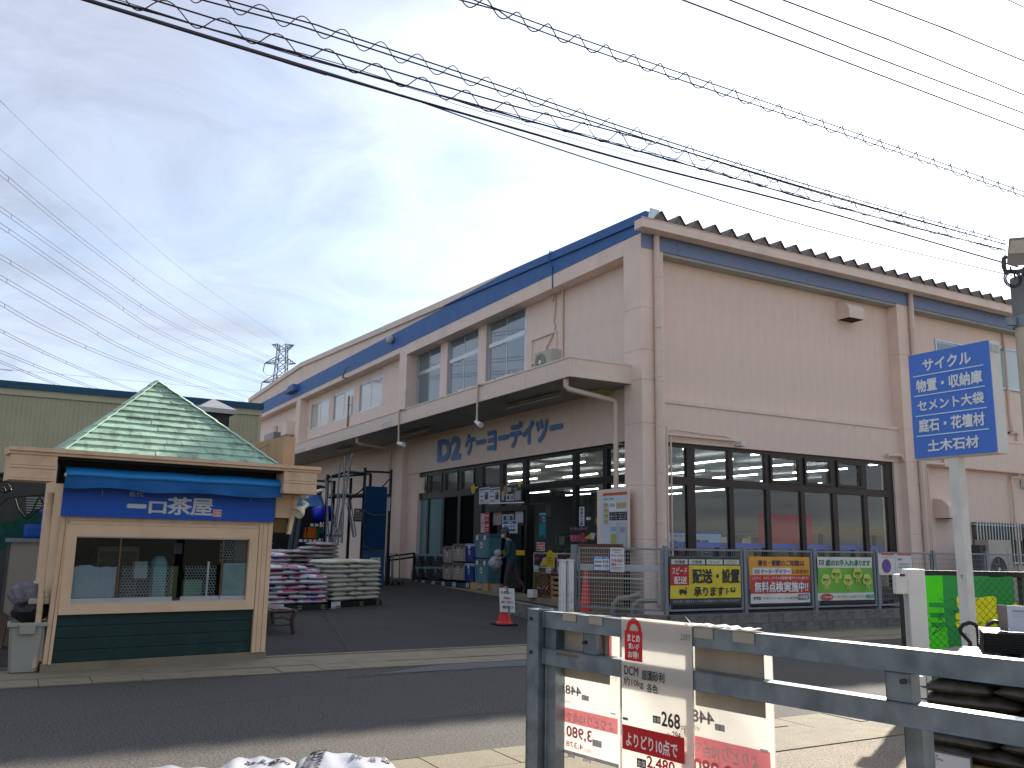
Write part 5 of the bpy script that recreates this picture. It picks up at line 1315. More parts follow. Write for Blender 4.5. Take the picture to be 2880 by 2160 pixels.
# cart handles and rails by the far column
M_CH = mat('cart_chrome', '#7a8083', rough=.3, metal=.7, var=.1)
for k, (x, y) in enumerate(((877, 985), (915, 985), (960, 990), (1050, 985), (1100, 985))):
    a = on_y(700 + .36157 * x, 1200 + .36157 * y, 26.3 - .25 * k); t = thing('shopping_cart', 'shopping cart parked by the far column, ' + ['leftmost', 'second', 'third', 'fourth', 'rightmost'][k] + ' in the row', 'cart', (a.x + .1, a.y, lot_z(26)), group='carts parked by the far column')
    h = a.z - lot_z(26); q = MB()
    q.tube([(-.02, 0, .1), (-.05, 0, h - .12), (0, 0, h - .02), (.10, 0, h), (.20, 0, h - .06), (.22, 0, .1)], .016, 7); q.build('handle', M_CH, t, local=True)
    q = MB(); q.bar((-.05, 0, .14), (.4, .5, .14), .05, .04); q.bar((.2, -.05, .14), (.5, .4, .14), .05, .04); q.build('base_frame', M_CH, t, local=True)
    q = MB()
    for wx, wy in ((0, 0), (.22, -.02), (.4, .48), (.5, .38)): MB().tube([(wx - .015, wy, .052), (wx + .015, wy, .052)], .05, 10).build('wheel', M_BLACK, t, local=True)
rl = thing('cart_rail', 'low dark steel rail guiding the parked carts to the column', 'rail', on_y(1110, 1560, 27.0))
a, b = on_y(1095, 1565, 26.0), on_x(1165, 1556, 11.7)
for dz in (0, -.12): MB().bar(a + Vector((0, 0, dz)), b + Vector((0, 0, dz)), .06, .05).build('bar', M_RK, rl)
for q in (a, b): MB().bar((q.x, q.y, .28), q, .06, .06).build('leg', M_RK, rl)
s = sheet_px((700 + .36157 * 940, 1200 + .36157 * 1018), (700 + .36157 * 1020, 1200 + .36157 * 1105), Y=24.0); s.board('#aeb2b5', .01); s.text('お客様へ', .08, .12, .92, .4, '#26282c', .02); s.text('返却下さい', .1, .5, .9, .7, '#a33b46', .01); s.rect(.1, .78, .8, .84, '#a33b46'); s.build('cart_notice', 'small white notice on the parked carts', 'notice')

# ================================================================== ENTRANCE: BOXES, POSTERS, PERSON
N5 = lambda u, v: (1130 + .29412 * u, 1400 + .29412 * v)
N3 = lambda u, v: (1330 + .44118 * u, 1300 + .44118 * v)
XB = 11.82
def sbox(u0, v0, u1, v1, body, lid, label, name='storage_box', dep=.42, clasp='#c9cac3', grp='plastic storage boxes by the entrance', tagc='#c8c8b4', lidh=.16, nclasp=2, X=XB):
    a, b = on_x(*N5(u0, v0), X), on_x(*N5(u1, v1), X); y0, y1 = b.y, a.y; z0, z1 = b.z, a.z
    t = thing(name, label, 'storage box', (X + dep / 2, (y0 + y1) / 2, z0), group=grp); w, h = y1 - y0, z1 - z0; lh = h * lidh
    mb_, ml = mat('box ' + body, body, rough=.5, var=.06, scale=3, dirt='#55584f', dirt_amt=.15), mat('box ' + lid, lid, rough=.5, var=.06, scale=3)
    g = .012; q = bmesh.new(); bmesh.ops.create_cube(q, size=1)
    for v in q.verts:
        k = 1 if v.co.z > 0 else .93; v.co = Vector((v.co.x * dep * k, v.co.y * (w - 2 * g) * k, (h - lh) / 2 + v.co.z * (h - lh)))
    bmesh.ops.bevel(q, geom=list(q.edges), offset=.015, segments=2, affect='EDGES'); MB().bm(q).build('body', mb_, t, local=True)
    r = MB(); r.bbox((-dep / 2 - .012, -w / 2 + .004, h - lh), (dep / 2 + .012, w / 2 - .004, h - lh * .55), .008); r.bbox((-dep / 2 + .02, -w / 2 + .03, h - lh * .55), (dep / 2 - .02, w / 2 - .03, h - .004), .01)
    for i in range(3): r.box((-dep / 2 + .02 - .006, -w / 2 + .08 + i * (w - .2) / 2, h - lh * .55), (-dep / 2 + .03, -w / 2 + .12 + i * (w - .2) / 2, h - .01))
    r.build('lid', ml, t, local=True)
    for i in range(nclasp):
        y = (i - (nclasp - 1) / 2) * w * .5; MB().bbox((-dep / 2 - .03, y - .045, h - lh - .07), (-dep / 2 - .008, y + .045, h - lh * .5), .006).build('clasp', mat('clasp ' + clasp, clasp, rough=.4), t, local=True)
    for s in (-1, 1): MB().box((-dep / 2 - .006, s * w * .36 - .012, h * .12), (-dep / 2 + .02, s * w * .36 + .012, h - lh - .02)).build('rib', mb_, t, local=True)
    if tagc:
        MB().box((-dep / 2 - .008, -.06, h * .40), (-dep / 2 - .003, .07, h * .64)).box((-dep / 2 - .0095, -.02, h * .45), (-dep / 2 - .008, .05, h * .55), 1).box((-dep / 2 - .0095, -.05, h * .57), (-dep / 2 - .008, .05, h * .60), 2).build('label', [ink(tagc), ink('#4a4d3a'), ink('#b58a3a')], t, local=True)
    return t
TEAL, BEI, NAV = '#4e7680', '#8f857b', '#1a2a72'
sbox(697, 342, 832, 578, TEAL, '#3c5f6c', 'upper large teal storage box beside the entrance door'); sbox(695, 580, 828, 822, TEAL, '#3c5f6c', 'lower large teal storage box under its twin by the door')
sbox(603, 437, 697, 615, NAV, '#7b93a8', 'upper navy storage box with light blue lid', nclasp=1, tagc='#98a3b0'); sbox(597, 622, 693, 808, NAV, '#7b93a8', 'lower navy storage box with bright blue label', nclasp=1, tagc='#3f8fd0')
sbox(481, 437, 605, 612, BEI, '#5a4a4a', 'upper wide beige storage box with brown lid', clasp='#5a4a4a'); sbox(475, 617, 600, 795, BEI, '#5a4a4a', 'lower wide beige storage box with brown lid', clasp='#5a4a4a')
sbox(390, 460, 478, 625, BEI, '#5a4a4a', 'upper narrow beige storage box with brown lid', clasp='#5a4a4a', nclasp=1); sbox(385, 625, 472, 787, BEI, '#5a4a4a', 'lower narrow beige storage box with brown lid', clasp='#5a4a4a', nclasp=1)
for k, (a, b) in enumerate(((118, 192), (192, 270), (270, 388))):
    w = ['left', 'middle', 'right'][k]
    sbox(a, 535, b, 652, '#16242a', '#5f7c84', f'{w} upper low black storage box with grey lid', nclasp=1, clasp='#6f7f84', tagc='#6d7a82', lidh=.2); sbox(a, 654, b, 768, '#16242a', '#5f7c84', f'{w} lower low black storage box with grey lid', nclasp=1, clasp='#6f7f84', tagc='#6d7a82', lidh=.2)
sbox(88, 645, 118, 790, '#7d746a', '#5a4a4a', 'narrow tan storage box at the far left end of the row', nclasp=1)
pl = thing('plinth', 'low dark plinth under the row of storage boxes', 'plinth', (XB + .2, 25, FL))
a, b = on_x(*N5(112, 772), XB - .02), on_x(*N5(650, 860), XB - .02); n = 6
for i in range(n): y0 = b.y + (a.y - b.y) * i / n; MB().box((XB - .03, y0 + .01, FL), (XB + .45, y0 + (a.y - b.y) / n - .01, .405 if i > 0 else .42)).build('block', mat('plinth_teal', '#1f3238', rough=.7, var=.2, scale=4), pl)
for k, (u0, u1) in enumerate(((657, 728), (768, 826))):
    a, b = on_x(*N5(u0, 818), XB - .02), on_x(*N5(u1, 884), XB - .02); MB().bbox((XB - .03, b.y, FL + .002), (XB + .4, a.y, max(a.z, .42)), .006)
    tag(MB().bbox((XB - .03, b.y, FL + .002), (XB + .4, a.y, .47), .006).build('cardboard_box', mat('orange_card', '#b08a5e', rough=.8, var=.1), at=(XB, (a.y + b.y) / 2, FL)), ['left', 'right'][k] + ' brown cardboard box under the teal storage boxes', 'box')
for k, u in enumerate((130, 203, 300, 395, 500, 628, 748)):
    s = sheet_px(N5(u - 14, 786 + (u - 130) * .055), N5(u + 14, 830 + (u - 130) * .062), X=XB - .06); s.board('#b9bcc0', .003); s.rect(.15, .1, .85, .35, '#6f7478'); s.rect(.15, .45, .6, .52, '#8d9094'); s.rect(.3, .62, .9, .85, ['#33363a', '#8f4450', '#8f4450', '#33363a', '#33363a', '#33363a', '#33363a'][k])
    s.build('price_card', 'small price card at the foot of the storage boxes, ' + ['first', 'second', 'third', 'fourth', 'fifth', 'sixth', 'seventh'][k] + ' from the left', 'price card', 'price cards along the storage boxes')
a = on_x(*N5(873, 870), XB - .1); bl = thing('concrete_block', 'grey concrete block beside the entrance door foot', 'block', (XB + .05, a.y, FL)); MB().bbox((-.1, -.24, 0), (.1, .24, .2), .01).build('body', M_CONC, bl, local=True)
a = on_x(*N3(379, 840), XB - .3); tag(MB().bbox((a.x - .07, a.y - .13, FL + .002), (a.x + .07, a.y + .13, FL + .19), .008).build('door_stop', M_WHITE, at=(a.x, a.y, FL)), 'small white concrete block at the right door jamb', 'block')

# -- posters and stickers on and around the door
XD = XG - .33
def poster(u0, v0, u1, v1, base, X=XD, N=N3): s = sheet_px(N(u0, v0), N(u1, v1), X=X); s.board(base, .004); return s
for k, (u0, u1) in enumerate(((41, 105), (106, 174))):
    s = poster(u0, 165, u1, 264, '#b9bbc4'); s.rect(.05, .06, .95, .14, '#4a4d60'); s.rect(.06, .2, .45, .25, '#7d8090'); s.rect(.55, .3, .86, .74, '#33343e'); s.rect(.62, .36, .8, .44, '#8890a0'); s.rect(.08, .5, .45, .56, '#5a5d70'); s.rect(.12, .76, .5, .84, '#b04a60'); s.rect(.08, .9, .9, .94, '#9a9cac')
    if k: s.rect(.62, .14, .95, .26, '#c9b41a')
    s.build('poster', ['left', 'middle'][k] + ' white product poster above the entrance door', 'poster')
s = poster(174, 152, 312, 258, '#2d2c2c'); s.disc(.26, .3, .12, '#8a6b4a'); s.rect(.08, .3, .2, .8, '#9a948c'); s.rect(.3, .5, .47, .85, '#c4c8cc'); s.rect(.33, .55, .44, .8, '#3b4148'); s.rect(.5, .5, .64, .85, '#c4c8cc'); s.rect(.53, .55, .61, .8, '#39404a'); s.rect(.68, .35, .95, .85, '#8e8d90'); s.text('収納', .36, .1, .52, .35, '#b9bec4', .03); s.text('一人', .6, .12, .78, .32, '#b9bec4', .02)
s.build('poster', 'right dark furniture poster above the entrance door', 'poster')
MB().bar(on_x(*N3(104, 262), XD), on_x(*N3(326, 255), XD), .03, .03); tag(MB().bar(on_x(*N3(104, 263), XD), on_x(*N3(326, 256), XD), .02, .03).build('poster_rail', M_WHITE, at=on_x(*N3(200, 262), XD)), 'white rail along the lower edge of the door posters', 'rail')
s = poster(125, 292, 326, 402, '#2b2a2b', X=XG - .215); s.rect(.03, .2, .3, .95, '#8b867e'); s.disc(.22, .25, .07, '#a87f55'); s.rect(.33, .4, .5, .7, '#b9bdc2'); s.rect(.36, .46, .47, .7, '#33383f'); s.rect(.53, .4, .68, .7, '#b9bdc2'); s.rect(.56, .46, .66, .7, '#33383f'); s.rect(.74, .25, .97, .85, '#9fa0a4'); s.text('日用', .26, .02, .42, .16, '#c9ccd0', .02); s.text('出作', .6, .02, .78, .16, '#c9ccd0', .02); s.build('poster', 'dark furniture poster inside the door glass', 'poster')
s = poster(187, 372, 284, 452, '#9fb3bd', X=XG - .235); s.rect(.08, .06, .92, .28, '#2c4a86'); s.text('ご案内', .32, .09, .68, .25, '#d5dde2', .02); s.rect(.08, .34, .92, .62, '#c9d3d8'); s.text('開店時間', .14, .37, .86, .58, '#22262c', .03); s.text('閉店時間', .14, .66, .86, .86, '#22262c', .03); s.build('notice', 'pale blue opening notice on the door glass', 'notice')
for k, (v0, v1) in enumerate(((326, 385), (386, 450))):
    s = poster(50, v0, 104, v1, '#a81e30', X=XG - .34); s.rect(.03, .08, .46, .94, '#c9bcc2'); s.disc(.245, .5, .19, '#2c2226'); s.disc(.245, .5, .15, '#c9bcc2'); s.line(.13, .3, .36, .72, .02, '#2c2226'); s.text('禁煙' if k == 0 else '火気厳禁', .54, .16, .94, .4, '#d9c3c6', .02); s.rect(.54, .55, .92, .62, '#c99aa0'); s.rect(.54, .72, .92, .78, '#c99aa0'); s.build('no_smoking_sign', ['upper', 'lower'][k] + ' red and white no smoking sign left of the door', 'sign')
s = poster(127, 456, 151, 496, '#b8b2b4', X=XG - .215); s.disc(.5, .45, .3, '#7a2a34'); s.disc(.5, .45, .2, '#c9c4c4'); s.rect(.2, .82, .8, .9, '#55505a'); s.build('sticker', 'small square warning sticker on the door glass', 'sticker')
for k, (u0, v0, u1, v1, X) in enumerate(((113, 503, 161, 556, XG - .225), (405, 510, 456, 566, XG - .01))):
    s = poster(u0, v0, u1, v1, '#c9c2c0', X=X); s.poly([(.05, .2), (.85, .06), (.95, .8), (.12, .95)], '#c2421f'); s.text('D2', .2, .28, .82, .75, '#e0d8d4', .05); s.build('sticker', ['white square sticker with orange D2 patch on the door', 'white square sticker with orange D2 patch right of the door'][k], 'sticker')
s = poster(420, 322, 466, 492, '#2a5866', X=XG - .01); s.rect(.05, .02, .95, .08, '#7fb0c0'); s.text('冷', .15, .1, .5, .2, '#b03a4a', .05); s.text('凍', .15, .22, .5, .32, '#b03a4a', .05); s.text('と', .55, .14, .9, .24, '#7fd0e0', .04); s.text('の', .55, .27, .9, .37, '#7fd0e0', .04); s.rect(.1, .42, .9, .9, '#2f8090'); s.poly([(.3, .9), (.75, .78), (.6, .96)], '#14282e'); s.build('poster', 'tall teal poster on the glass right of the door', 'poster')
s = poster(678, 285, 709, 409, '#c4c9cf', X=XG - .02)
for i, ch in enumerate('営業中立看'): s.text(ch, .2, .05 + i * .185, .8, .205 + i * .185, '#20242b', .03)
s.build('vertical_sign', 'narrow white vertical sign with black writing on the glass', 'sign')
s = poster(722, 350, 750, 368, '#b9bec4', X=XG - .02); s.build('note', 'tiny pale note on the dark glass by the vertical sign', 'note')
s = poster(612, 408, 878, 542, '#17141c', X=XG - .12); s.disc(.84, .45, .155, '#b8a010', r2=.2); s.poly([(.40, .58), (.56, .32), (.66, .36), (.62, .68)], '#b8a010')
s.lift = 0; s.poly([(.53, .35), (.65, .35), (.62, .6), (.56, .6)], '#9fb8c4'); s.text('ソーラーパワーで', .03, .06, .46, .22, '#c98aa8', .02); s.text('電気代', .04, .42, .30, .76, '#b85a78', .05); s.text('0', .31, .32, .40, .80, '#c03a52', .06); s.text('円', .40, .6, .46, .78, '#b85a78', .03)
s.text('停電時や', .70, .18, .96, .35, '#8a2230', .03); s.text('災害時にも', .71, .41, .985, .58, '#8a2230', .03); s.text('便利です', .74, .64, .97, .8, '#8a2230', .03); s.build('solar_banner', 'large black and yellow solar lamp banner on the entrance glass', 'banner')
for k, (u0, v0, u1, v1) in enumerate(((388, 576, 520, 676), (536, 580, 668, 692))):
    s = poster(u0, v0, u1, v1, '#b9bcbc', X=XB - .15); s.rect(.03, .04, .97, .94, '#211a22'); s.text('ソーラーパワーで', .06, .07, .5, .18, '#b06a80', .01); s.poly([(.30, .88), (.5, .3), (.66, .26), (.6, .88)], '#b8a010'); s.disc(.80, .5, .19, '#b8a010', r2=.26); s.text('停電時や', .66, .28, .95, .4, '#8a2230', .02); s.text('災害時も', .66, .46, .95, .58, '#8a2230', .02); s.text('便利です', .68, .64, .94, .76, '#8a2230', .02); s.text('0円', .06, .3, .26, .55, '#a83a52', .05); s.poly([(.46, .36), (.56, .36), (.54, .6), (.48, .6)], '#9fb8c4')
    s.build('stand_poster', ['left', 'right'][k] + ' black and yellow solar lamp poster above the wooden crates', 'poster')
for k, (u0, v0, u1, v1) in enumerate(((390, 657, 416, 698), (467, 668, 496, 706), (541, 668, 566, 712))):
    s = poster(u0, v0, u1, v1, '#bcc4cc', X=XB - .17); s.rect(.1, .1, .9, .25, '#7f8892'); s.text('.38', .15, .55, .9, .85, '#2b2e34', .04); s.build('price_card', ['left', 'middle', 'right'][k] + ' price card under the solar lamp posters', 'price card')
# yellow pointing hands cut from board
def hand(u0, v0, u1, v1, up, X, label):
    s = sheet_px(N3(u0, v0), N3(u1, v1), X=X); m = ink('#c2a916')
    pts = [(.2, 1), (.1, .72), (.0, .62), (.08, .52), (.25, .56), (.28, .4), (.30, .06), (.40, .0), (.50, .06), (.52, .36), (.68, .36), (.72, .42), (.86, .42), (.9, .5), (1, .52), (1, .76), (.85, .88), (.82, 1)]
    if not up: pts = [(1 - v * .95, u) for u, v in pts]; pts = pts[::-1]
    mi = s.mi(m); s.mb.prism([s.P(u, v) for u, v in pts], -s.N * .012, mi)
    if up:
        for a, b in ((.3, .5), (.5, .56), (.66, .62)): s.line(a, b + .05, a + .02, b + .3, .012, '#6a5a10')
    else:
        for b in (.32, .5, .68): s.line(.35, b, .75, b, .012, '#6a5a10')
    s.build('pointing_hand', label, 'sign')
hand(783, 308, 820, 404, True, XG - .15, 'yellow pointing hand sign with dark outline beside the guide board'); hand(-12, 140, 32, 196, False, XG - .08, 'yellow hand sign at the left end of the door posters'); hand(288, 122, 316, 156, False, XD - .02, 'small yellow hand sign above the dark furniture poster')
# guide board by the corner column
s = sheet_px(N3(792, 178), N3(990, 560), X=11.98); s.board(M_WALLTRIM, .06); s.rect(.12, .08, .98, .99, '#c3cad2'); s.rect(.2, .06, .98, .11, '#c25a28'); s.text('店内のご案内', .22, .145, .56, .18, '#24282e', .01)
for i in range(4): s.rect(.22, .23 + i * .09, .38, .305 + i * .09, '#b5a878'); s.rect(.24, .255 + i * .09, .36, .26 + i * .09, '#6a5a30')
s.rect(.42, .22, .98, .38, '#d8dce0'); s.rect(.44, .24, .6, .3, '#9aa3ad'); s.rect(.64, .23, .96, .33, '#b5a878'); s.text('インテリア', .68, .26, .92, .29, '#6a5a30', 0); s.rect(.42, .385, .98, .52, '#1b1c1e')
for i, t in enumerate(('ソーラーライトで', '夜のガーデンを', 'もっと 安心に')): s.text(t, .45, .40 + i * .038, .96, .43 + i * .038, '#d4d6d8', .01)
s.rect(.44, .55, .68, .96, '#bcc2c6'); s.rect(.47, .63, .65, .7, '#7fa8c8'); s.rect(.47, .74, .65, .9, '#a8a860'); s.rect(.72, .55, .96, .96, '#b4bac0'); s.rect(.75, .63, .93, .72, '#8f9aa0')
s.build('guide_board', 'shop guide board with orange top and small plan left of the column', 'board')
# green panel right of the door
a, b = on_x(*N3(357, 585), XG - .08), on_x(*N3(391, 842), XG - .08); MB().box((XG - .1, b.y, FL + .002), (XG - .07, a.y, a.z)).build('kick_panel', mat('panel_green', '#3f7a3a', rough=.6), store)
# wooden lattice crates under the posters
M_WOOD = mat('stained_wood', '#6e4a30', rough=.7, var=.25, scale=8, dirt='#3a2417', dirt_amt=.5); M_PINE = mat('pale_pine', '#9a7c4e', rough=.7, var=.2, scale=8)
def wcrate(u0, v0, u1, v1, m, label, lattice):
    a, b = on_x(*N3(u0, v0), XB - .12), on_x(*N3(u1, v1), XB - .12); y0, y1, z1 = b.y, a.y, a.z; t = thing('wooden_crate', label, 'crate', (XB + .1, (y0 + y1) / 2, FL)); X = XB - .12
    for lo, hi in (((X, y0, z1 - .05), (X + .45, y1, z1)), ((X, y0, FL), (X + .45, y1, FL + .06))): MB().box(lo, hi).build('board', m, t)
    for y in (y0, y1 - .05): MB().box((X, y, FL + .06), (X + .05, y + .05, z1 - .05)).build('corner_post', m, t)
    MB().box((X + .43, y0, FL + .06), (X + .45, y1, z1 - .05)).build('back_board', mat('crate_inner', '#2c1d14', rough=.8), t)
    if lattice:
        n = 7
        for i in range(-n + 1, n):
            for s_ in (1, -1):
                L = y1 - y0; H = z1 - FL - .11; o = i * L / n * 1.15; p0, p1 = (0, o if s_ > 0 else o + H), (L, o + L * .9 if s_ > 0 else o + H - L * .9)
                pts = []
                for k in range(41):
                    f = k / 40; y = p0[0] + (p1[0] - p0[0]) * f; z = p0[1] + (p1[1] - p0[1]) * f
                    if 0 <= z <= H: pts.append((y, z))
                if len(pts) > 4: MB().bar((X + (.02 if s_ > 0 else .032), y0 + pts[0][0], FL + .06 + pts[0][1]), (X + (.02 if s_ > 0 else .032), y0 + pts[-1][0], FL + .06 + pts[-1][1]), .035, .010).build('lath', m, t)
    else:
        for i in range(3): MB().box((X + .005, y0 + .05, FL + .12 + i * (z1 - FL - .2) / 3), (X + .02, y1 - .05, FL + .12 + i * (z1 - FL - .2) / 3 + .07)).build('lath', m, t)
wcrate(391, 702, 498, 862, M_WOOD, 'dark lattice fronted wooden crate below the left solar poster', True); wcrate(500, 726, 560, 852, M_PINE, 'pale pine slatted crate behind the white gate posts', False)
# brown slatted screens behind the mesh fence
XS = 11.55
for k, (ua, ub, va) in enumerate(((668, 745, 556), (748, 850, 562), (853, 952, 575))):
    a, b = on_x(*N3(ua, va), XS), on_x(*N3(ub, va), XS); t = thing('slatted_screen', ['left', 'middle', 'right'][k] + ' brown slatted wooden screen behind the mesh fence', 'screen', (XS, (a.y + b.y) / 2, FL)); L = a.y - b.y; n = max(6, int(L / .085))
    for i in range(n): boxpiece('slat', Vector((0, -L / 2 + i * L / n + .008, .02)), Vector((.03, -L / 2 + (i + 1) * L / n - .018, 1.33)), M_WOOD, t)
    for z in (.15, .7, 1.22): boxpiece('rail', Vector((.032, -L / 2, z)), Vector((.06, L / 2, z + .06)), M_WOOD, t)
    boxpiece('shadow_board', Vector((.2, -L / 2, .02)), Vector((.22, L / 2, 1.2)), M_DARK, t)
# planters of dark herbs on the display above the posters
hb = MB(); rr = random.Random(9)
for i in range(220):
    p = on_x(*N3(rr.uniform(470, 640), rr.uniform(548, 572)), XB + rr.uniform(-.1, .3)); d = Vector((rr.uniform(-1, 1), rr.uniform(-1, 1), rr.uniform(-.2, 1))).normalized() * .05; e = d.orthogonal().normalized() * .02
    hb.add([p - d, p + e, p + d, p - e], [(0, 1, 2, 3)])
tag(hb.build('potted_greens', mat('dark_leaf', '#20301f', rough=.6, var=.3), at=on_x(*N3(555, 572), XB)), 'dark potted greenery on the display above the posters', 'plants', kind='stuff')
def cone(label, P, h, tilt=0, name='traffic_cone'):
    t = thing(name, label, 'cone', P); MO = mat('cone_red', '#c9251d', rough=.4, var=.06)
    MB().bbox((-.19, -.19, 0), (.19, .19, .03), .008).build('base', mat('cone_base', '#191516', rough=.6), t, local=True)
    MB().lathe([(.165, .03), (.16, .055), (.135, .06), (.125, .075), (.032, h), (.022, h + .01), (.0, h + .01)], (0, 0, 0), 24).build('body', MO, t, local=True); return t
a = on_x(*N3(720, 860), 11.0); cone('red traffic cone behind the mesh fence beside the slatted screens', (a.x, a.y, lot_z(a.y) + .004), 1.0)
CP = on_z(1419, 1758, lot_z(15.0) + .004); cn_ = cone('red traffic cone carrying a white customer notice on the lot', CP, .70)
nf = Vector((FWD.x, FWD.y, 0)).normalized(); nrm = -nf
tl = on_plane(1404, 1653, CP - nf * .13, nf); s = Sheet(tl, Vector((nf.y, -nf.x, -.04)), Vector((.05 * nf.y, -.05 * nf.x, -1)), .285, .44); s.board('#d8dada', .012)
s.text('お客様へ', .1, .12, .86, .25, '#202226', .02); s.text('駐車場内の', .27, .36, .78, .47, '#b0202c', .03); s.text('飛出にご注意下さい', .14, .52, .92, .64, '#b0202c', .03); s.text('屋外売場より', .2, .72, .9, .85, '#1d2440', .03)
o = s.build('cone_notice', 'white notice with red and black writing fixed on the traffic cone', 'notice')
MB().box((-.02, -.02, 0), (.02, .02, .1)); tp = MB(); tp.frame_box(s.O, s.R, -s.D, s.N, .13, .17, -.10, .03, .004, .008); tp.frame_box(s.O, s.R, -s.D, s.N, .155, .19, -.51, -.36, .004, .008); tp.build('tape', mat('tape_grey', '#7d7f83', rough=.3), o)

# -- person leaving the shop
def skin_body(name, nodes, edges, m, parent, sub=2, root=0):
    me = bpy.data.meshes.new(name); me.from_pydata([n[0] for n in nodes], edges, []); o = bpy.data.objects.new(name, me); C.objects.link(o)
    md = o.modifiers.new('skin', 'SKIN'); md.use_smooth_shade = True; o.modifiers.new('sub', 'SUBSURF').levels = sub
    for i, n in enumerate(nodes):
        r = n[1] if isinstance(n[1], tuple) else (n[1], n[1]); me.skin_vertices[0].data[i].radius = r; me.skin_vertices[0].data[i].use_root = (i == root)
    dg = bpy.context.evaluated_depsgraph_get(); dg.update(); e = o.evaluated_get(dg); m2 = bpy.data.meshes.new_from_object(e); bpy.data.objects.remove(o); bpy.data.meshes.remove(me)
    m2.materials.clear()
    for q in (m if isinstance(m, list) else [m]): m2.materials.append(q)
    q = bpy.data.objects.new(name, m2); C.objects.link(q); put(q, parent); return q
PX = 11.55; pf = on_x(1441, 1650, PX)
per = thing('person', 'person in teal jacket, patterned hat and face mask walking out with a white bag', 'person', (PX, pf.y + .05, FL), math.radians(148))
# local frame: x = walking direction, y = left, z = up
JK = mat('jacket_teal', '#143d45', rough=.75, var=.2, scale=9, bump=.4, bscale=14); TR = mat('trousers_mauve', '#46343d', rough=.8, var=.18, scale=8, bump=.3, bscale=14); SK = mat('skin', '#b98a70', rough=.5, var=.05); SH = mat('shoe_grey', '#4d4750', rough=.6)
nodes = [((0, 0, .86), (.125, .165)), ((.02, 0, 1.02), (.115, .15)), ((.06, 0, 1.20), (.12, .175)), ((.09, 0, 1.33), (.085, .14)), ((.12, 0, 1.41), .05), ((.15, 0, 1.47), .052),
         ((.05, .10, .80), .095), ((.13, .10, .46), .066), ((.17, .10, .11), .045), ((.30, .11, .05), .035), ((-.03, -.10, .80), .095), ((-.10, -.10, .46), .066), ((-.34, -.10, .20), .045), ((-.30, -.11, .07), .034),
         ((.09, .18, 1.31), .062), ((.07, .23, 1.06), .05), ((.24, .19, .93), .036), ((.32, .17, .93), .03), ((.09, -.18, 1.31), .062), ((.06, -.22, 1.06), .05), ((.24, -.13, .95), .036), ((.32, -.09, .95), .03)]
edges = [(0, 1), (1, 2), (2, 3), (3, 4), (4, 5), (0, 6), (6, 7), (7, 8), (8, 9), (0, 10), (10, 11), (11, 12), (12, 13), (3, 14), (14, 15), (15, 16), (16, 17), (3, 18), (18, 19), (19, 20), (20, 21)]
bd_ = skin_body('body', nodes, edges, [JK, TR, SK, SH], per)
for p in bd_.data.polygons:
    c = p.center; p.material_index = 2 if (c.z > 1.395 or (c.x > .27 and .8 < c.z < 1.1)) else 3 if c.z < .13 or (c.x < -.30 and c.z < .17) else 1 if c.z < .80 and not (c.x > .15 and c.z > .85) else 0
hc = Vector((.18, 0, 1.56)); hm = MB(); q = bmesh.new(); bmesh.ops.create_uvsphere(q, u_segments=20, v_segments=14, radius=1)
for v in q.verts:
    x, y, z = v.co; jaw = max(0, -z); v.co = hc + Vector((x * .098 * (1 - .12 * jaw) + .015 * jaw, y * .074 * (1 - .22 * jaw), z * .12))
    if x > .8 and abs(y) < .35 and -.35 < z < .1: v.co.x += .016 * (1 - abs(y) / .35)
hm.bm(q, 0, True)
for s_ in (1, -1): q = bmesh.new(); bmesh.ops.create_icosphere(q, subdivisions=1, radius=.02); hm.bm(q, 0, True, Matrix.Translation(hc + Vector((-.005, s_ * .076, -.005))) @ Matrix.Diagonal((1, .5, 1.4, 1))); q = bmesh.new(); bmesh.ops.create_icosphere(q, subdivisions=1, radius=.011); hm.bm(q, 1, True, Matrix.Translation(hc + Vector((.088, s_ * .03, .012))))
hm.build('head', [SK, mat('eye_dark', '#1b1512', rough=.3)], per, local=True)
mk = MB(); vs = [hc + Vector((.102 - abs(t) ** 2 * .06 + .008 * (k == 1), t * .078, -.022 - k * .04)) for k in range(3) for t in (-1, -.6, -.2, .2, .6, 1)]; mk.add(vs, [(k * 6 + i, k * 6 + i + 1, (k + 1) * 6 + i + 1, (k + 1) * 6 + i) for k in range(2) for i in range(5)], 0, True); mk.build('face_mask', mat('mask_white', '#b8c6cc', rough=.7), per, local=True)
ht = MB(); ht.lathe([(.155, .0), (.135, .012), (.108, .02), (.104, .075), (.08, .115), (.03, .13), (.0, .131)], hc + Vector((.0, 0, .045)), 20, axis=(.15, 0, 1)); ht.build('hat', mat('hat_print', '#3c4a52', rough=.8, var=.9, scale=30), per, local=True)
hr = MB(); q = bmesh.new(); bmesh.ops.create_icosphere(q, subdivisions=2, radius=1); hr.bm(q, 0, True, Matrix.Translation(hc + Vector((-.045, 0, -.02))) @ Matrix.Diagonal((.07, .078, .10, 1))); hr.build('hair', mat('hair_dark', '#171311', rough=.6), per, local=True)
def fingers(base, d, side, parent):
    mb = MB(); base = Vector(base); d = Vector(d).normalized(); s_ = Vector(side).normalized(); dn = Vector((0, 0, -1))
    mb.bar(base - d * .02, base + d * .07, .075, .03, up=dn)
    for k in range(4):
        p = base + d * .065 + s_ * (k - 1.5) * .019; L = (.06, .07, .066, .05)[k]; mb.tube([p, p + d * L * .5 + dn * .012, p + d * L * .55 + dn * .04, p + d * L * .25 + dn * .055], [.0095, .009, .0085, .007], 6)
    p = base + d * .02 - s_ * .04; mb.tube([p, p - s_ * .022 + d * .025, p - s_ * .01 + d * .05 + dn * .02], [.011, .01, .008], 6); mb.build('hand', SK, parent, local=True)
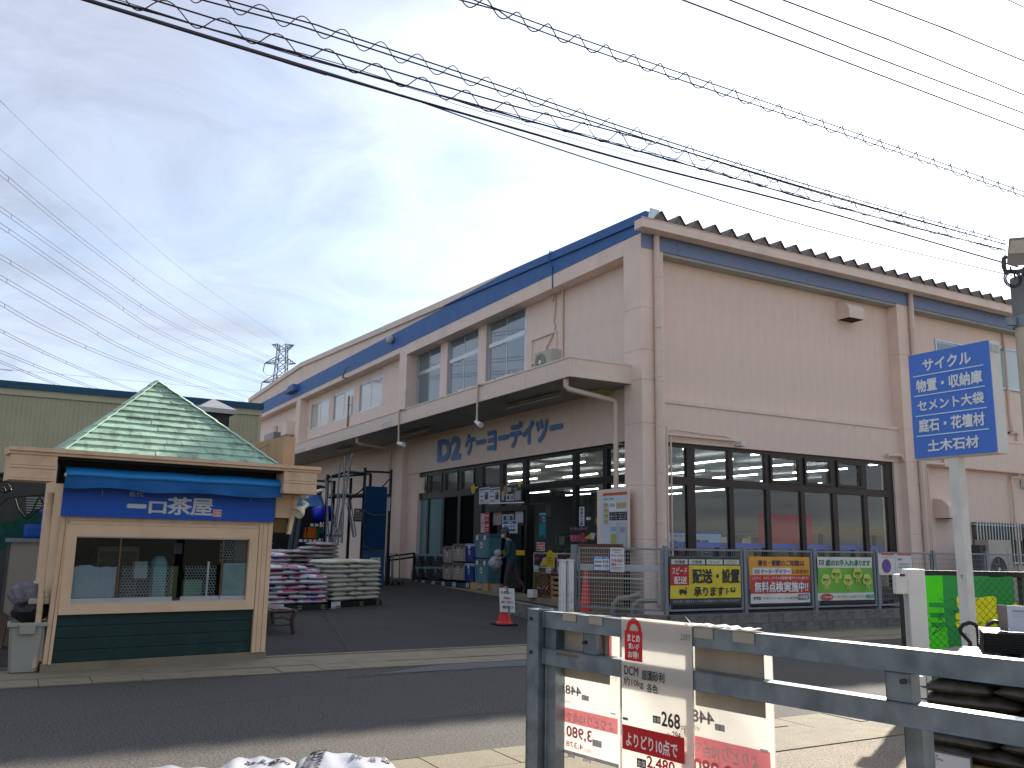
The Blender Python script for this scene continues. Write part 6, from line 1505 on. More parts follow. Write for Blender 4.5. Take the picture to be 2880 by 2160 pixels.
fingers((.33, .165, .93), (1, -.2, -.1), (0, 1, 0), per); fingers((.33, -.085, .95), (1, .1, -.1), (0, -1, 0), per)
bg = thing('carrier_bag', 'crumpled white plastic carrier bag held by the person at the door', 'bag', (PX - .36, pf.y + .28, FL + .8))
MB().bm(crumple((0, 0, .0), .17, 21, n=4, sx=1.1, sy=.9, sz=1.0, amp=.5), 0, True).bm(crumple((.05, -.03, .24), .10, 23, sz=1.1, amp=.6), 0, True).build('bag', mat('bag_white', '#a8aeb6', rough=.35, var=.15, scale=10, trans=.2), bg, local=True)
jn = MB().bm(crumple((.02, .0, -.17), .10, 31, sz=.9, amp=.4), 0, True).build('bundle', mat('bundle_brown', '#6d5a50', rough=.8, var=.3, scale=14), bg, local=True)

# ================================================================== BLOCK WALL AND MESH FENCE
WT = .375
wall = thing('block_wall', 'low grey concrete block wall carrying the mesh fence at the car park edge', 'wall', (9.3, 14, 0))
WP = [Vector((9.52, 16.75, 0)), Vector((9.12, 14.05, 0)), Vector((10.26, 12.55, 0)), Vector((16.9, 12.55, 0))]
rr = random.Random(5); WM = Matrix.Translation(Vector((9.3, 14, 0)))
for a, b in zip(WP[:-1], WP[1:]):
    d = (b - a); L = d.length; d.normalize(); ang = math.atan2(d.y, d.x); n = round(L / .395); w = L / n
    for c in range(3):
        z0 = WT - .19 - c * .19
        for i in range(-1 if c % 2 else 0, n):
            x0 = max(0, i * w + (w / 2 if c % 2 else 0)); x1 = min(L, (i + 1) * w + (w / 2 if c % 2 else 0))
            if x1 - x0 < .05: continue
            m_ = a + d * (x0 + x1) / 2; q = Vector((-d.y, d.x, 0)) * rr.uniform(-.003, .003)
            piece('block', cube_mesh(M_BLOCK, .02), wall, WM.inverted() @ TRS((m_.x + q.x, m_.y + q.y, z0 + .095), (x1 - x0 - .010, .12, .181), (0, 0, ang)))
    M_ = TRS((a + d * L / 2) + Vector((0, 0, WT / 2 - .1)), (L, .10, WT + .15), (0, 0, ang)); piece('mortar', cube_mesh(mat('mortar', '#5d5b57', rough=.95, var=.1)), wall, WM.inverted() @ M_)
M_FEN = mat('fence_steel', '#7f868d', rough=.45, metal=.35, var=.1, scale=6)
M_FENW = mat('fence_wire_pale', '#b9bcb4', rough=.5, metal=.2, var=.05)
ZF0, ZF1 = .43, 1.53
def fence_panel(a, b, label, dense=True, wire=.0035, wm=M_FEN, sv=.05, sh_=.10):
    a = Vector((a[0], a[1], 0)); b = Vector((b[0], b[1], 0)); d = (b - a); L = d.length; d.normalize()
    t = thing('mesh_fence_panel', label, 'fence', (a.x, a.y, WT), math.atan2(d.y, d.x), 'mesh fence panels on the block wall'); z0, z1 = ZF0 - WT, ZF1 - WT
    for x in (.035, L - .035): MB().bbox((x - .02, -.02, z0), (x + .02, .02, z1), .006).build('frame_tube', M_FEN, t, local=True)
    for z in (z0, z1 - .035): MB().bbox((.056, -.018, z), (L - .056, .018, z + .035), .006).build('frame_rail', M_FEN, t, local=True)
    w = MB(); n = int((L - .12) / sv)
    for i in range(1, n): x = .06 + i * (L - .12) / n; w.tube([(x, 0, z0 + .03), (x, 0, z1 - .03)], wire, 4, caps=False, smooth=False)
    m = int((z1 - z0 - .07) / sh_)
    for j in range(1, m): z = z0 + .035 + j * (z1 - z0 - .07) / m; w.tube([(.056, .005, z), (L - .056, .005, z)], wire * 1.15, 4, caps=False, smooth=False)
    tag(w.build('wire_mesh', wm, t, local=True), kind='stuff'); return t
def fence_post(x, y, ang, label, h=1.56, r=.035):
    t = thing('fence_post', label, 'post', (x, y, 0 if h > 1.6 else WT - .15), ang, 'posts of the mesh fence'); MB().bbox((-r, -r, 0), (r, r, h - (0 if h > 1.6 else WT - .15)), .008).build('tube', M_FEN, t, local=True)
    MB().bbox((-r - .004, -r - .004, h - (0 if h > 1.6 else WT - .15)), (r + .004, r + .004, h - (0 if h > 1.6 else WT - .15) + .012), .004).build('cap', M_FEN, t, local=True)
FX = [10.26, 12.14, 14.0, 15.85, 17.7, 19.6, 21.5, 23.4]; FY = 12.60
fence_post(9.22, 13.97, math.radians(-52), 'thick grey fence post at the left end by the white gate posts', 1.56, .05)
fence_panel((9.26, 13.92), (10.24, 12.64), 'angled mesh fence panel at the left carrying two small opening hours signs', wm=M_FENW, sv=.045, sh_=.07)
for i, x in enumerate(FX): fence_post(x, FY, 0, ['grey fence post left of the yellow delivery banner', 'grey fence post between the yellow and orange banners', 'grey fence post between the orange and green banners', 'grey fence post right of the green garden banner', 'grey fence post just right of the no parking board', 'grey fence post left of the tall sign pole', 'grey fence post right of the tall sign pole', 'grey fence post at the right edge of the picture'][i])
for i in range(7): fence_panel((FX[i] + .04, FY), (FX[i + 1] - .04, FY), ['mesh fence panel behind the yellow delivery banner', 'mesh fence panel behind the orange pest control banner', 'mesh fence panel behind the green garden care banner', 'mesh fence panel carrying the no parking board', 'mesh fence panel left of the tall sign pole', 'mesh fence panel crossed by the tall sign pole', 'mesh fence panel right of the tall sign pole'][i])
# white rusty gate posts
def gate_post(px, x, lab, rust):
    p = on_z(px, 1717, .40); t = thing('gate_post', lab, 'post', (p.x, p.y, lot_z(p.y)))
    h = 1.27 - lot_z(p.y); MB().bbox((-.05, -.05, 0), (.05, .05, h), .012).build('tube', mat('post_white ' + str(rust), '#dddcd4', rough=.5, var=.04, scale=4, dirt='#6a3f28', dirt_amt=rust * .45, dirt_scale=9), t, local=True)
    MB().bbox((-.06, -.06, h), (.06, .06, h + .03), .01).build('cap', M_WHITE, t, local=True); return t
gate_post(1581, 0, 'white painted gate post left of its rustier twin', .5); gate_post(1603, 0, 'white gate post streaked with rust beside the mesh fence', 1.0)
# hanging concertina of the gate: white slats at its right
gt = thing('folding_gate', 'white folded gate bars behind the mesh fence', 'gate', on_x(1640, 1700, 9.6)); 
for z in (.97, 1.16): a, b = on_plane(1620, 1600, (9.5, 13.9, 0), (.74, .67, 0)), on_plane(1855, 1600, (9.5, 13.9, 0), (.74, .67, 0)); MB().bar((a.x + .1, a.y + .1, z), (b.x + .1, b.y + .1, z), .03, .12 if z > 1 else .03).build('bar', M_WHITE, gt)
# pale bent pipes behind the fence
for k, pts in enumerate(([(1725, 1735), (1726, 1700), (1740, 1684), (1765, 1682), (1800, 1672)], [(1780, 1735), (1782, 1702), (1800, 1690), (1850, 1688)])):
    tag(MB().tube([on_plane(*p, (10.0, 14.0, 0), (.74, .67, 0)) for p in pts], .05, 10).build('bent_pipe', mat('pipe_cream', '#a09a92', rough=.6, var=.1), at=on_plane(1760, 1735, (10, 14, 0), (.74, .67, 0))), ['left', 'right'][k] + ' pale bent pipe lying behind the angled fence panel', 'pipe')

# ------------------------------------------------------------------ banners and boards on the fence
NZ = lambda x, y: (1650 + .42948 * x, 1200 + .42948 * y)
def wav(seed, amp=.012):
    r = random.Random(seed); a, b, c = r.uniform(0, 6), r.uniform(0, 6), r.uniform(0, 6)
    return lambda u, v: amp * (math.sin(9 * u + 3 * v + a) + .6 * math.sin(17 * u - 5 * v + b) + .5 * math.sin(7 * v + c) * (1 - abs(2 * u - 1)))
def banner(tl, br, base, seed, Y=FY - .045):
    s = sheet_px(tl, br, Y=Y); s.f = wav(seed); s.board(base, .004); return s
s = banner(NZ(540, 850), NZ(1012, 1158), '#3b4048', 1)
for i, t in enumerate(('洗濯機', '冷蔵庫', 'テレビ', 'エアコン')): x = .025 + i * .245; s.rect(x, .055, x + .225, .16, '#c6c3b8'); s.text(t, x + .04, .075, x + .185, .145, '#3b4048', .01)
s.rect(.0, .185, 1, .87, '#d8c53a'); s.rect(.0, .185, .265, .60, '#b52b35'); s.text('スピード', .03, .22, .235, .37, '#e3dcd6', .02); s.text('配送', .055, .41, .235, .57, '#e3dcd6', .03)
for i in range(9): s.rect(.275, .22 + i * .042, .325 - .01 * (i % 2), .232 + i * .042, '#a2912a')
s.text('配送・設置', .31, .25, .985, .56, '#2b3038', .045); s.text('承ります', .32, .63, .745, .83, '#2b3038', .035)
s.rect(.13, .68, .2, .76, '#2b3038'); s.poly([(.2, .70), (.225, .70), (.235, .73), (.235, .76), (.2, .76)], '#2b3038'); s.disc(.15, .775, .012, '#2b3038', 10); s.disc(.215, .775, .012, '#2b3038', 10); s.disc(.225, .66, .01, '#2b3038', 10); s.line(.225, .69, .22, .78, .02, '#2b3038'); s.line(.225, .7, .20, .72, .012, '#2b3038')
s.disc(.79, .68, .011, '#2b3038', 10); s.line(.79, .71, .785, .80, .022, '#2b3038'); s.line(.79, .72, .83, .74, .012, '#2b3038'); s.rect(.85, .66, .92, .74, '#2b3038'); s.rect(.865, .675, .905, .705, '#d8c53a'); s.rect(.855, .74, .915, .75, '#2b3038')
s.text('任せて安心！当社スタッフまたは当社指定スタッフがお伺いいたします！', .035, .90, .965, .955, '#b9bab4', .0)
s.build('delivery_banner', 'yellow and dark grey delivery and installation banner tied to the mesh fence', 'banner')
s = banner(NZ(1062, 850), NZ(1468, 1150), '#d8d5d2', 2)
s.rect(0, 0, 1, .40, '#d99a35'); s.text('害虫・害獣のご相談は', .13, .07, .90, .20, '#3a2a55', .03); s.rect(.05, .24, .68, .385, '#d9d5d6'); s.text('D2 ケーヨーデイツー', .08, .265, .66, .365, '#2e2c58', .03); s.text('にお任せ!!', .70, .27, .97, .365, '#3a2a45', .02)
s.rect(0, .40, 1, .79, '#c23a2e'); s.text('シロアリ、ネズミ、ハチその他害獣対策やウレタン施工も!', .03, .425, .97, .495, '#ecdfd8', .012)
s.text('無料点検実施中!!', .06, .53, .97, .77, '#2b2a50', .085); s.text('無料点検実施中!!', .065, .535, .965, .765, '#e6e2e2', .04)
s.text('FTS', .04, .855, .17, .925, '#23243a', .035, shear=.12); s.text('フマキラートータルシステム株式会社', .20, .862, .77, .925, '#3a3a44', .005); s.rect(.78, .82, .975, .935, '#3d3c66'); s.text('5年保証', .79, .835, .965, .92, '#dcdce4', .03)
s.build('pest_control_banner', 'orange, red and white pest control banner tied to the mesh fence', 'banner')
s = banner(NZ(1506, 852), NZ(1882, 1132), '#d6d8d0', 3)
s.rect(.0, .25, 1, .83, '#6fae3f'); s.text('D2', .03, .07, .13, .18, '#1c2430', .04); s.text('ケーヨーデイツー', .03, .205, .13, .23, '#3c4450', 0); s.text('庭のお手入れ承ります', .16, .06, .97, .21, '#167a5c', .04)
for i, (u, v, t) in enumerate(((.15, .53, '草刈り'), (.33, .40, '剪定'), (.52, .54, '芝張り'), (.70, .38, '伐採'), (.88, .53, '植込'))):
    for du, dv, r_ in ((0, 0, .062), (-.045, .03, .045), (.045, .03, .045), (-.025, -.06, .045), (.028, -.06, .045)): s.disc(u + du, v + dv, r_, '#bfcf62', 12, squash=.9)
    s.poly([(u - .015, v + .08), (u + .015, v + .08), (u + .035, v + .2), (u - .035, v + .2)], '#bfcf62'); s.poly([(u - .008, v + .12), (u + .008, v + .12), (u + .014, v + .19), (u - .014, v + .19)], '#a04a3a'); s.text(t, u - .06, v - .035, u + .06, v + .035, '#3b4a1c', .02); s.rect(u - .04, v + .055, u + .04, v + .07, '#7d8a3c')
s.disc(.14, .915, .10, '#c04552', 18, r2=.045, squash=.9); s.text('お気軽に相談', .07, .895, .21, .94, '#e8d8d8', .01); s.text('ケーヨーデイツーにお任せください！', .25, .885, .83, .945, '#232a26', .012); s.rect(.85, .875, .985, .95, '#2f8a6a'); s.rect(.87, .90, .965, .91, '#a5cdb8'); s.rect(.87, .925, .965, .932, '#a5cdb8')
s.build('garden_banner', 'green and white garden care banner tied to the mesh fence', 'banner')
s = sheet_px((2469, 1557), (2567, 1617), Y=FY - .05); s.board('#d3d4d4', .01); s.rect(.09, .0, .47, .075, '#cf5a28'); s.rect(.56, .0, .98, .075, '#cf5a28'); s.rect(.485, .03, .50, .97, '#b2b3b4'); s.text('通路につき駐車はご遠慮ください', .1, .14, .46, .2, '#55585c', 0)
s.disc(.23, .58, .135, '#b23248', 22, squash=1.0); s.disc(.23, .58, .105, '#2f5ab0', 22); s.line(.165, .44, .30, .72, .018, '#b23248'); s.text('お客様へ', .56, .2, .72, .31, '#3a3d42', .01); s.text('この通路は搬入路です', .56, .44, .94, .53, '#6a6d72', 0); s.text('駐車場ご利用下さい', .58, .58, .93, .67, '#6a6d72', 0)
s.build('no_parking_board', 'white board with round blue and red no parking symbol on the fence', 'sign')
n_ = Vector((.795, .607, 0))
s = sheet_px((1669, 1563), (1716, 1606), P=(9.26, 13.92, 0) - n_ * .05 if False else Vector((9.26, 13.92, 0)) - n_ * .05, n=n_); s.board('#cdd3da', .008); s.rect(0, 0, 1, 1, '#2f6ab0'); s.rect(.05, .2, .95, .95, '#d3d8de'); s.text('営業時間のご案内', .07, .04, .93, .17, '#dfe6ee', .01); s.text('開店時間', .1, .32, .48, .46, '#2a2d33', .02); s.text('9:30', .56, .28, .9, .48, '#2a2d33', .02); s.text('閉店時間', .1, .6, .48, .74, '#2a2d33', .02); s.text('7:30', .56, .56, .9, .76, '#2a2d33', .02); s.text('店長', .74, .83, .88, .91, '#55585e', 0)
s.build('hours_sign', 'blue framed opening hours sign showing 9:30 and 7:30 on the fence', 'sign')
s = sheet_px((1716, 1540), (1756, 1609), P=Vector((9.26, 13.92, 0)) - n_ * .06, n=n_); s.board('#d6d3d6', .008); s.text('営業時間変更の', .12, .06, .88, .13, '#3a3a40', .01); s.text('お知らせ', .3, .16, .7, .22, '#3a3a40', .01); s.text('1月4日～2月29日', .08, .28, .92, .36, '#4a3a42', .01); s.text('19:00', .1, .47, .9, .60, '#b03448', .02); s.text('閉店', .1, .64, .45, .75, '#b03448', .02); s.rect(.5, .68, .85, .70, '#8a8088'); s.rect(.1, .8, .9, .82, '#8a8088'); s.rect(.1, .86, .8, .88, '#8a8088'); s.text('ケーヨーデイツー', .1, .91, .9, .95, '#4a4a50', 0)
s.build('hours_sign', 'white notice with red 19:00 closing time on the fence', 'sign')
# things seen through the right-hand glazing
s = sheet_px(NZ(530, 682), NZ(882, 800), Y=16.6); s.board('#d5e2e6', .02); s.rect(0, 0, 1, .12, '#2f6cc8'); s.text('ケーヨーデイツー', .05, .2, .38, .36, '#2c3136', .02); s.text('カート置場', .06, .48, .76, .88, '#2c3136', .03); s.build('cart_sign', 'pale sign naming the cart place inside the corner window', 'sign')
q0, q1 = on_y(*NZ(1120, 565), 17.0), on_y(*NZ(1487, 800), 17.0); rb = Sheet(q0, (1, 0, 0), (0, 0, -1), q1.x - q0.x, q0.z - q1.z); rb.f = wav(8, .02); rb.board(mat('red_cloth', '#d8143c', rough=.7, var=.1, scale=5), .004); rb.build('red_banner', 'plain red cloth banner hanging inside the corner window', 'banner')
for i in range(7):
    a, b = bars[i][1], bars[i + 1][0]; o = MB().box((a + .02, 16.2, 1.56), (b - .02, 16.5, 1.68)).build('blue_bench', mat('bench_blue', '#2a66e0', rough=.5, var=.06), at=((a + b) / 2, 16.3, 1.42))
    MB().box((a + .05, 16.3, FL), (a + .09, 16.4, 1.56)).box((b - .09, 16.3, FL), (b - .05, 16.4, 1.56)).build('leg', M_RK, o)
    tag(o, 'bright blue counter strip inside the corner window, ' + ['first', 'second', 'third', 'fourth', 'fifth', 'sixth', 'seventh'][i] + ' from the left', 'counter', 'blue counter strips inside the corner window')
tb = thing('wooden_beam', 'long pale wooden beam lying on a rack inside the corner window', 'timber', on_y(*NZ(1700, 700), 17.4)); a, b = on_y(*NZ(1490, 655), 17.4), on_y(*NZ(1938, 712), 17.4); MB().bbox((a.x, 17.4, b.z), (b.x, 17.6, a.z), .01).build('beam', M_PINE, tb)
for x in (a.x + .3, b.x - .3): MB().box((x, 17.45, FL), (x + .08, 17.55, b.z)).build('leg', M_RK, tb)

# ================================================================== RIGHT SIDE OF THE ROAD SIDE FACADE
ac_m = mat('ac_casing', '#b3ada0', rough=.5, var=.06, scale=3, dirt='#847a6c', dirt_amt=.3); ac_f = mat('ac_fan', '#3b3c3e', rough=.6)
def aircon(name_label, P, rz, w, h, d, fan=True):
    t = thing('air_conditioner', name_label, 'air conditioner', P, rz); MB().bbox((-w / 2, 0, .04), (w / 2, d, h), .012).build('casing', ac_m, t, local=True)
    for x in (-w * .35, w * .35): MB().box((x - .05, .02, 0), (x + .05, d - .02, .04)).build('foot', M_RK, t, local=True)
    cx, cz, r = -w * .14, h * .5, min(w * .34, h * .40); q = MB(); q.lathe([(r, -.004), (r, .012), (0, .012)], (cx, 0, cz), 24, axis=(0, -1, 0)); q.build('fan_recess', ac_f, t, local=True)
    q = MB()
    for i in range(1, 6): q.lathe([(r * i / 5 - .005, .016), (r * i / 5, .02), (r * i / 5 + .005, .016)], (cx, 0, cz), 24, axis=(0, -1, 0))
    for k in range(8): q.bar((cx, -.018, cz), (cx + r * math.cos(k * PI / 4), -.018, cz + r * math.sin(k * PI / 4)), .008, .006)
    tag(q.build('fan_grille', ac_m, t, local=True), kind='stuff'); q = MB(); q.lathe([(.06, .0), (.06, .024), (.03, .03), (0, .03)], (cx, 0, cz), 14, axis=(0, -1, 0)); q.build('fan_hub', M_WHITE, t, local=True)
    MB().bbox((w * .30, -.008, h * .1), (w * .46, .002, h * .85), .004).build('side_panel', ac_m, t, local=True); return t
a = on_x(1527, 1040, 11.15); aircon('cream air conditioner on the canopy roof below the office windows', (11.05, a.y - .15, CZ1 + .04), -PI / 2 + .05, .76, .56, .30)
a, b = on_y(2785, 1520, 15.0), on_y(2850, 1520, 15.0); aircon('large beige air conditioner by the barred window behind the mesh fence', ((a.x + b.x) / 2 - .1, 15.0, .28), 0, 1.05, 1.62, .4)
bx = MB(); a = on_y(2755, 1530, 15.1); bx.bbox((a.x, 15.1, .3), (a.x + .5, 15.4, 1.75), .01); tag(bx.build('meter_box', mat('dark_box', '#4a4744', rough=.6), at=(a.x + .25, 15.2, .3)), 'dark cabinet left of the large beige air conditioner', 'cabinet')
# barred windows
for k, (x0, x1) in enumerate(((2728, 2858), (2862, 2990))):
    a, b = on_y(x0, 1425, YU + .05), on_y(x1, 1531, YU + .05); Xa, Xb = a.x, b.x; Z1_, Z0_ = 2.42, 1.20
    MB().box((Xa, YU + .02, Z0_), (Xb, YU + .045, Z1_)).build('window_opening', mat('window_dark', '#2b2d30', rough=.3), store)
    MB().box((Xa + .1, YU + .0, Z0_ + .03), (Xb - .1, YU + .018, Z0_ + .78)).build('window_screen', mat('screen_slate', '#3d444d', rough=.7, var=.15, scale=20), store)
    g = thing('window_grille', ['white barred grille over the ground floor window right of the sign pole', 'second white barred grille at the right edge of the picture'][k], 'grille', (Xa, YU - .12, Z0_)); n = 15
    for i in range(n + 1): x = i * (Xb - Xa) / n; z0 = 0 if i % 2 == 0 else .72; boxpiece('bar', (x - .014, -.012, z0), (x + .014, .012, Z1_ - Z0_ + .03), M_ALU, g)
    for z in (.04, Z1_ - Z0_ - .09): boxpiece('rail', (-.05, .013, z), (Xb - Xa + .05, .03, z + .04), M_ALU, g)
    for x in (0, Xb - Xa): boxpiece('bracket', (x - .02, .0, Z1_ - Z0_ - .08), (x + .02, .16, Z1_ - Z0_ - .04), M_ALU, g)
a = on_y(2878, 1360, YU); st('camera_dome', (a.x - .1, YU - .2, a.z - .12), (a.x + .15, YU + .02, a.z + .12), M_WHITE)

# ================================================================== BLUE PYLON SIGN ON THE NEAR SIDE
def pu(s, x, y):
    """photo point -> sheet coordinates"""
    p = on_plane(x, y, s.O, s.N) - s.O
    return p.dot(s.R) / s.w, p.dot(s.D) / s.h
def ptext(s, k, t, x0, y0, x1, y1, c, b=.02, mirror=False):
    u0, v0 = pu(s, *k(x0, y0)); u1, v1 = pu(s, *k(x1, y1)); s.text(t, u0, v0, u1, v1, c, b, mirror)
def prect(s, k, x0, y0, x1, y1, c):
    u0, v0 = pu(s, *k(x0, y0)); u1, v1 = pu(s, *k(x1, y1)); s.rect(u0, v0, u1, v1, c)
I5 = lambda x, y: (2280 + .27125 * x, 750 + .27125 * y)
I6 = lambda x, y: (2280 + .27125 * x, 1150 + .27125 * y)
XS_ = 7.4
sgn = thing('sign_pole', 'tall white square pole carrying a blue sign with five lines of white writing', 'sign', (7.52, 5.02, 0))
a, b = on_x(2553, 1000, XS_), on_x(2802, 1278, XS_); bl_ = on_x(2573, 1290, XS_)
s = Sheet((XS_, a.y - .004, (a.z + on_x(2776, 959, XS_).z) / 2), (0, -1, 0), (0, 0, -1), a.y - on_x(2778, 960, XS_).y, (a.z + on_x(2776, 959, XS_).z) / 2 - bl_.z)
M_SGB = mat('sign_face_blue', '#4674cc', rough=.4, var=.03, scale=2)
s.board(M_SGB, .012); W_ = '#d9dfe2'
ptext(s, I5, 'サイクル', 1157, 965, 1668, 1000, W_, .045); ptext(s, I5, '物置・収納庫', 1090, 1180, 1785, 1205, W_, .045); ptext(s, I5, 'セメント大袋', 1107, 1390, 1805, 1415, W_, .045)
ptext(s, I6, '庭石・花壇材', 1120, 112, 1815, 170, W_, .045); ptext(s, I6, '土木石材', 1212, 325, 1755, 400, W_, .045)
for k, y0, y1 in ((I5, 1140, 1025), (I5, 1342, 1245), (I5, 1550, 1465), (I6, 283, 212)):
    xa, xb = (1065, 1795) if y0 == 1140 else (1078, 1812) if y0 == 1342 else (1093, 1835) if y0 == 1550 else (1108, 1855)
    u0, v0 = pu(s, *k(xa, y0)); u1, v1 = pu(s, *k(xb, y1)); v = (v0 + v1) / 2; s.rect(u0, v - .005, u1, v + .005, '#bfe0ea')
s.build('sign_face', parent=sgn)
ytop = s.O.z; yb0, yb1 = s.O.y, s.O.y - s.w; zb = ytop - s.h
M_SW = mat('sign_casing', '#cfd0cb', rough=.45, var=.05, scale=3, dirt='#8f8c80', dirt_amt=.35, dirt_scale=4)
MB().bbox((XS_ + .014, yb1 + .003, zb - .01), (XS_ + .17, yb0 - .003, ytop + .006), .01).build('sign_box', M_SW, sgn)
MB().box((XS_ + .03, yb1 - .004, ytop - .10), (XS_ + .15, yb1 + .004, ytop - .03)).build('cover_plate', mat('cover_grey', '#b0b3ae', rough=.5), sgn)
MB().bbox((XS_ + .035, 4.975, 0), (XS_ + .135, 5.07, zb - .012), .008).build('pole', M_SW, sgn)
for z in (1.05, .55): MB().tube([(XS_ + .012, 5.0, z + .3), (XS_ - .004, 5.0, z + .3), (XS_ - .004, 4.99, z + .27)], .006, 6).build('hook', M_GALV, sgn)

# white end post with chain box and the torn chain link fence
DN = Vector((FWD.x, FWD.y, 0)).normalized(); DR = Vector((DN.y, -DN.x, 0))
B8 = lambda x, y: (2480 + .35714 * x, 1560 + .35714 * y)
p = at_depth(*B8(270, 500), 8.6); wp = thing('chain_post', 'white square end post with a chain box and thin dark pole beside it', 'post', (p.x, p.y, 0), -YAW)
zt = at_depth(*B8(255, 115), 8.6).z; MB().bbox((-.085, -.07, 0), (.085, .07, zt), .012).build('tube', M_WHITE, wp, local=True)
MB().bbox((-.20, -.06, zt - .24), (-.075, .03, zt - .05), .02).build('chain_box', M_WHITE, wp, local=True); MB().box((-.16, -.065, zt - .07), (-.11, -.058, zt - .045)).build('red_mark', ink('#6a2030'), wp, local=True)
MB().tube([(-.14, -.02, 0), (-.14, -.02, zt - .24)], .022, 8).build('dark_pole', mat('pole_dark_green', '#1f2a26', rough=.4), wp, local=True)
gp = at_depth(2720, 1700, 9.4); tl = on_plane(*B8(288, 160), gp, DN); br_ = on_plane(*B8(1085, 800), gp, DN)
s = Sheet(tl, DR, (0, 0, -1), (br_ - tl).dot(DR), tl.z - .02); s.f = wav(12, .006); s.board('#2f9a48', .006)
k = lambda x, y: pu(s, *B8(x, y))
def gpoly(pts, c): s.poly([k(*q) for q in pts], c)
gpoly([(290, 165), (478, 165), (487, 380), (372, 380), (376, 412), (490, 418), (492, 458), (382, 458), (384, 494), (500, 500), (502, 534), (392, 534), (394, 572), (512, 572), (528, 770), (330, 790)], '#4fe01c')
ptext(s, B8, '署', 556, 322, 948, 655, '#f2ee1a', .07); ptext(s, B8, '前', 955, 380, 1330, 655, '#f2ee1a', .07)
s.build('green_banner', 'bright green banner with huge yellow character behind the chain link fence', 'banner')
bz = on_plane(*B8(288, 150), gp, DN).z
fb = thing('banner_frame', 'dark frame bar and end post holding the green banner', 'frame', tuple(tl)); MB().bar(tl + DN * .03 - DR * .05 + Vector((0, 0, .02)), tl + DR * 2.6 + DN * .03 + Vector((0, 0, .02)), .05, .06).build('bar', mat('frame_black', '#26292a', rough=.5), fb)
for o in (-.03, 1.12, 2.55): q = tl + DR * o + DN * .05; MB().bar((q.x, q.y, 0), (q.x, q.y, tl.z), .05, .05).build('post', mat('frame_black', '#26292a'), fb)
cl = MB(); cpn = at_depth(2720, 1700, 9.05); C0 = on_plane(*B8(300, 790), cpn, DN); rr = random.Random(6); s_ = .075; Wn = 1.75; n = int(Wn / s_)
zt_ = on_plane(*B8(700, 170), cpn, DN).z
for i in range(n + 1):
    top = zt_ if i > 7 else (.78 + .02 * i + rr.uniform(-.05, .06)); pts = []; z = .02; kk = 0
    while z < top: pts.append(C0 + DR * (i * s_ + (s_ * .5 if kk % 2 else -s_ * .0) + rr.uniform(-.004, .004)) + Vector((0, 0, z - C0.z)) + DN * (.004 if kk % 2 else -.004)); z += s_ * .5 * 1.05; kk += 1
    cl.tube(pts, .0032, 4, caps=False, smooth=False)
    pts = []; z = .02; kk = 0
    while z < top: pts.append(C0 + DR * (i * s_ + (s_ * .5 if kk % 2 else s_ * 1.0)) + Vector((0, 0, z - C0.z))); z += s_ * .5 * 1.05; kk += 1
    cl.tube(pts, .0032, 4, caps=False, smooth=False)
for i in range(16):
    q = C0 + DR * rr.uniform(.0, .75) + Vector((0, 0, rr.uniform(.78, .98) - C0.z)); pts = [q]
    for j in range(5): pts.append(pts[-1] + DR * rr.uniform(-.07, .10) + Vector((0, 0, rr.uniform(-.07, .06))) + DN * rr.uniform(-.02, .02))
    cl.tube(pts, .003, 4, caps=False, smooth=False)
tag(cl.build('chain_link_fence', mat('chain_green', '#12402f', rough=.5), at=(C0.x, C0.y, 0)), 'torn dark green chain link fence in front of the bright green banner', 'fence')

# ================================================================== GALVANISED RACK RAIL IN THE FOREGROUND
RP = Vector((2.94, 4.87, 0)); RQ = Vector((3.41, 2.07, 0)); RD = (RQ - RP).normalized(); RNn = Vector((RD.y, -RD.x, 0))   # RNn points to the camera side
if RNn.x > 0: RNn = -RNn
rail = thing('guard_rail', 'galvanised steel guard rail with two horizontal beams in the foreground', 'railing', RP)
Z = Vector((0, 0, 1)); LR = 4.3
def rb(t0, t1, z0, z1, n0, n1, name='beam'): return MB().frame_box(RP, RD, Z, RNn, t0, t1, z0, z1, n0, n1).build(name, M_GALV, rail)
def rail_t(x): q = on_plane(x, 1800, RP, RNn); return (q - RP).dot(RD)
def bevel_beam(t0, t1, z0, z1, n0, n1, name='beam', b=.008):
    q = bmesh.new(); bmesh.ops.create_cube(q, size=1)
    for v in q.verts: c = v.co.copy(); v.co = RP + RD * ((t0 + t1) / 2 + c.x * (t1 - t0)) + Z * ((z0 + z1) / 2 + c.z * (z1 - z0)) + RNn * ((n0 + n1) / 2 + c.y * (n1 - n0))
    bmesh.ops.bevel(q, geom=list(q.edges), offset=b, segments=3, affect='EDGES', profile=.7); return MB().bm(q).build(name, M_GALV, rail)
T1 = rail_t(1533); bevel_beam(rail_t(1500), T1, 0, 1.158, -.05, .045, 'post'); bevel_beam(T1 + .012, rail_t(1566), 0, 1.05, -.06, .0, 'post')
bevel_beam(T1 + .002, LR, 1.053, 1.15, -.05, .02); bevel_beam(T1 + .002, LR, .838, .932, -.05, .02)
bevel_beam(rail_t(1643), rail_t(1680), .934, 1.051, -.045, .0, 'upright'); bevel_beam(rail_t(2490), rail_t(2562), .934, 1.051, -.045, .012, 'upright')
bevel_beam(rail_t(2490), rail_t(2540), 0, .836, -.20, -.12, 'post')
for t, z in ((rail_t(1510), 1.10), (rail_t(1510), .90), (rail_t(1660), 1.0), (rail_t(2548), 1.02)): MB().tube([RP + RD * t + Z * z + RNn * .03, RP + RD * t + Z * z + RNn * .056], .012, 6).build('bolt', mat('bolt_dark', '#39434b', rough=.5, metal=.6), rail)
N9 = lambda x, y: (1450 + .33906 * x, 1600 + .33906 * y)
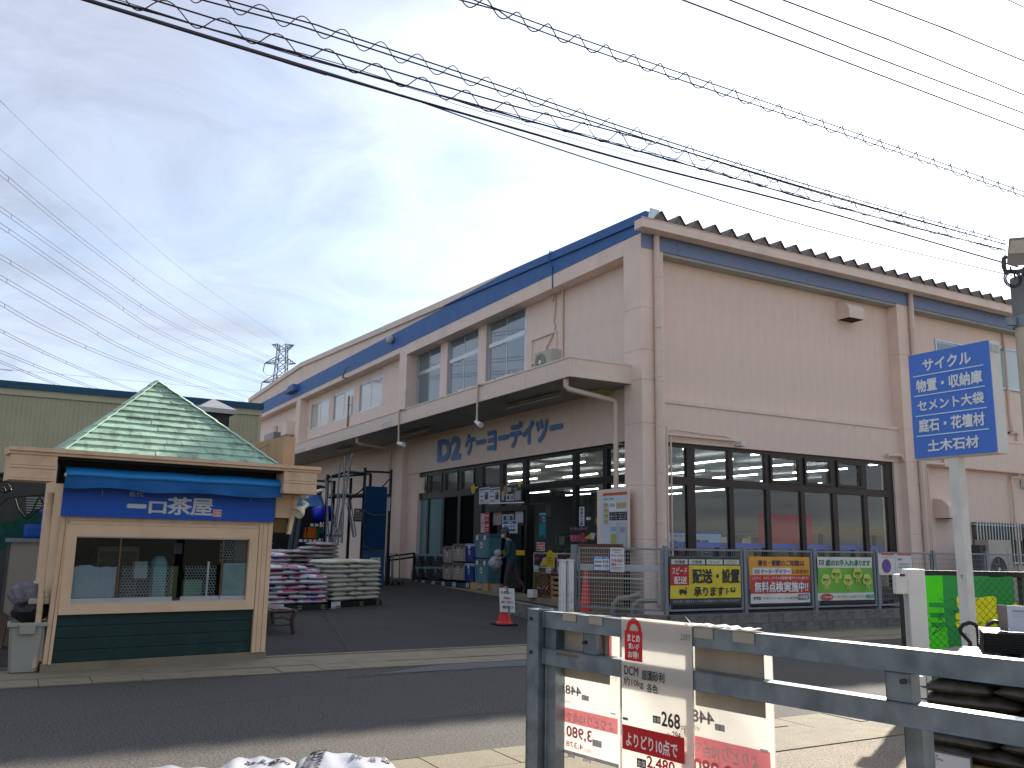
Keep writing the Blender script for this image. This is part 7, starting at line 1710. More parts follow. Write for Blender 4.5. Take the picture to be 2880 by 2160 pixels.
# worn sticker remnants on the beam
RSV = mat('rust_scar', '#6b5a48', rough=.8, var=.3, scale=30)
for (x0, y0, x1, y1) in ((335, 372, 390, 398), (335, 690, 520, 760)):
    f = Sheet(RP + RNn * .0205 + Z * 1.2, RD, (0, 0, -1), 1, 1); u0, v0 = pu(f, *N9(x0, y0)); u1, v1 = pu(f, *N9(x1, y1)); MB().frame_box(f.O, RD, -Z, RNn, u0, u1, v0, v0 + (v1 - v0) * .55, 0, .001).build('worn_patch', RSV, rail)
M_PAPER = mat('placard_paper', '#efece6', rough=.6, var=.02, scale=4, trans=.62); M_TAN = mat('tan_card', '#b3aa9c', rough=.7, var=.12, scale=3, streak=.3, trans=.22)
def pm(name, c): return mat('thin print ' + name, c, rough=.6, var=.03, trans=.6)
PK, GR, DKB = pm('pink', '#e58f98'), pm('grey', '#aeadb0'), pm('slate', '#84888f'); WHT = pm('white', '#e6e3dc')
def placard(off, tl, br, label, front):
    P = RP + RNn * off; a, b = on_plane(*N9(*tl), P, RNn), on_plane(*N9(*br), P, RNn)
    s = Sheet(a, RD, (0, 0, -1), (b - a).dot(RD), a.z - b.z); s.board(M_PAPER, .004); return s
def tabs(o, xs, par):
    for x0, y0, x1, y1 in xs:
        f = Sheet(RP + RNn * .024 + Z * 1.2, RD, (0, 0, -1), 1, 1); u0, v0 = pu(f, *N9(x0, y0)); u1, v1 = pu(f, *N9(x1, y1)); z1 = 1.2 - v0; z0 = max(1.2 - (v0 + (v1 - v0) * .95), 1.07)
        q = bmesh.new(); bmesh.ops.create_cube(q, size=1)
        for v in q.verts: c = v.co.copy(); v.co = RP + RD * ((u0 + u1) / 2 + c.x * (u1 - u0)) + Z * ((z0 + 1.153) / 2 + c.z * (1.153 - z0)) + RNn * (.024 + c.y * .004)
        e = [e for e in q.edges if abs((e.verts[0].co - e.verts[1].co).dot(RNn)) > .003]; bmesh.ops.bevel(q, geom=e, offset=.010, segments=3, affect='EDGES')
        MB().bm(q).frame_box(RP, RD, Z, RNn, u0, u1, 1.1505, 1.1535, -.06, .026).build('hook_tab', mat('tab_beige', '#aaa499', rough=.35, var=.05, trans=.2), par)
# left placard, its print showing through from the far side
s = placard(-.075, (343, 430), (868, 1660), '', False)
prect(s, N9, 380, 1140, 850, 1375, PK); ptext(s, N9, 'よりどり10点で', 425, 1178, 815, 1358, WHT, .02, True); ptext(s, N9, '448', 418, 958, 550, 1062, GR, .03, True); ptext(s, N9, '円', 388, 1008, 416, 1052, GR, .0, True); prect(s, N9, 553, 1042, 612, 1098, DKB); ptext(s, N9, '本体', 557, 1046, 608, 1094, WHT, .0, True)
ptext(s, N9, '492', 408, 1085, 470, 1120, GR, .0, True); ptext(s, N9, '3,980', 428, 1292, 640, 1455, PK, .03, True); ptext(s, N9, '円', 398, 1350, 425, 1398, PK, .0, True); prect(s, N9, 645, 1410, 722, 1486, DKB); ptext(s, N9, '本体', 650, 1416, 718, 1480, WHT, .0, True); ptext(s, N9, '4,378', 428, 1420, 570, 1512, PK, .02, True); ptext(s, N9, '(税込', 575, 1480, 640, 1535, PK, .0, True)
prect(s, N9, 392, 1488, 866, 1652, DKB); ptext(s, N9, '298', 570, 1568, 640, 1612, GR, .02, True); ptext(s, N9, '498', 445, 1530, 508, 1575, GR, .02, True); prect(s, N9, 780, 515, 812, 742, PK); ptext(s, N9, 'カート', 785, 880, 858, 935, GR, 0, True); prect(s, N9, 800, 1188, 845, 1212, GR)
o = s.build('price_placard', 'left translucent price placard behind the rail with mirrored 448 and 3,980', 'price placard'); P = RP + RNn * -.068; a, b = on_plane(*N9(350, 455), P, RNn), on_plane(*N9(785, 962), P, RNn)
MB().frame_box(a, RD, -Z, RNn, 0, (b - a).dot(RD), 0, a.z - b.z, 0, .004).build('tan_card', M_TAN, o); tabs(s, ((395, 360, 502, 442), (610, 388, 722, 472)), o)
# right placard
s = placard(-.075, (1470, 560), (2170, 1960), '', False)
prect(s, N9, 1440, 1372, 2122, 1760, PK); ptext(s, N9, 'よりどり10点で', 1475, 1418, 2030, 1680, WHT, .02, True); ptext(s, N9, '448', 1462, 1158, 1652, 1302, GR, .03, True); prect(s, N9, 1658, 1282, 1740, 1352, DKB); ptext(s, N9, '本体', 1664, 1290, 1734, 1346, WHT, .0, True); ptext(s, N9, '492', 1462, 1295, 1535, 1345, GR, .0, True); ptext(s, N9, '3,980', 1480, 1560, 1800, 1790, PK, .03, True); prect(s, N9, 2035, 1488, 2105, 1528, GR); prect(s, N9, 2050, 690, 2072, 932, PK)
o = s.build('price_placard', 'right translucent price placard behind the rail with mirrored pink band', 'price placard'); a, b = on_plane(*N9(1488, 590), P, RNn), on_plane(*N9(2078, 1240), P, RNn)
MB().frame_box(a, RD, -Z, RNn, 0, (b - a).dot(RD), 0, a.z - b.z, 0, .004).build('tan_card', M_TAN, o); tabs(s, ((1480, 490, 1638, 590), (1803, 515, 1982, 630)), o)
# front placard
s = placard(.034, (878, 398), (1488, 2050), '', True); s.N_ = None; RED = '#c01824'; INK = '#26262c'
prect(s, N9, 906, 506, 1054, 776, RED); u, v = pu(s, *N9(982, 520)); n_ = 14; ro, ri = .115, .068; kq = s.w / s.h
for i in range(n_): a0, a1_ = PI + PI * i / n_, PI + PI * (i + 1) / n_; s.poly([(u + r * math.cos(a), v + r * math.sin(a) * kq * 1.25) for r, a in ((ri, a0), (ri, a1_), (ro, a1_), (ro, a0))], RED); s.k -= 1
s.k += 1
ptext(s, N9, 'まとめ', 930, 536, 1035, 612, '#e8e2e0', .035); ptext(s, N9, '買いが', 940, 612, 1030, 674, '#e8e2e0', .03); ptext(s, N9, 'お得!', 938, 676, 1026, 748, '#e8e2e0', .035)
ptext(s, N9, 'DCM', 906, 798, 1022, 892, INK, .01); ptext(s, N9, '庭園砂利', 1052, 832, 1242, 948, INK, .02); ptext(s, N9, '約10kg', 906, 890, 1068, 1000, INK, .01); ptext(s, N9, '各色', 1098, 945, 1190, 1038, INK, .02)
prect(s, N9, 1150, 1212, 1214, 1286, INK); ptext(s, N9, '本体', 1154, 1220, 1210, 1280, '#e8e2e0', .02); ptext(s, N9, '268', 1222, 1176, 1380, 1335, INK, .03); ptext(s, N9, '円', 1386, 1298, 1418, 1358, INK, .0); ptext(s, N9, '(税込', 1268, 1352, 1308, 1390, INK, .0); ptext(s, N9, '294', 1314, 1342, 1386, 1412, INK, .02); ptext(s, N9, '円)', 1390, 1388, 1416, 1424, INK, .0); prect(s, N9, 906, 1224, 950, 1256, '#55565c')
prect(s, N9, 902, 1283, 1421, 1620, RED); ptext(s, N9, 'よりどり10点で', 934, 1342, 1364, 1572, '#ece6e4', .03)
prect(s, N9, 890, 1410, 896, 1900, RED); prect(s, N9, 1026, 1562, 1102, 1656, INK); ptext(s, N9, '本体', 1030, 1572, 1098, 1650, '#e8e2e0', .02); ptext(s, N9, '2,480', 1110, 1540, 1345, 1720, '#c01824', .03); ptext(s, N9, '2/29まで', 1390, 532, 1472, 598, INK, .0)
o = s.build('price_placard', 'front white price placard hung over the rail with 268 and red band', 'price placard'); f = Sheet(RP + RNn * .034 + Z * 1.2, RD, (0, 0, -1), 1, 1); u0, u1 = pu(f, *N9(878, 400))[0], pu(f, *N9(1420, 450))[0]
MB().frame_box(RP, RD, Z, RNn, u0, u1 + .02, 1.1512, 1.1545, -.10, .036).build('hook_tab', M_PAPER, o)
tp = MB(); rr = random.Random(8); u0, u1 = pu(f, *N9(1440, 460))[0], pu(f, *N9(1960, 500))[0]; n = 16; vs = []
for i in range(n + 1): t = u0 + (u1 - u0) * i / n; vs += [RP + RD * t + RNn * (.02 + rr.uniform(-.006, .008)) + Z * (1.158 + rr.uniform(0, .010)), RP + RD * t + RNn * (-.05) + Z * (1.160 + rr.uniform(0, .012))]
tp.add(vs, [(2 * i, 2 * i + 1, 2 * i + 3, 2 * i + 2) for i in range(n)]); tp.add([RP + RD * (u0 + .0) + Z * 1.155 + RNn * .0, RP + RD * (u0 - .05) + Z * 1.20 + RNn * .01, RP + RD * (u0 - .03) + Z * 1.155 + RNn * -.02], [(0, 1, 2)]); tp.build('torn_tape', mat('torn_tape', '#e0ddd6', rough=.5, trans=.3), rail)

# ================================================================== BLACK SACKS BEHIND THE RAIL
B_BLACK = mat('black_sack', '#332e28', rough=.42, var=.25, scale=7, dirt='#57503f', dirt_amt=.55, dirt_scale=6, bump=.7, bscale=9, spec=.5)
blk = [pillow(.66, .44, .125, s, n=16, m=10).mesh('black_sack', B_BLACK) for s in (31, 32, 33, 34)]
ra = math.atan2(RD.y, RD.x); BO = at_depth(2583, 1960, 6.3); bm0 = Vector((BO.x, BO.y, 0))
pt_ = thing('sack_pallet', 'wooden pallet under the black sacks behind the foreground rail', 'pallet', (bm0.x, bm0.y, 0), ra)
for i in range(6): boxpiece('deck_board', (.0, .02 + i * .17, .10), (2.1, .02 + i * .17 + .12, .125), M_PINE, pt_)
for y in (.02, .45, .90): boxpiece('bearer', (0, y, 0), (2.1, y + .09, .10), M_PINE, pt_)
rr = random.Random(14)
for k in range(8):
    cols = 3 if k % 2 == 0 else 4
    for c in range(cols):
        for rw in range(2 if cols == 3 else 1):
            o = bpy.data.objects.new('black_sack', rr.choice(blk)); C.objects.link(o); L = 2.05
            x = (c + .5) * L / cols + rr.uniform(-.02, .02); y = (.24 + rw * .45) if cols == 3 else .36
            ang = ra + rr.uniform(-.05, .05) + (PI / 2 if cols == 4 else 0) + (PI if rr.random() < .5 else 0)
            Pq = bm0 + RD * x - RNn * y
            o.matrix_world = TRS((Pq.x, Pq.y, .125 + k * .088), (1.02, 1, .95) if cols == 3 else (1.1, 1.14, .95), (rr.uniform(-.04, .04), rr.uniform(-.03, .03), ang))
            tag(o, f'black soil sack, {["farthest from", "second along from", "third along from", "fourth along from"][c]} the corner in the {ORD[k] if k < 7 else "top"} layer{"" if cols == 4 else (" front row" if rw == 0 else " back row")}', 'sack', 'black sacks stacked behind the rail')
            lb = MB().bbox((-.05, -.03, 0), (.05, .03, .003), .001) if False else None
S4 = lambda x, y: (2540 + .37820 * x, 1800 + .37820 * y)
SP = bm0 + RNn * .06; a = on_plane(*S4(232, 832), SP, RNn); b = on_plane(*S4(515, 1130), SP, RNn); s = Sheet(a, RD, (0, 0, -1), (b - a).dot(RD), a.z - .02); s.board('#cfcfd2', .006); ptext(s, S4, '砂', 240, 850, 262, 872, '#3a3a40', .02); ptext(s, S4, '20kg', 240, 874, 296, 902, '#3a3a40', .01)
o = s.build('price_card', 'white 20kg price card in grey frame in front of the black sacks', 'price card'); e = .012
q = MB(); q.frame_box(s.O, s.R, -s.D, s.N, -e, s.w + e, 0, e, -.008, .004); q.frame_box(s.O, s.R, -s.D, s.N, -e, 0, -s.h, 0, -.008, .004); q.frame_box(s.O, s.R, -s.D, s.N, s.w, s.w + e, -s.h, 0, -.008, .004); q.build('frame', mat('card_frame', '#5f5f66', rough=.4), o)
a = on_plane(*S4(95, 265), bm0 - RNn * .02 - RD * .05, RNn); wpn = MB().frame_box(a, RD, -Z, RNn, 0, .07, 0, a.z - .01, -.02, 0); tag(wpn.build('white_panel', M_WHITE, at=(a.x, a.y, .01)), 'white panel at the corner end of the black sack stack', 'panel')
# trolley handles, tray stack and board above the rail
def trolley(pts, lab, dep):
    q = [at_depth(*B8(*p), dep) for p in pts]; t = thing('trolley', lab, 'trolley', (q[0].x, q[0].y, 0), group='black handled trolleys behind the rail'); c = sum(q, Vector()) / len(q)
    foot = [Vector((q[0].x, q[0].y, .12))] + q + [Vector((q[-1].x, q[-1].y, .12))]; MB().tube(foot, .017, 10).build('handle', mat('handle_black', '#17181b', rough=.35), t)
    m = MB(); a_, b_ = foot[0], foot[-1]; d_ = DN * .7; m.prism([a_ - DR * .1, b_ + DR * .1, b_ + DR * .1 + d_, a_ - DR * .1 + d_], (0, 0, .03)); m.build('platform', M_RK, t)
    for cpt in (a_, b_, a_ + d_, b_ + d_): MB().tube([cpt - DR * .02 - Z * .06, cpt + DR * .02 - Z * .06], .055, 12).build('wheel', M_BLACK, t)
trolley([(700, 790), (695, 690), (650, 640), (620, 610), (618, 580), (640, 552), (690, 535), (730, 545), (755, 575), (762, 640), (768, 790)], 'left black trolley handle rising above the rail by the sign pole', 7.5)
trolley([(818, 640), (818, 590), (840, 550), (885, 525), (925, 535), (950, 560), (955, 640)], 'right black trolley handle above the ribbed tray stack', 8.0)
a = at_depth(*B8(805, 612), 6.35); ZTR = .125 + 8 * .088 + .015; ts = thing('tray_stack', 'stack of ribbed black plastic trays on the black sacks at the right edge', 'trays', (a.x, a.y, ZTR), -YAW - .42)
n = 9; TH = (a.z - ZTR) / n; rr = random.Random(3)
for i in range(n): z = TH * i; boxpiece('tray', (rr.uniform(.01, .02), rr.uniform(.01, .02), z), (.75, .5, z + TH * .98), mat('tray_black', '#202226', rough=.4, var=.1), ts); boxpiece('tray_rim', (-.008 + rr.uniform(-.004, .004), -.012, z + TH * .55), (.77, .52, z + TH * .97), mat('tray_black', '#202226'), ts)
# price board at the right edge
q = at_depth(*B8(985, 400), 6.45); s = Sheet(q, DR * .92 - DN * .38, (0, 0, -1), .5, q.z - a.z - .002); BH = s.h; s.board('#cdd2dc', .01); s.rect(.06, .16, .22, .25, '#9fa5b2'); s.rect(.26, .16, .42, .25, '#a9afbc'); s.rect(.06, .32, .5, .34, '#b6bac4'); s.rect(.06, .40, .5, .42, '#b6bac4'); o = s.build('notice_board', 'pale grey notice board at the right edge above the trays', 'notice')
MB().prism([q - s.N * .012, q - s.N * .012 - DR * .035 + DN * .06, q - s.N * .012 - DR * .02 + DN * .06 - Z * BH, q - s.N * .012 - Z * BH], DN * .02).build('side_board', mat('board_side', '#83796e', rough=.7), o)

# ================================================================== WHITE SACKS AT THE BOTTOM EDGE
def whitemat(name):
    m = mat(name, '#b5b5ba', rough=.28, var=.05, scale=6, bump=.5, bscale=12, spec=.5, trans=.12); return m
WS = whitemat('white_sack_film')
def wsack(px, py, dep, L, Wd, H, rz, label, seed, tilt=(0, 0)):
    p = at_depth(px, py, dep); t = thing('gravel_sack', label, 'sack', (p.x, p.y, p.z - H * .95), rz)
    o = pillow(L, Wd, H, seed, n=26, m=18).build('sack', WS, t, local=True); o.rotation_euler = (tilt[0], tilt[1], 0); return t, o
def sprint(t, o, items):
    """print laid on the sack's own upper surface"""
    vs = [v.co for v in o.data.vertices]
    def zat(x, y): return max((v.z for v in sorted(vs, key=lambda q: (q.x - x) ** 2 + (q.y - y) ** 2)[:4])) + .002
    pr = MB(); mats = []
    for kind, c, dat in items:
        m = ink(c)
        if m not in mats: mats.append(m)
        mi = mats.index(m)
        if kind == 'text':
            s, x0, y0, x1, y1 = dat; g, fs, a, b, e, h = glyphs(s, .03); pr.add([(lambda x, y: (x, y, zat(x, y)))(x0 + (q.x - a) / (b - a) * (x1 - x0), y0 + (q.y - e) / (h - e) * (y1 - y0)) for q in g], fs, mi)
        else:
            for pts, w in dat:
                L_ = [Vector(p) for p in pts]; vs_ = []
                for i, p in enumerate(L_): d = (L_[min(i + 1, len(L_) - 1)] - L_[max(i - 1, 0)]).normalized(); n_ = Vector((-d.y, d.x)) * w; vs_ += [(p.x + n_.x, p.y + n_.y, zat(p.x + n_.x, p.y + n_.y)), (p.x - n_.x, p.y - n_.y, zat(p.x - n_.x, p.y - n_.y))]
                pr.add(vs_, [(2 * i, 2 * i + 1, 2 * i + 3, 2 * i + 2) for i in range(len(L_) - 1)], mi)
    q = pr.build('print', mats, o, local=True)
    return q
ANG = -YAW
t1, o1 = wsack(722, 2150, 3.2, .31, .36, .15, ANG - .1, 'white gravel sack with grey stripes lying second from left at the bottom edge', 51)
waves = [([(-.02 + j * .0, -.1 + k * .022) for j in range(2)], .004) for k in range(0)]
wv = [([(-.12 + .05 * i / 6 + .006 * math.sin(i * 1.1 + k), -.13 + k * .026 + .010 * math.sin(i * .9)) for i in range(7)], .0045) for k in range(10)]
sprint(t1, o1, [('text', '#34373f', ('10', .0, .03, .07, .06)), ('text', '#34373f', ('砕石砂利', -.05, .0, .12, .028))])
t2, o2 = wsack(960, 2146, 3.1, .36, .34, .13, ANG + .05, 'white gravel sack with dark wavy stripes third from left at the bottom edge', 52, tilt=(.10, .05))
sprint(t2, o2, [('wave', '#2e2e33', [([(-.135 + .055 * i / 8 + .004 * math.sin(i), .13 - k * .024 + .012 * math.sin(i * .85)) for i in range(9)], .0045) for k in range(10)]), ('text', '#4a4858', ('砂利', .02, .02, .06, .09)), ('text', '#4a4858', ('品', .085, .03, .11, .08)), ('text', '#2e2e33', ('D', .13, .05, .16, .12))])
t3, o3 = wsack(500, 2176, 3.2, .38, .34, .12, ANG, 'plain white gravel sack at the left, barely showing at the bottom edge', 53)
zlow = min(ROOT[t.name].translation.z for t in (t1, t2, t3)); a = at_depth(480, 2160, 3.45); b = at_depth(1110, 2160, 2.95)
tb = thing('display_stand', 'low display stand under the white gravel sacks', 'stand', (a.x, a.y, 0)); q0 = at_depth(420, 2300, 3.3); q1 = at_depth(1100, 2300, 3.3); z_ = zlow - .0
for t in (t1, t2, t3):
    L_ = ROOT[t.name].translation; MB().box((L_.x - .2, L_.y - .19, 0), (L_.x + .2, L_.y + .19, L_.z + .01)).build('plinth', M_PINE, tb)

# ================================================================== POLE WITH LAMP, WIRES
pp = at_depth(2903, 1000, 9.6); pole = thing('utility_pole', 'weathered utility pole with a boxy floodlight at the right edge', 'pole', (pp.x, pp.y, 0))
ztop = at_depth(2880, 770, 9.6).z; M_POLEC = mat('pole_grey', '#b1a797', rough=.7, var=.1, scale=2, dirt='#a0774a', dirt_amt=.6, dirt_scale=1.6, streak=.5)
MB().tube([(pp.x, pp.y, 0), (pp.x, pp.y, ztop - .45)], [.16, .145], 16).build('shaft', M_POLEC, pole); MB().tube([(pp.x, pp.y, ztop - .449), (pp.x, pp.y, ztop)], .153, 16).build('sleeve', mat('sleeve_grey', '#6f7274', rough=.6, var=.1), pole)
MB().tube([(pp.x, pp.y, ztop - .56), (pp.x, pp.y, ztop - .44)], .165, 16).bar(Vector((pp.x, pp.y, ztop - .5)) - DR * .16 - DN * .02, Vector((pp.x, pp.y, ztop - .5)) - DR * .26 - DN * .02, .05, .09).build('clamp', M_GALV, pole)
R6 = lambda x, y: (2600 + .24118 * x, 600 + .24118 * y)
k = lambda x, y, d=9.45: at_depth(*R6(x, y), d)
fl_ = [k(985, 290), k(1330, 262), k(1310, 590), k(1060, 615), k(960, 590)]; lh = MB().prism(fl_, (k(1150, 420) - EYEP).normalized() * .30).build('lamp_housing', mat('lamp_grey', '#7b7672', rough=.5, var=.06), pole)
MB().prism([k(1005, 318, 9.44), k(1300, 296, 9.44), k(1290, 455, 9.44), k(1000, 470, 9.44), k(988, 450, 9.44)], DN * .012).build('lamp_glass', mat('lamp_pane', '#b3ada0', rough=.25), lh)
br = MB(); br.tube([k(955, 505, 9.5), k(925, 530, 9.5), k(925, 620, 9.5), k(945, 680, 9.5), k(1100, 680, 9.5), k(1180, 660, 9.5)], .025, 8); br.tube([k(1180, 655, 9.55), Vector((pp.x, pp.y, ztop))], .04, 8); br.build('bracket', mat('bracket_dark', '#4a4047', rough=.5), pole)
cb = MB(); c_ = k(1030, 765, 9.5)
for r_, o in ((.075, 0), (.095, .02)): cb.tube([c_ + DR * r_ * math.cos(a * PI / 8) + Z * r_ * math.sin(a * PI / 8) for a in range(-6, 11)], .008, 6)
cb.tube([k(1000, 620), k(1015, 680), k(1045, 690), k(1060, 760)], .01, 6); tag(cb.build('cable_loop', mat('cable_black', '#1a1a1b'), pole), kind=None)
M_WIRE = mat('wire_dark', '#221d2b', rough=.5, var=.05); M_WIREG = mat('wire_grey', '#5d5660', rough=.5)
T3 = lambda x, y: (1300 + .71429 * x, .71429 * y); T2 = lambda x, y: (200 + .54250 * x, .54250 * y)
def spline(pts, n=40):
    out = []
    for i in range(len(pts) - 1):
        p0, p1, p2, p3 = pts[max(i - 1, 0)], pts[i], pts[i + 1], pts[min(i + 2, len(pts) - 1)]
        m = max(2, n // (len(pts) - 1))
        for j in range(m):
            t = j / m; out.append(.5 * ((2 * p1) + (p2 - p0) * t + (2 * p0 - 5 * p1 + 4 * p2 - p3) * t * t + (3 * p1 - p0 - 3 * p2 + p3) * t ** 3))
    return out + [pts[-1]]
def wire(px, Y, r, label, m=M_WIRE, group=None, ext=True):
    pts = [on_y(*p, Y) for p in px]
    if ext: pts = [pts[0] + (pts[0] - pts[1]).normalized() * 26] + pts + [pts[-1] + (pts[-1] - pts[-2]).normalized() * (14 if px[-1][0] > 2870 else .1)]
    o = MB().tube(spline(pts, 48), r, 6, smooth=True).build('overhead_wire', m, at=pts[len(pts) // 2]); tag(o, label, 'wire', group); return o
g = 'overhead wires crossing above the road'
wire([(238, 0), T2(1160, 335), T2(2212, 640), T3(700, 645), T3(1400, 825), T3(2140, 1037)], 9.3, .0145, 'thick dark cable running lowest from the upper left to the lamp pole', group=g)
wire([T2(1000, 275), T2(1700, 490), T2(2212, 668), T3(700, 690), T3(1400, 900), T3(2150, 1082)], 9.5, .009, 'thin grey wire just below the thick cable', M_WIREG, group=g)
wire([T2(330, 40), T2(1100, 265), T2(1900, 500), T3(0, 418), T3(700, 620), T3(1400, 815), T3(2140, 1000)], 9.4, .0035, 'hair thin wire between the cable bundle and the thick cable', M_WIREG, group=g)
def helix_bundle(top, bot, Y, name, label, turns, r=.0068, amp=1.0):
    A, B = [on_y(*p, Y) for p in top], [on_y(*p, Y) for p in bot]; L0_ = sum((a - b).length for a, b in zip(A, A[1:]))
    A = [A[0] + (A[0] - A[1]).normalized() * 14] + A; B = [B[0] + (B[0] - B[1]).normalized() * 14] + B; turns = int(turns * (L0_ + 14) / L0_)
    def at_xs(P, xs):
        out = []; j = 0
        for x in xs:
            while j < len(P) - 2 and P[j + 1].x < x: j += 1
            u = (x - P[j].x) / max(P[j + 1].x - P[j].x, 1e-6); out.append(P[j].lerp(P[j + 1], u))
        return out
    SA, SB = spline(A, 400), spline(B, 400); x0, x1 = max(SA[0].x, SB[0].x), min(SA[-1].x, SB[-1].x); xs = [x0 + (x1 - x0) * i / 140 for i in range(141)]; A, B = at_xs(SA, xs), at_xs(SB, xs); t = thing(name, label, 'wire', A[len(A) // 2], group='cable bundles wound with spiral wire')
    MB().tube(A, .0095, 6).build('messenger_wire', M_WIRE, t); MB().tube(B, .010, 6).build('cable', M_WIRE, t)
    n = turns * 14; pts = []; L = len(A) - 1
    rr = random.Random(len(label))
    for i in range(n + 1):
        f = i / n * L; j = min(int(f), L - 1); u = f - j; a = A[j].lerp(A[j + 1], u); b = B[j].lerp(B[j + 1], u); ph = 2 * PI * turns * i / n; c = (a + b) / 2; h = (a - b) / 2; h = h.normalized() * max(h.length, .085)
        pts.append(c + h * (1.08 * math.cos(ph)) + Vector((.3, .95, 0)) * (h.length * .9 * math.sin(ph)))
    MB().tube(pts, r, 5).build('spiral_wire', M_WIRE, t); return t, A, B
t, A, B = helix_bundle([(375, -18), (433, 0), T2(1230, 235), T2(2212, 527), T3(720, 550), T3(1440, 765), T3(2140, 963)], [(210, -28), (310, 0), T2(1150, 275), T2(2212, 580), T3(720, 602), T3(1440, 805), T3(2140, 987)], 9.0, 'cable_bundle', 'lower cable bundle with loose spiral wire and several thin cables', 26)
rr = random.Random(1)
for k_ in range(3):
    pts = [b.lerp(a, .10 + .12 * k_ + .12 * math.sin(i * .5 + k_ * 2)) + Vector((0, .03 * k_, -.01 * k_)) for i, (a, b) in enumerate(zip(A, B))]; MB().tube(pts, .005, 5).build('cable', M_WIRE, t)
helix_bundle([(623, -4), T2(1200, 110), T2(2212, 440), T3(720, 528), T3(1440, 752), T3(2140, 950)], [(540, -8), T2(1200, 140), T2(2212, 468), T3(720, 546), T3(1440, 770), T3(2140, 962)], 9.7, 'cable_bundle', 'middle cable bundle wound with a tight spiral wire', 30)
helix_bundle([(1230, -40), T3(0, -18), T3(460, 150), T3(1080, 362), T3(1620, 548), T3(2230, 762)], [(1215, -22), T3(0, 2), T3(460, 178), T3(1080, 388), T3(1620, 567), T3(2230, 778)], 9.9, 'cable_bundle', 'upper right cable bundle wound with a spiral wire', 27, .0095)
for pts, lab in (([(1921, 0), T3(1500, 240), T3(2230, 518)], 'lowest of the four plain wires at the upper right'), ([(2053, 0), T3(1600, 215), T3(2230, 453)], 'second lowest of the four plain wires at the upper right'), ([(2203, 0), T3(1700, 165), T3(2230, 381)], 'second highest of the four plain wires at the upper right'), ([(2446, 0), T3(1880, 105), T3(2230, 247)], 'highest of the four plain wires at the upper right')):
    wire(pts, 10.0, .014, lab, mat('wire_mauve', '#4a4252', rough=.5), g)
wire([(2836, 0), (2905, 32)], 10.0, .012, 'short length of wire in the top right corner', mat('wire_mauve', '#4a4252'), g)

# ================================================================== TRANSMISSION TOWER AND ITS LINES
PD = 230.0; H0 = lambda x, y: (700 + .24155 * x, 900 + .24155 * y)
tw = thing('transmission_tower', 'distant steel lattice transmission tower rising behind the shop roof', 'tower', (lambda p: (p.x, p.y, 0))(at_depth(800, 1000, PD)))
tc0 = at_depth(*H0(395, 285), PD); Zt = tc0.z; M_TW = mat('tower_steel', '#6a6a78', rough=.5, metal=.3, var=.2)
def tpt(u, z, w): return tc0 + DR * u + DN * w + Vector((0, 0, z - tc0.z))
lat = MB(); scale_ = PD / F_PX * .24155
hw = lambda z: 1.05 + (Zt - z) * .045
zs = [Zt, Zt - 1.6, Zt - 4, Zt - 6.2, Zt - 8.5, Zt - 11, Zt - 14, Zt - 17.5, Zt - 22, Zt - 28, Zt - 36, 0]
for a, b in zip(zs[:-1], zs[1:]):
    for sx, sy in ((1, 1), (1, -1), (-1, 1), (-1, -1)): lat.bar(tpt(sx * hw(a), a, sy * hw(a)), tpt(sx * hw(b), b, sy * hw(b)), .20, .20)
    for sx in (1, -1):
        lat.bar(tpt(-hw(a), a, sx * hw(a)), tpt(hw(b), b, sx * hw(b)), .12, .12); lat.bar(tpt(hw(a), a, sx * hw(a)), tpt(-hw(b), b, sx * hw(b)), .12, .12); lat.bar(tpt(-hw(b), b, sx * hw(b)), tpt(hw(b), b, sx * hw(b)), .12, .12)
        lat.bar(tpt(sx * hw(a), a, -hw(a)), tpt(sx * hw(b), b, hw(b)), .12, .12)
lat.build('lattice_body', M_TW, tw)
def arm(zy, left, right, hgt):
    q = MB(); z = Zt - (zy - 285) * scale_; uL, uR = (left - 395) * scale_, (right - 395) * scale_
    for u in (uL, uR):
        s_ = -1 if u < 0 else 1; h = hw(z)
        for sy in (1, -1): q.bar(tpt(s_ * h, z, sy * h), tpt(u, z, 0), .18, .18); q.bar(tpt(s_ * h, z + hgt, sy * h), tpt(u, z, 0), .15, .15)
        for f in (.3, .6): q.bar(tpt(s_ * h + (u - s_ * h) * f, z, h * (1 - f)), tpt(s_ * h + (u - s_ * h) * f, z + hgt * (1 - f), h * (1 - f)), .10, .10); q.bar(tpt(s_ * h + (u - s_ * h) * f, z, h * (1 - f)), tpt(s_ * h + (u - s_ * h) * (f - .3), z + hgt * (1 - f + .3), h * (1.3 - f)), .09, .09)
    q.build('cross_arm', M_TW, tw); return z
arm(290, 270, 525, -1.4); z2 = arm(512, 200, 560, 1.5); arm(735, 185, 620, 1.5); arm(960, 170, 640, 1.5)
ins = MB()
for u, z in ((200, 512), (185, 735)):
    q = tpt((u - 395) * scale_, Zt - (z - 285) * scale_, 0); ins.tube([q, q + DR * -.3 - Z * 2.2], .12, 6); ins.tube([q + DR * -.3 - Z * 2.2, q + DR * .8 - Z * 3.2, q + DR * 2.0 - Z * 3.2, q + DR * 2.8 - Z * 2.2], .05, 5)
ins.build('insulator', M_TW, tw)
M_HV = mat('line_grey', '#4d5070', rough=.6)
L0 = lambda x, y: (.54250 * x, 250 + .54250 * y)
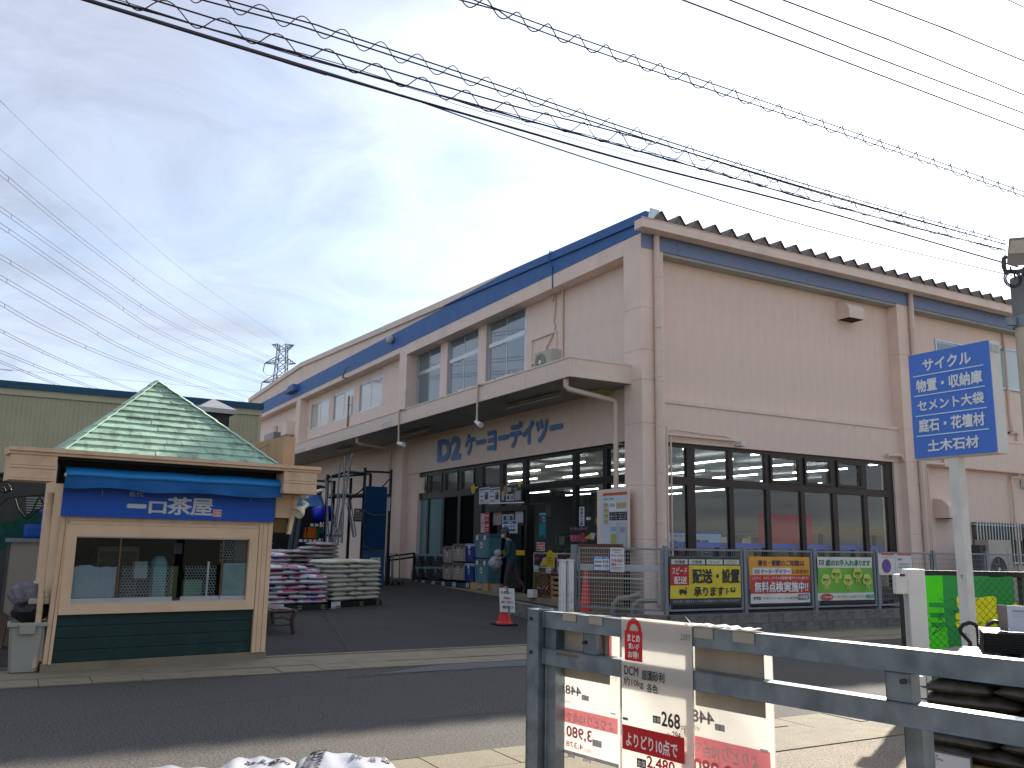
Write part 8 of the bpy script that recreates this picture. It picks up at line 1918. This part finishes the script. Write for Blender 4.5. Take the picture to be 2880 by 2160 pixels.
def hv(px, lab, r, d0=95.0, d1=PD, dbl=None):
    n = len(px); pts = []
    for i, p in enumerate(px):
        f = (p[0] - px[0][0]) / (px[-1][0] - px[0][0]); inv = (1 - f) / d0 + f / d1; pts.append(at_depth(*L0(*p), 1 / inv))
    t = thing('power_line', lab, 'power line', pts[len(pts) // 2], group='transmission lines at the left')
    pts = [pts[0] + (pts[0] - pts[1]).normalized() * 45] + pts
    c = spline(pts, 44); MB().tube(c, r, 4, smooth=True).build('conductor', M_HV, t)
    if dbl: MB().tube([q + Vector((0, 0, -dbl)) for q in c], r, 4).build('conductor', M_HV, t)
    if dbl:
        for f in (.12, .42, .68): q = c[int(f * len(c))]; MB().bar(q, q - Z * dbl, .05, .05).build('spacer', M_HV, t)
W1, W2 = .028, .040
hv([(-30, 35), (0, 62), (520, 560), (1025, 1000), (1500, 1318)], 'topmost faint earth wire running down to the tower top', W1)
hv([(-30, 288), (0, 312), (430, 660), (862, 1000), (1410, 1325)], 'second faint earth wire running down to the tower top', W1)
hv([(-30, 392), (0, 418), (500, 832), (1000, 1188), (1413, 1396)], 'highest double conductor running down to the tower', W2, dbl=.55)
hv([(-30, 588), (0, 608), (590, 1022), (960, 1245), (1380, 1416)], 'second highest double conductor running to the upper arm', W2, dbl=.5)
hv([(-30, 670), (0, 692), (500, 1035), (900, 1290), (1388, 1498)], 'third double conductor from the top running to the tower', W2, dbl=.5)
hv([(-30, 838), (0, 856), (570, 1195), (960, 1390), (1372, 1524)], 'fourth double conductor from the top running to the lower arm', W2, dbl=.45)
hv([(-30, 945), (0, 963), (400, 1195), (740, 1380), (1290, 1598)], 'fifth double conductor from the top dropping behind the shop roof', W2, dbl=.45, d1=210)
hv([(-30, 1084), (0, 1101), (300, 1265), (740, 1445), (1270, 1615)], 'sixth double conductor from the top dropping behind the kiosk roof', W2, dbl=.4, d1=210)
hv([(-30, 1230), (0, 1245), (250, 1370), (500, 1480), (735, 1575)], 'seventh line from the top dropping behind the green warehouse', W2, d1=170, dbl=.3)
hv([(-30, 1340), (0, 1353), (250, 1455), (510, 1555)], 'eighth line from the top dropping behind the green warehouse', W2, d1=150, dbl=.3)
hv([(-30, 1394), (0, 1407), (150, 1470), (335, 1545)], 'lowest steep line at the left edge above the warehouse', W2, d1=140, dbl=.25)
hv([(-30, 1448), (0, 1452), (600, 1505), (1340, 1572)], 'nearly level thin wire just above the warehouse roof', .02, d0=120, d1=170)

# ================================================================== ACROSS THE ROAD, SEEN ONLY IN THE WINDOWS
opp = thing('opposite_shed', 'low grey shed across the road, mirrored in the shop windows', 'shed', (2, -13, 0))
MB().box((-30, -22, 0), (34, -12.5, 4.6)).build('wall', mat('shed_pale', '#5c5e5d', rough=.8, var=.15, scale=.5), opp); MB().prism([(-31, -12, 4.6), (-31, -22.5, 4.6), (-31, -17, 6.2)], (66, 0, 0)).build('roof', mat('shed_roof', '#3b3f44', rough=.6, var=.1), opp)
far = thing('dark_reflection_row', 'unseen dark block for a tree and house row, added to darken the entrance glass', 'house', (-22, 66, 0))  # unseen block put in so the lower panes reflect something darker
MB().box((-46, 62, 0), (-3, 72, 6.2)).build('wall', mat('reflection_dark', '#3c4340', rough=.8, var=.3, scale=.4), far); MB().prism([(-47, 61, 6.2), (-47, 73, 6.2), (-47, 67, 8.0)], (45, 0, 0)).build('roof', mat('shed_roof', '#3b3f44', rough=.6, var=.1), far)
side = thing('opposite_house', 'plain dark house beyond the left end, mirrored in the entrance glass', 'house', (-26, 20, 0))
MB().box((-34, 6, 0), (-24, 34, 5.0)).build('wall', mat('shed_grey', '#55585a', rough=.8, var=.15, scale=.5), side); MB().prism([(-34.5, 5.5, 5.0), (-23.5, 5.5, 5.0), (-29, 5.5, 7.4)], (0, 29, 0)).build('roof', mat('shed_roof', '#3b3f44'), side)
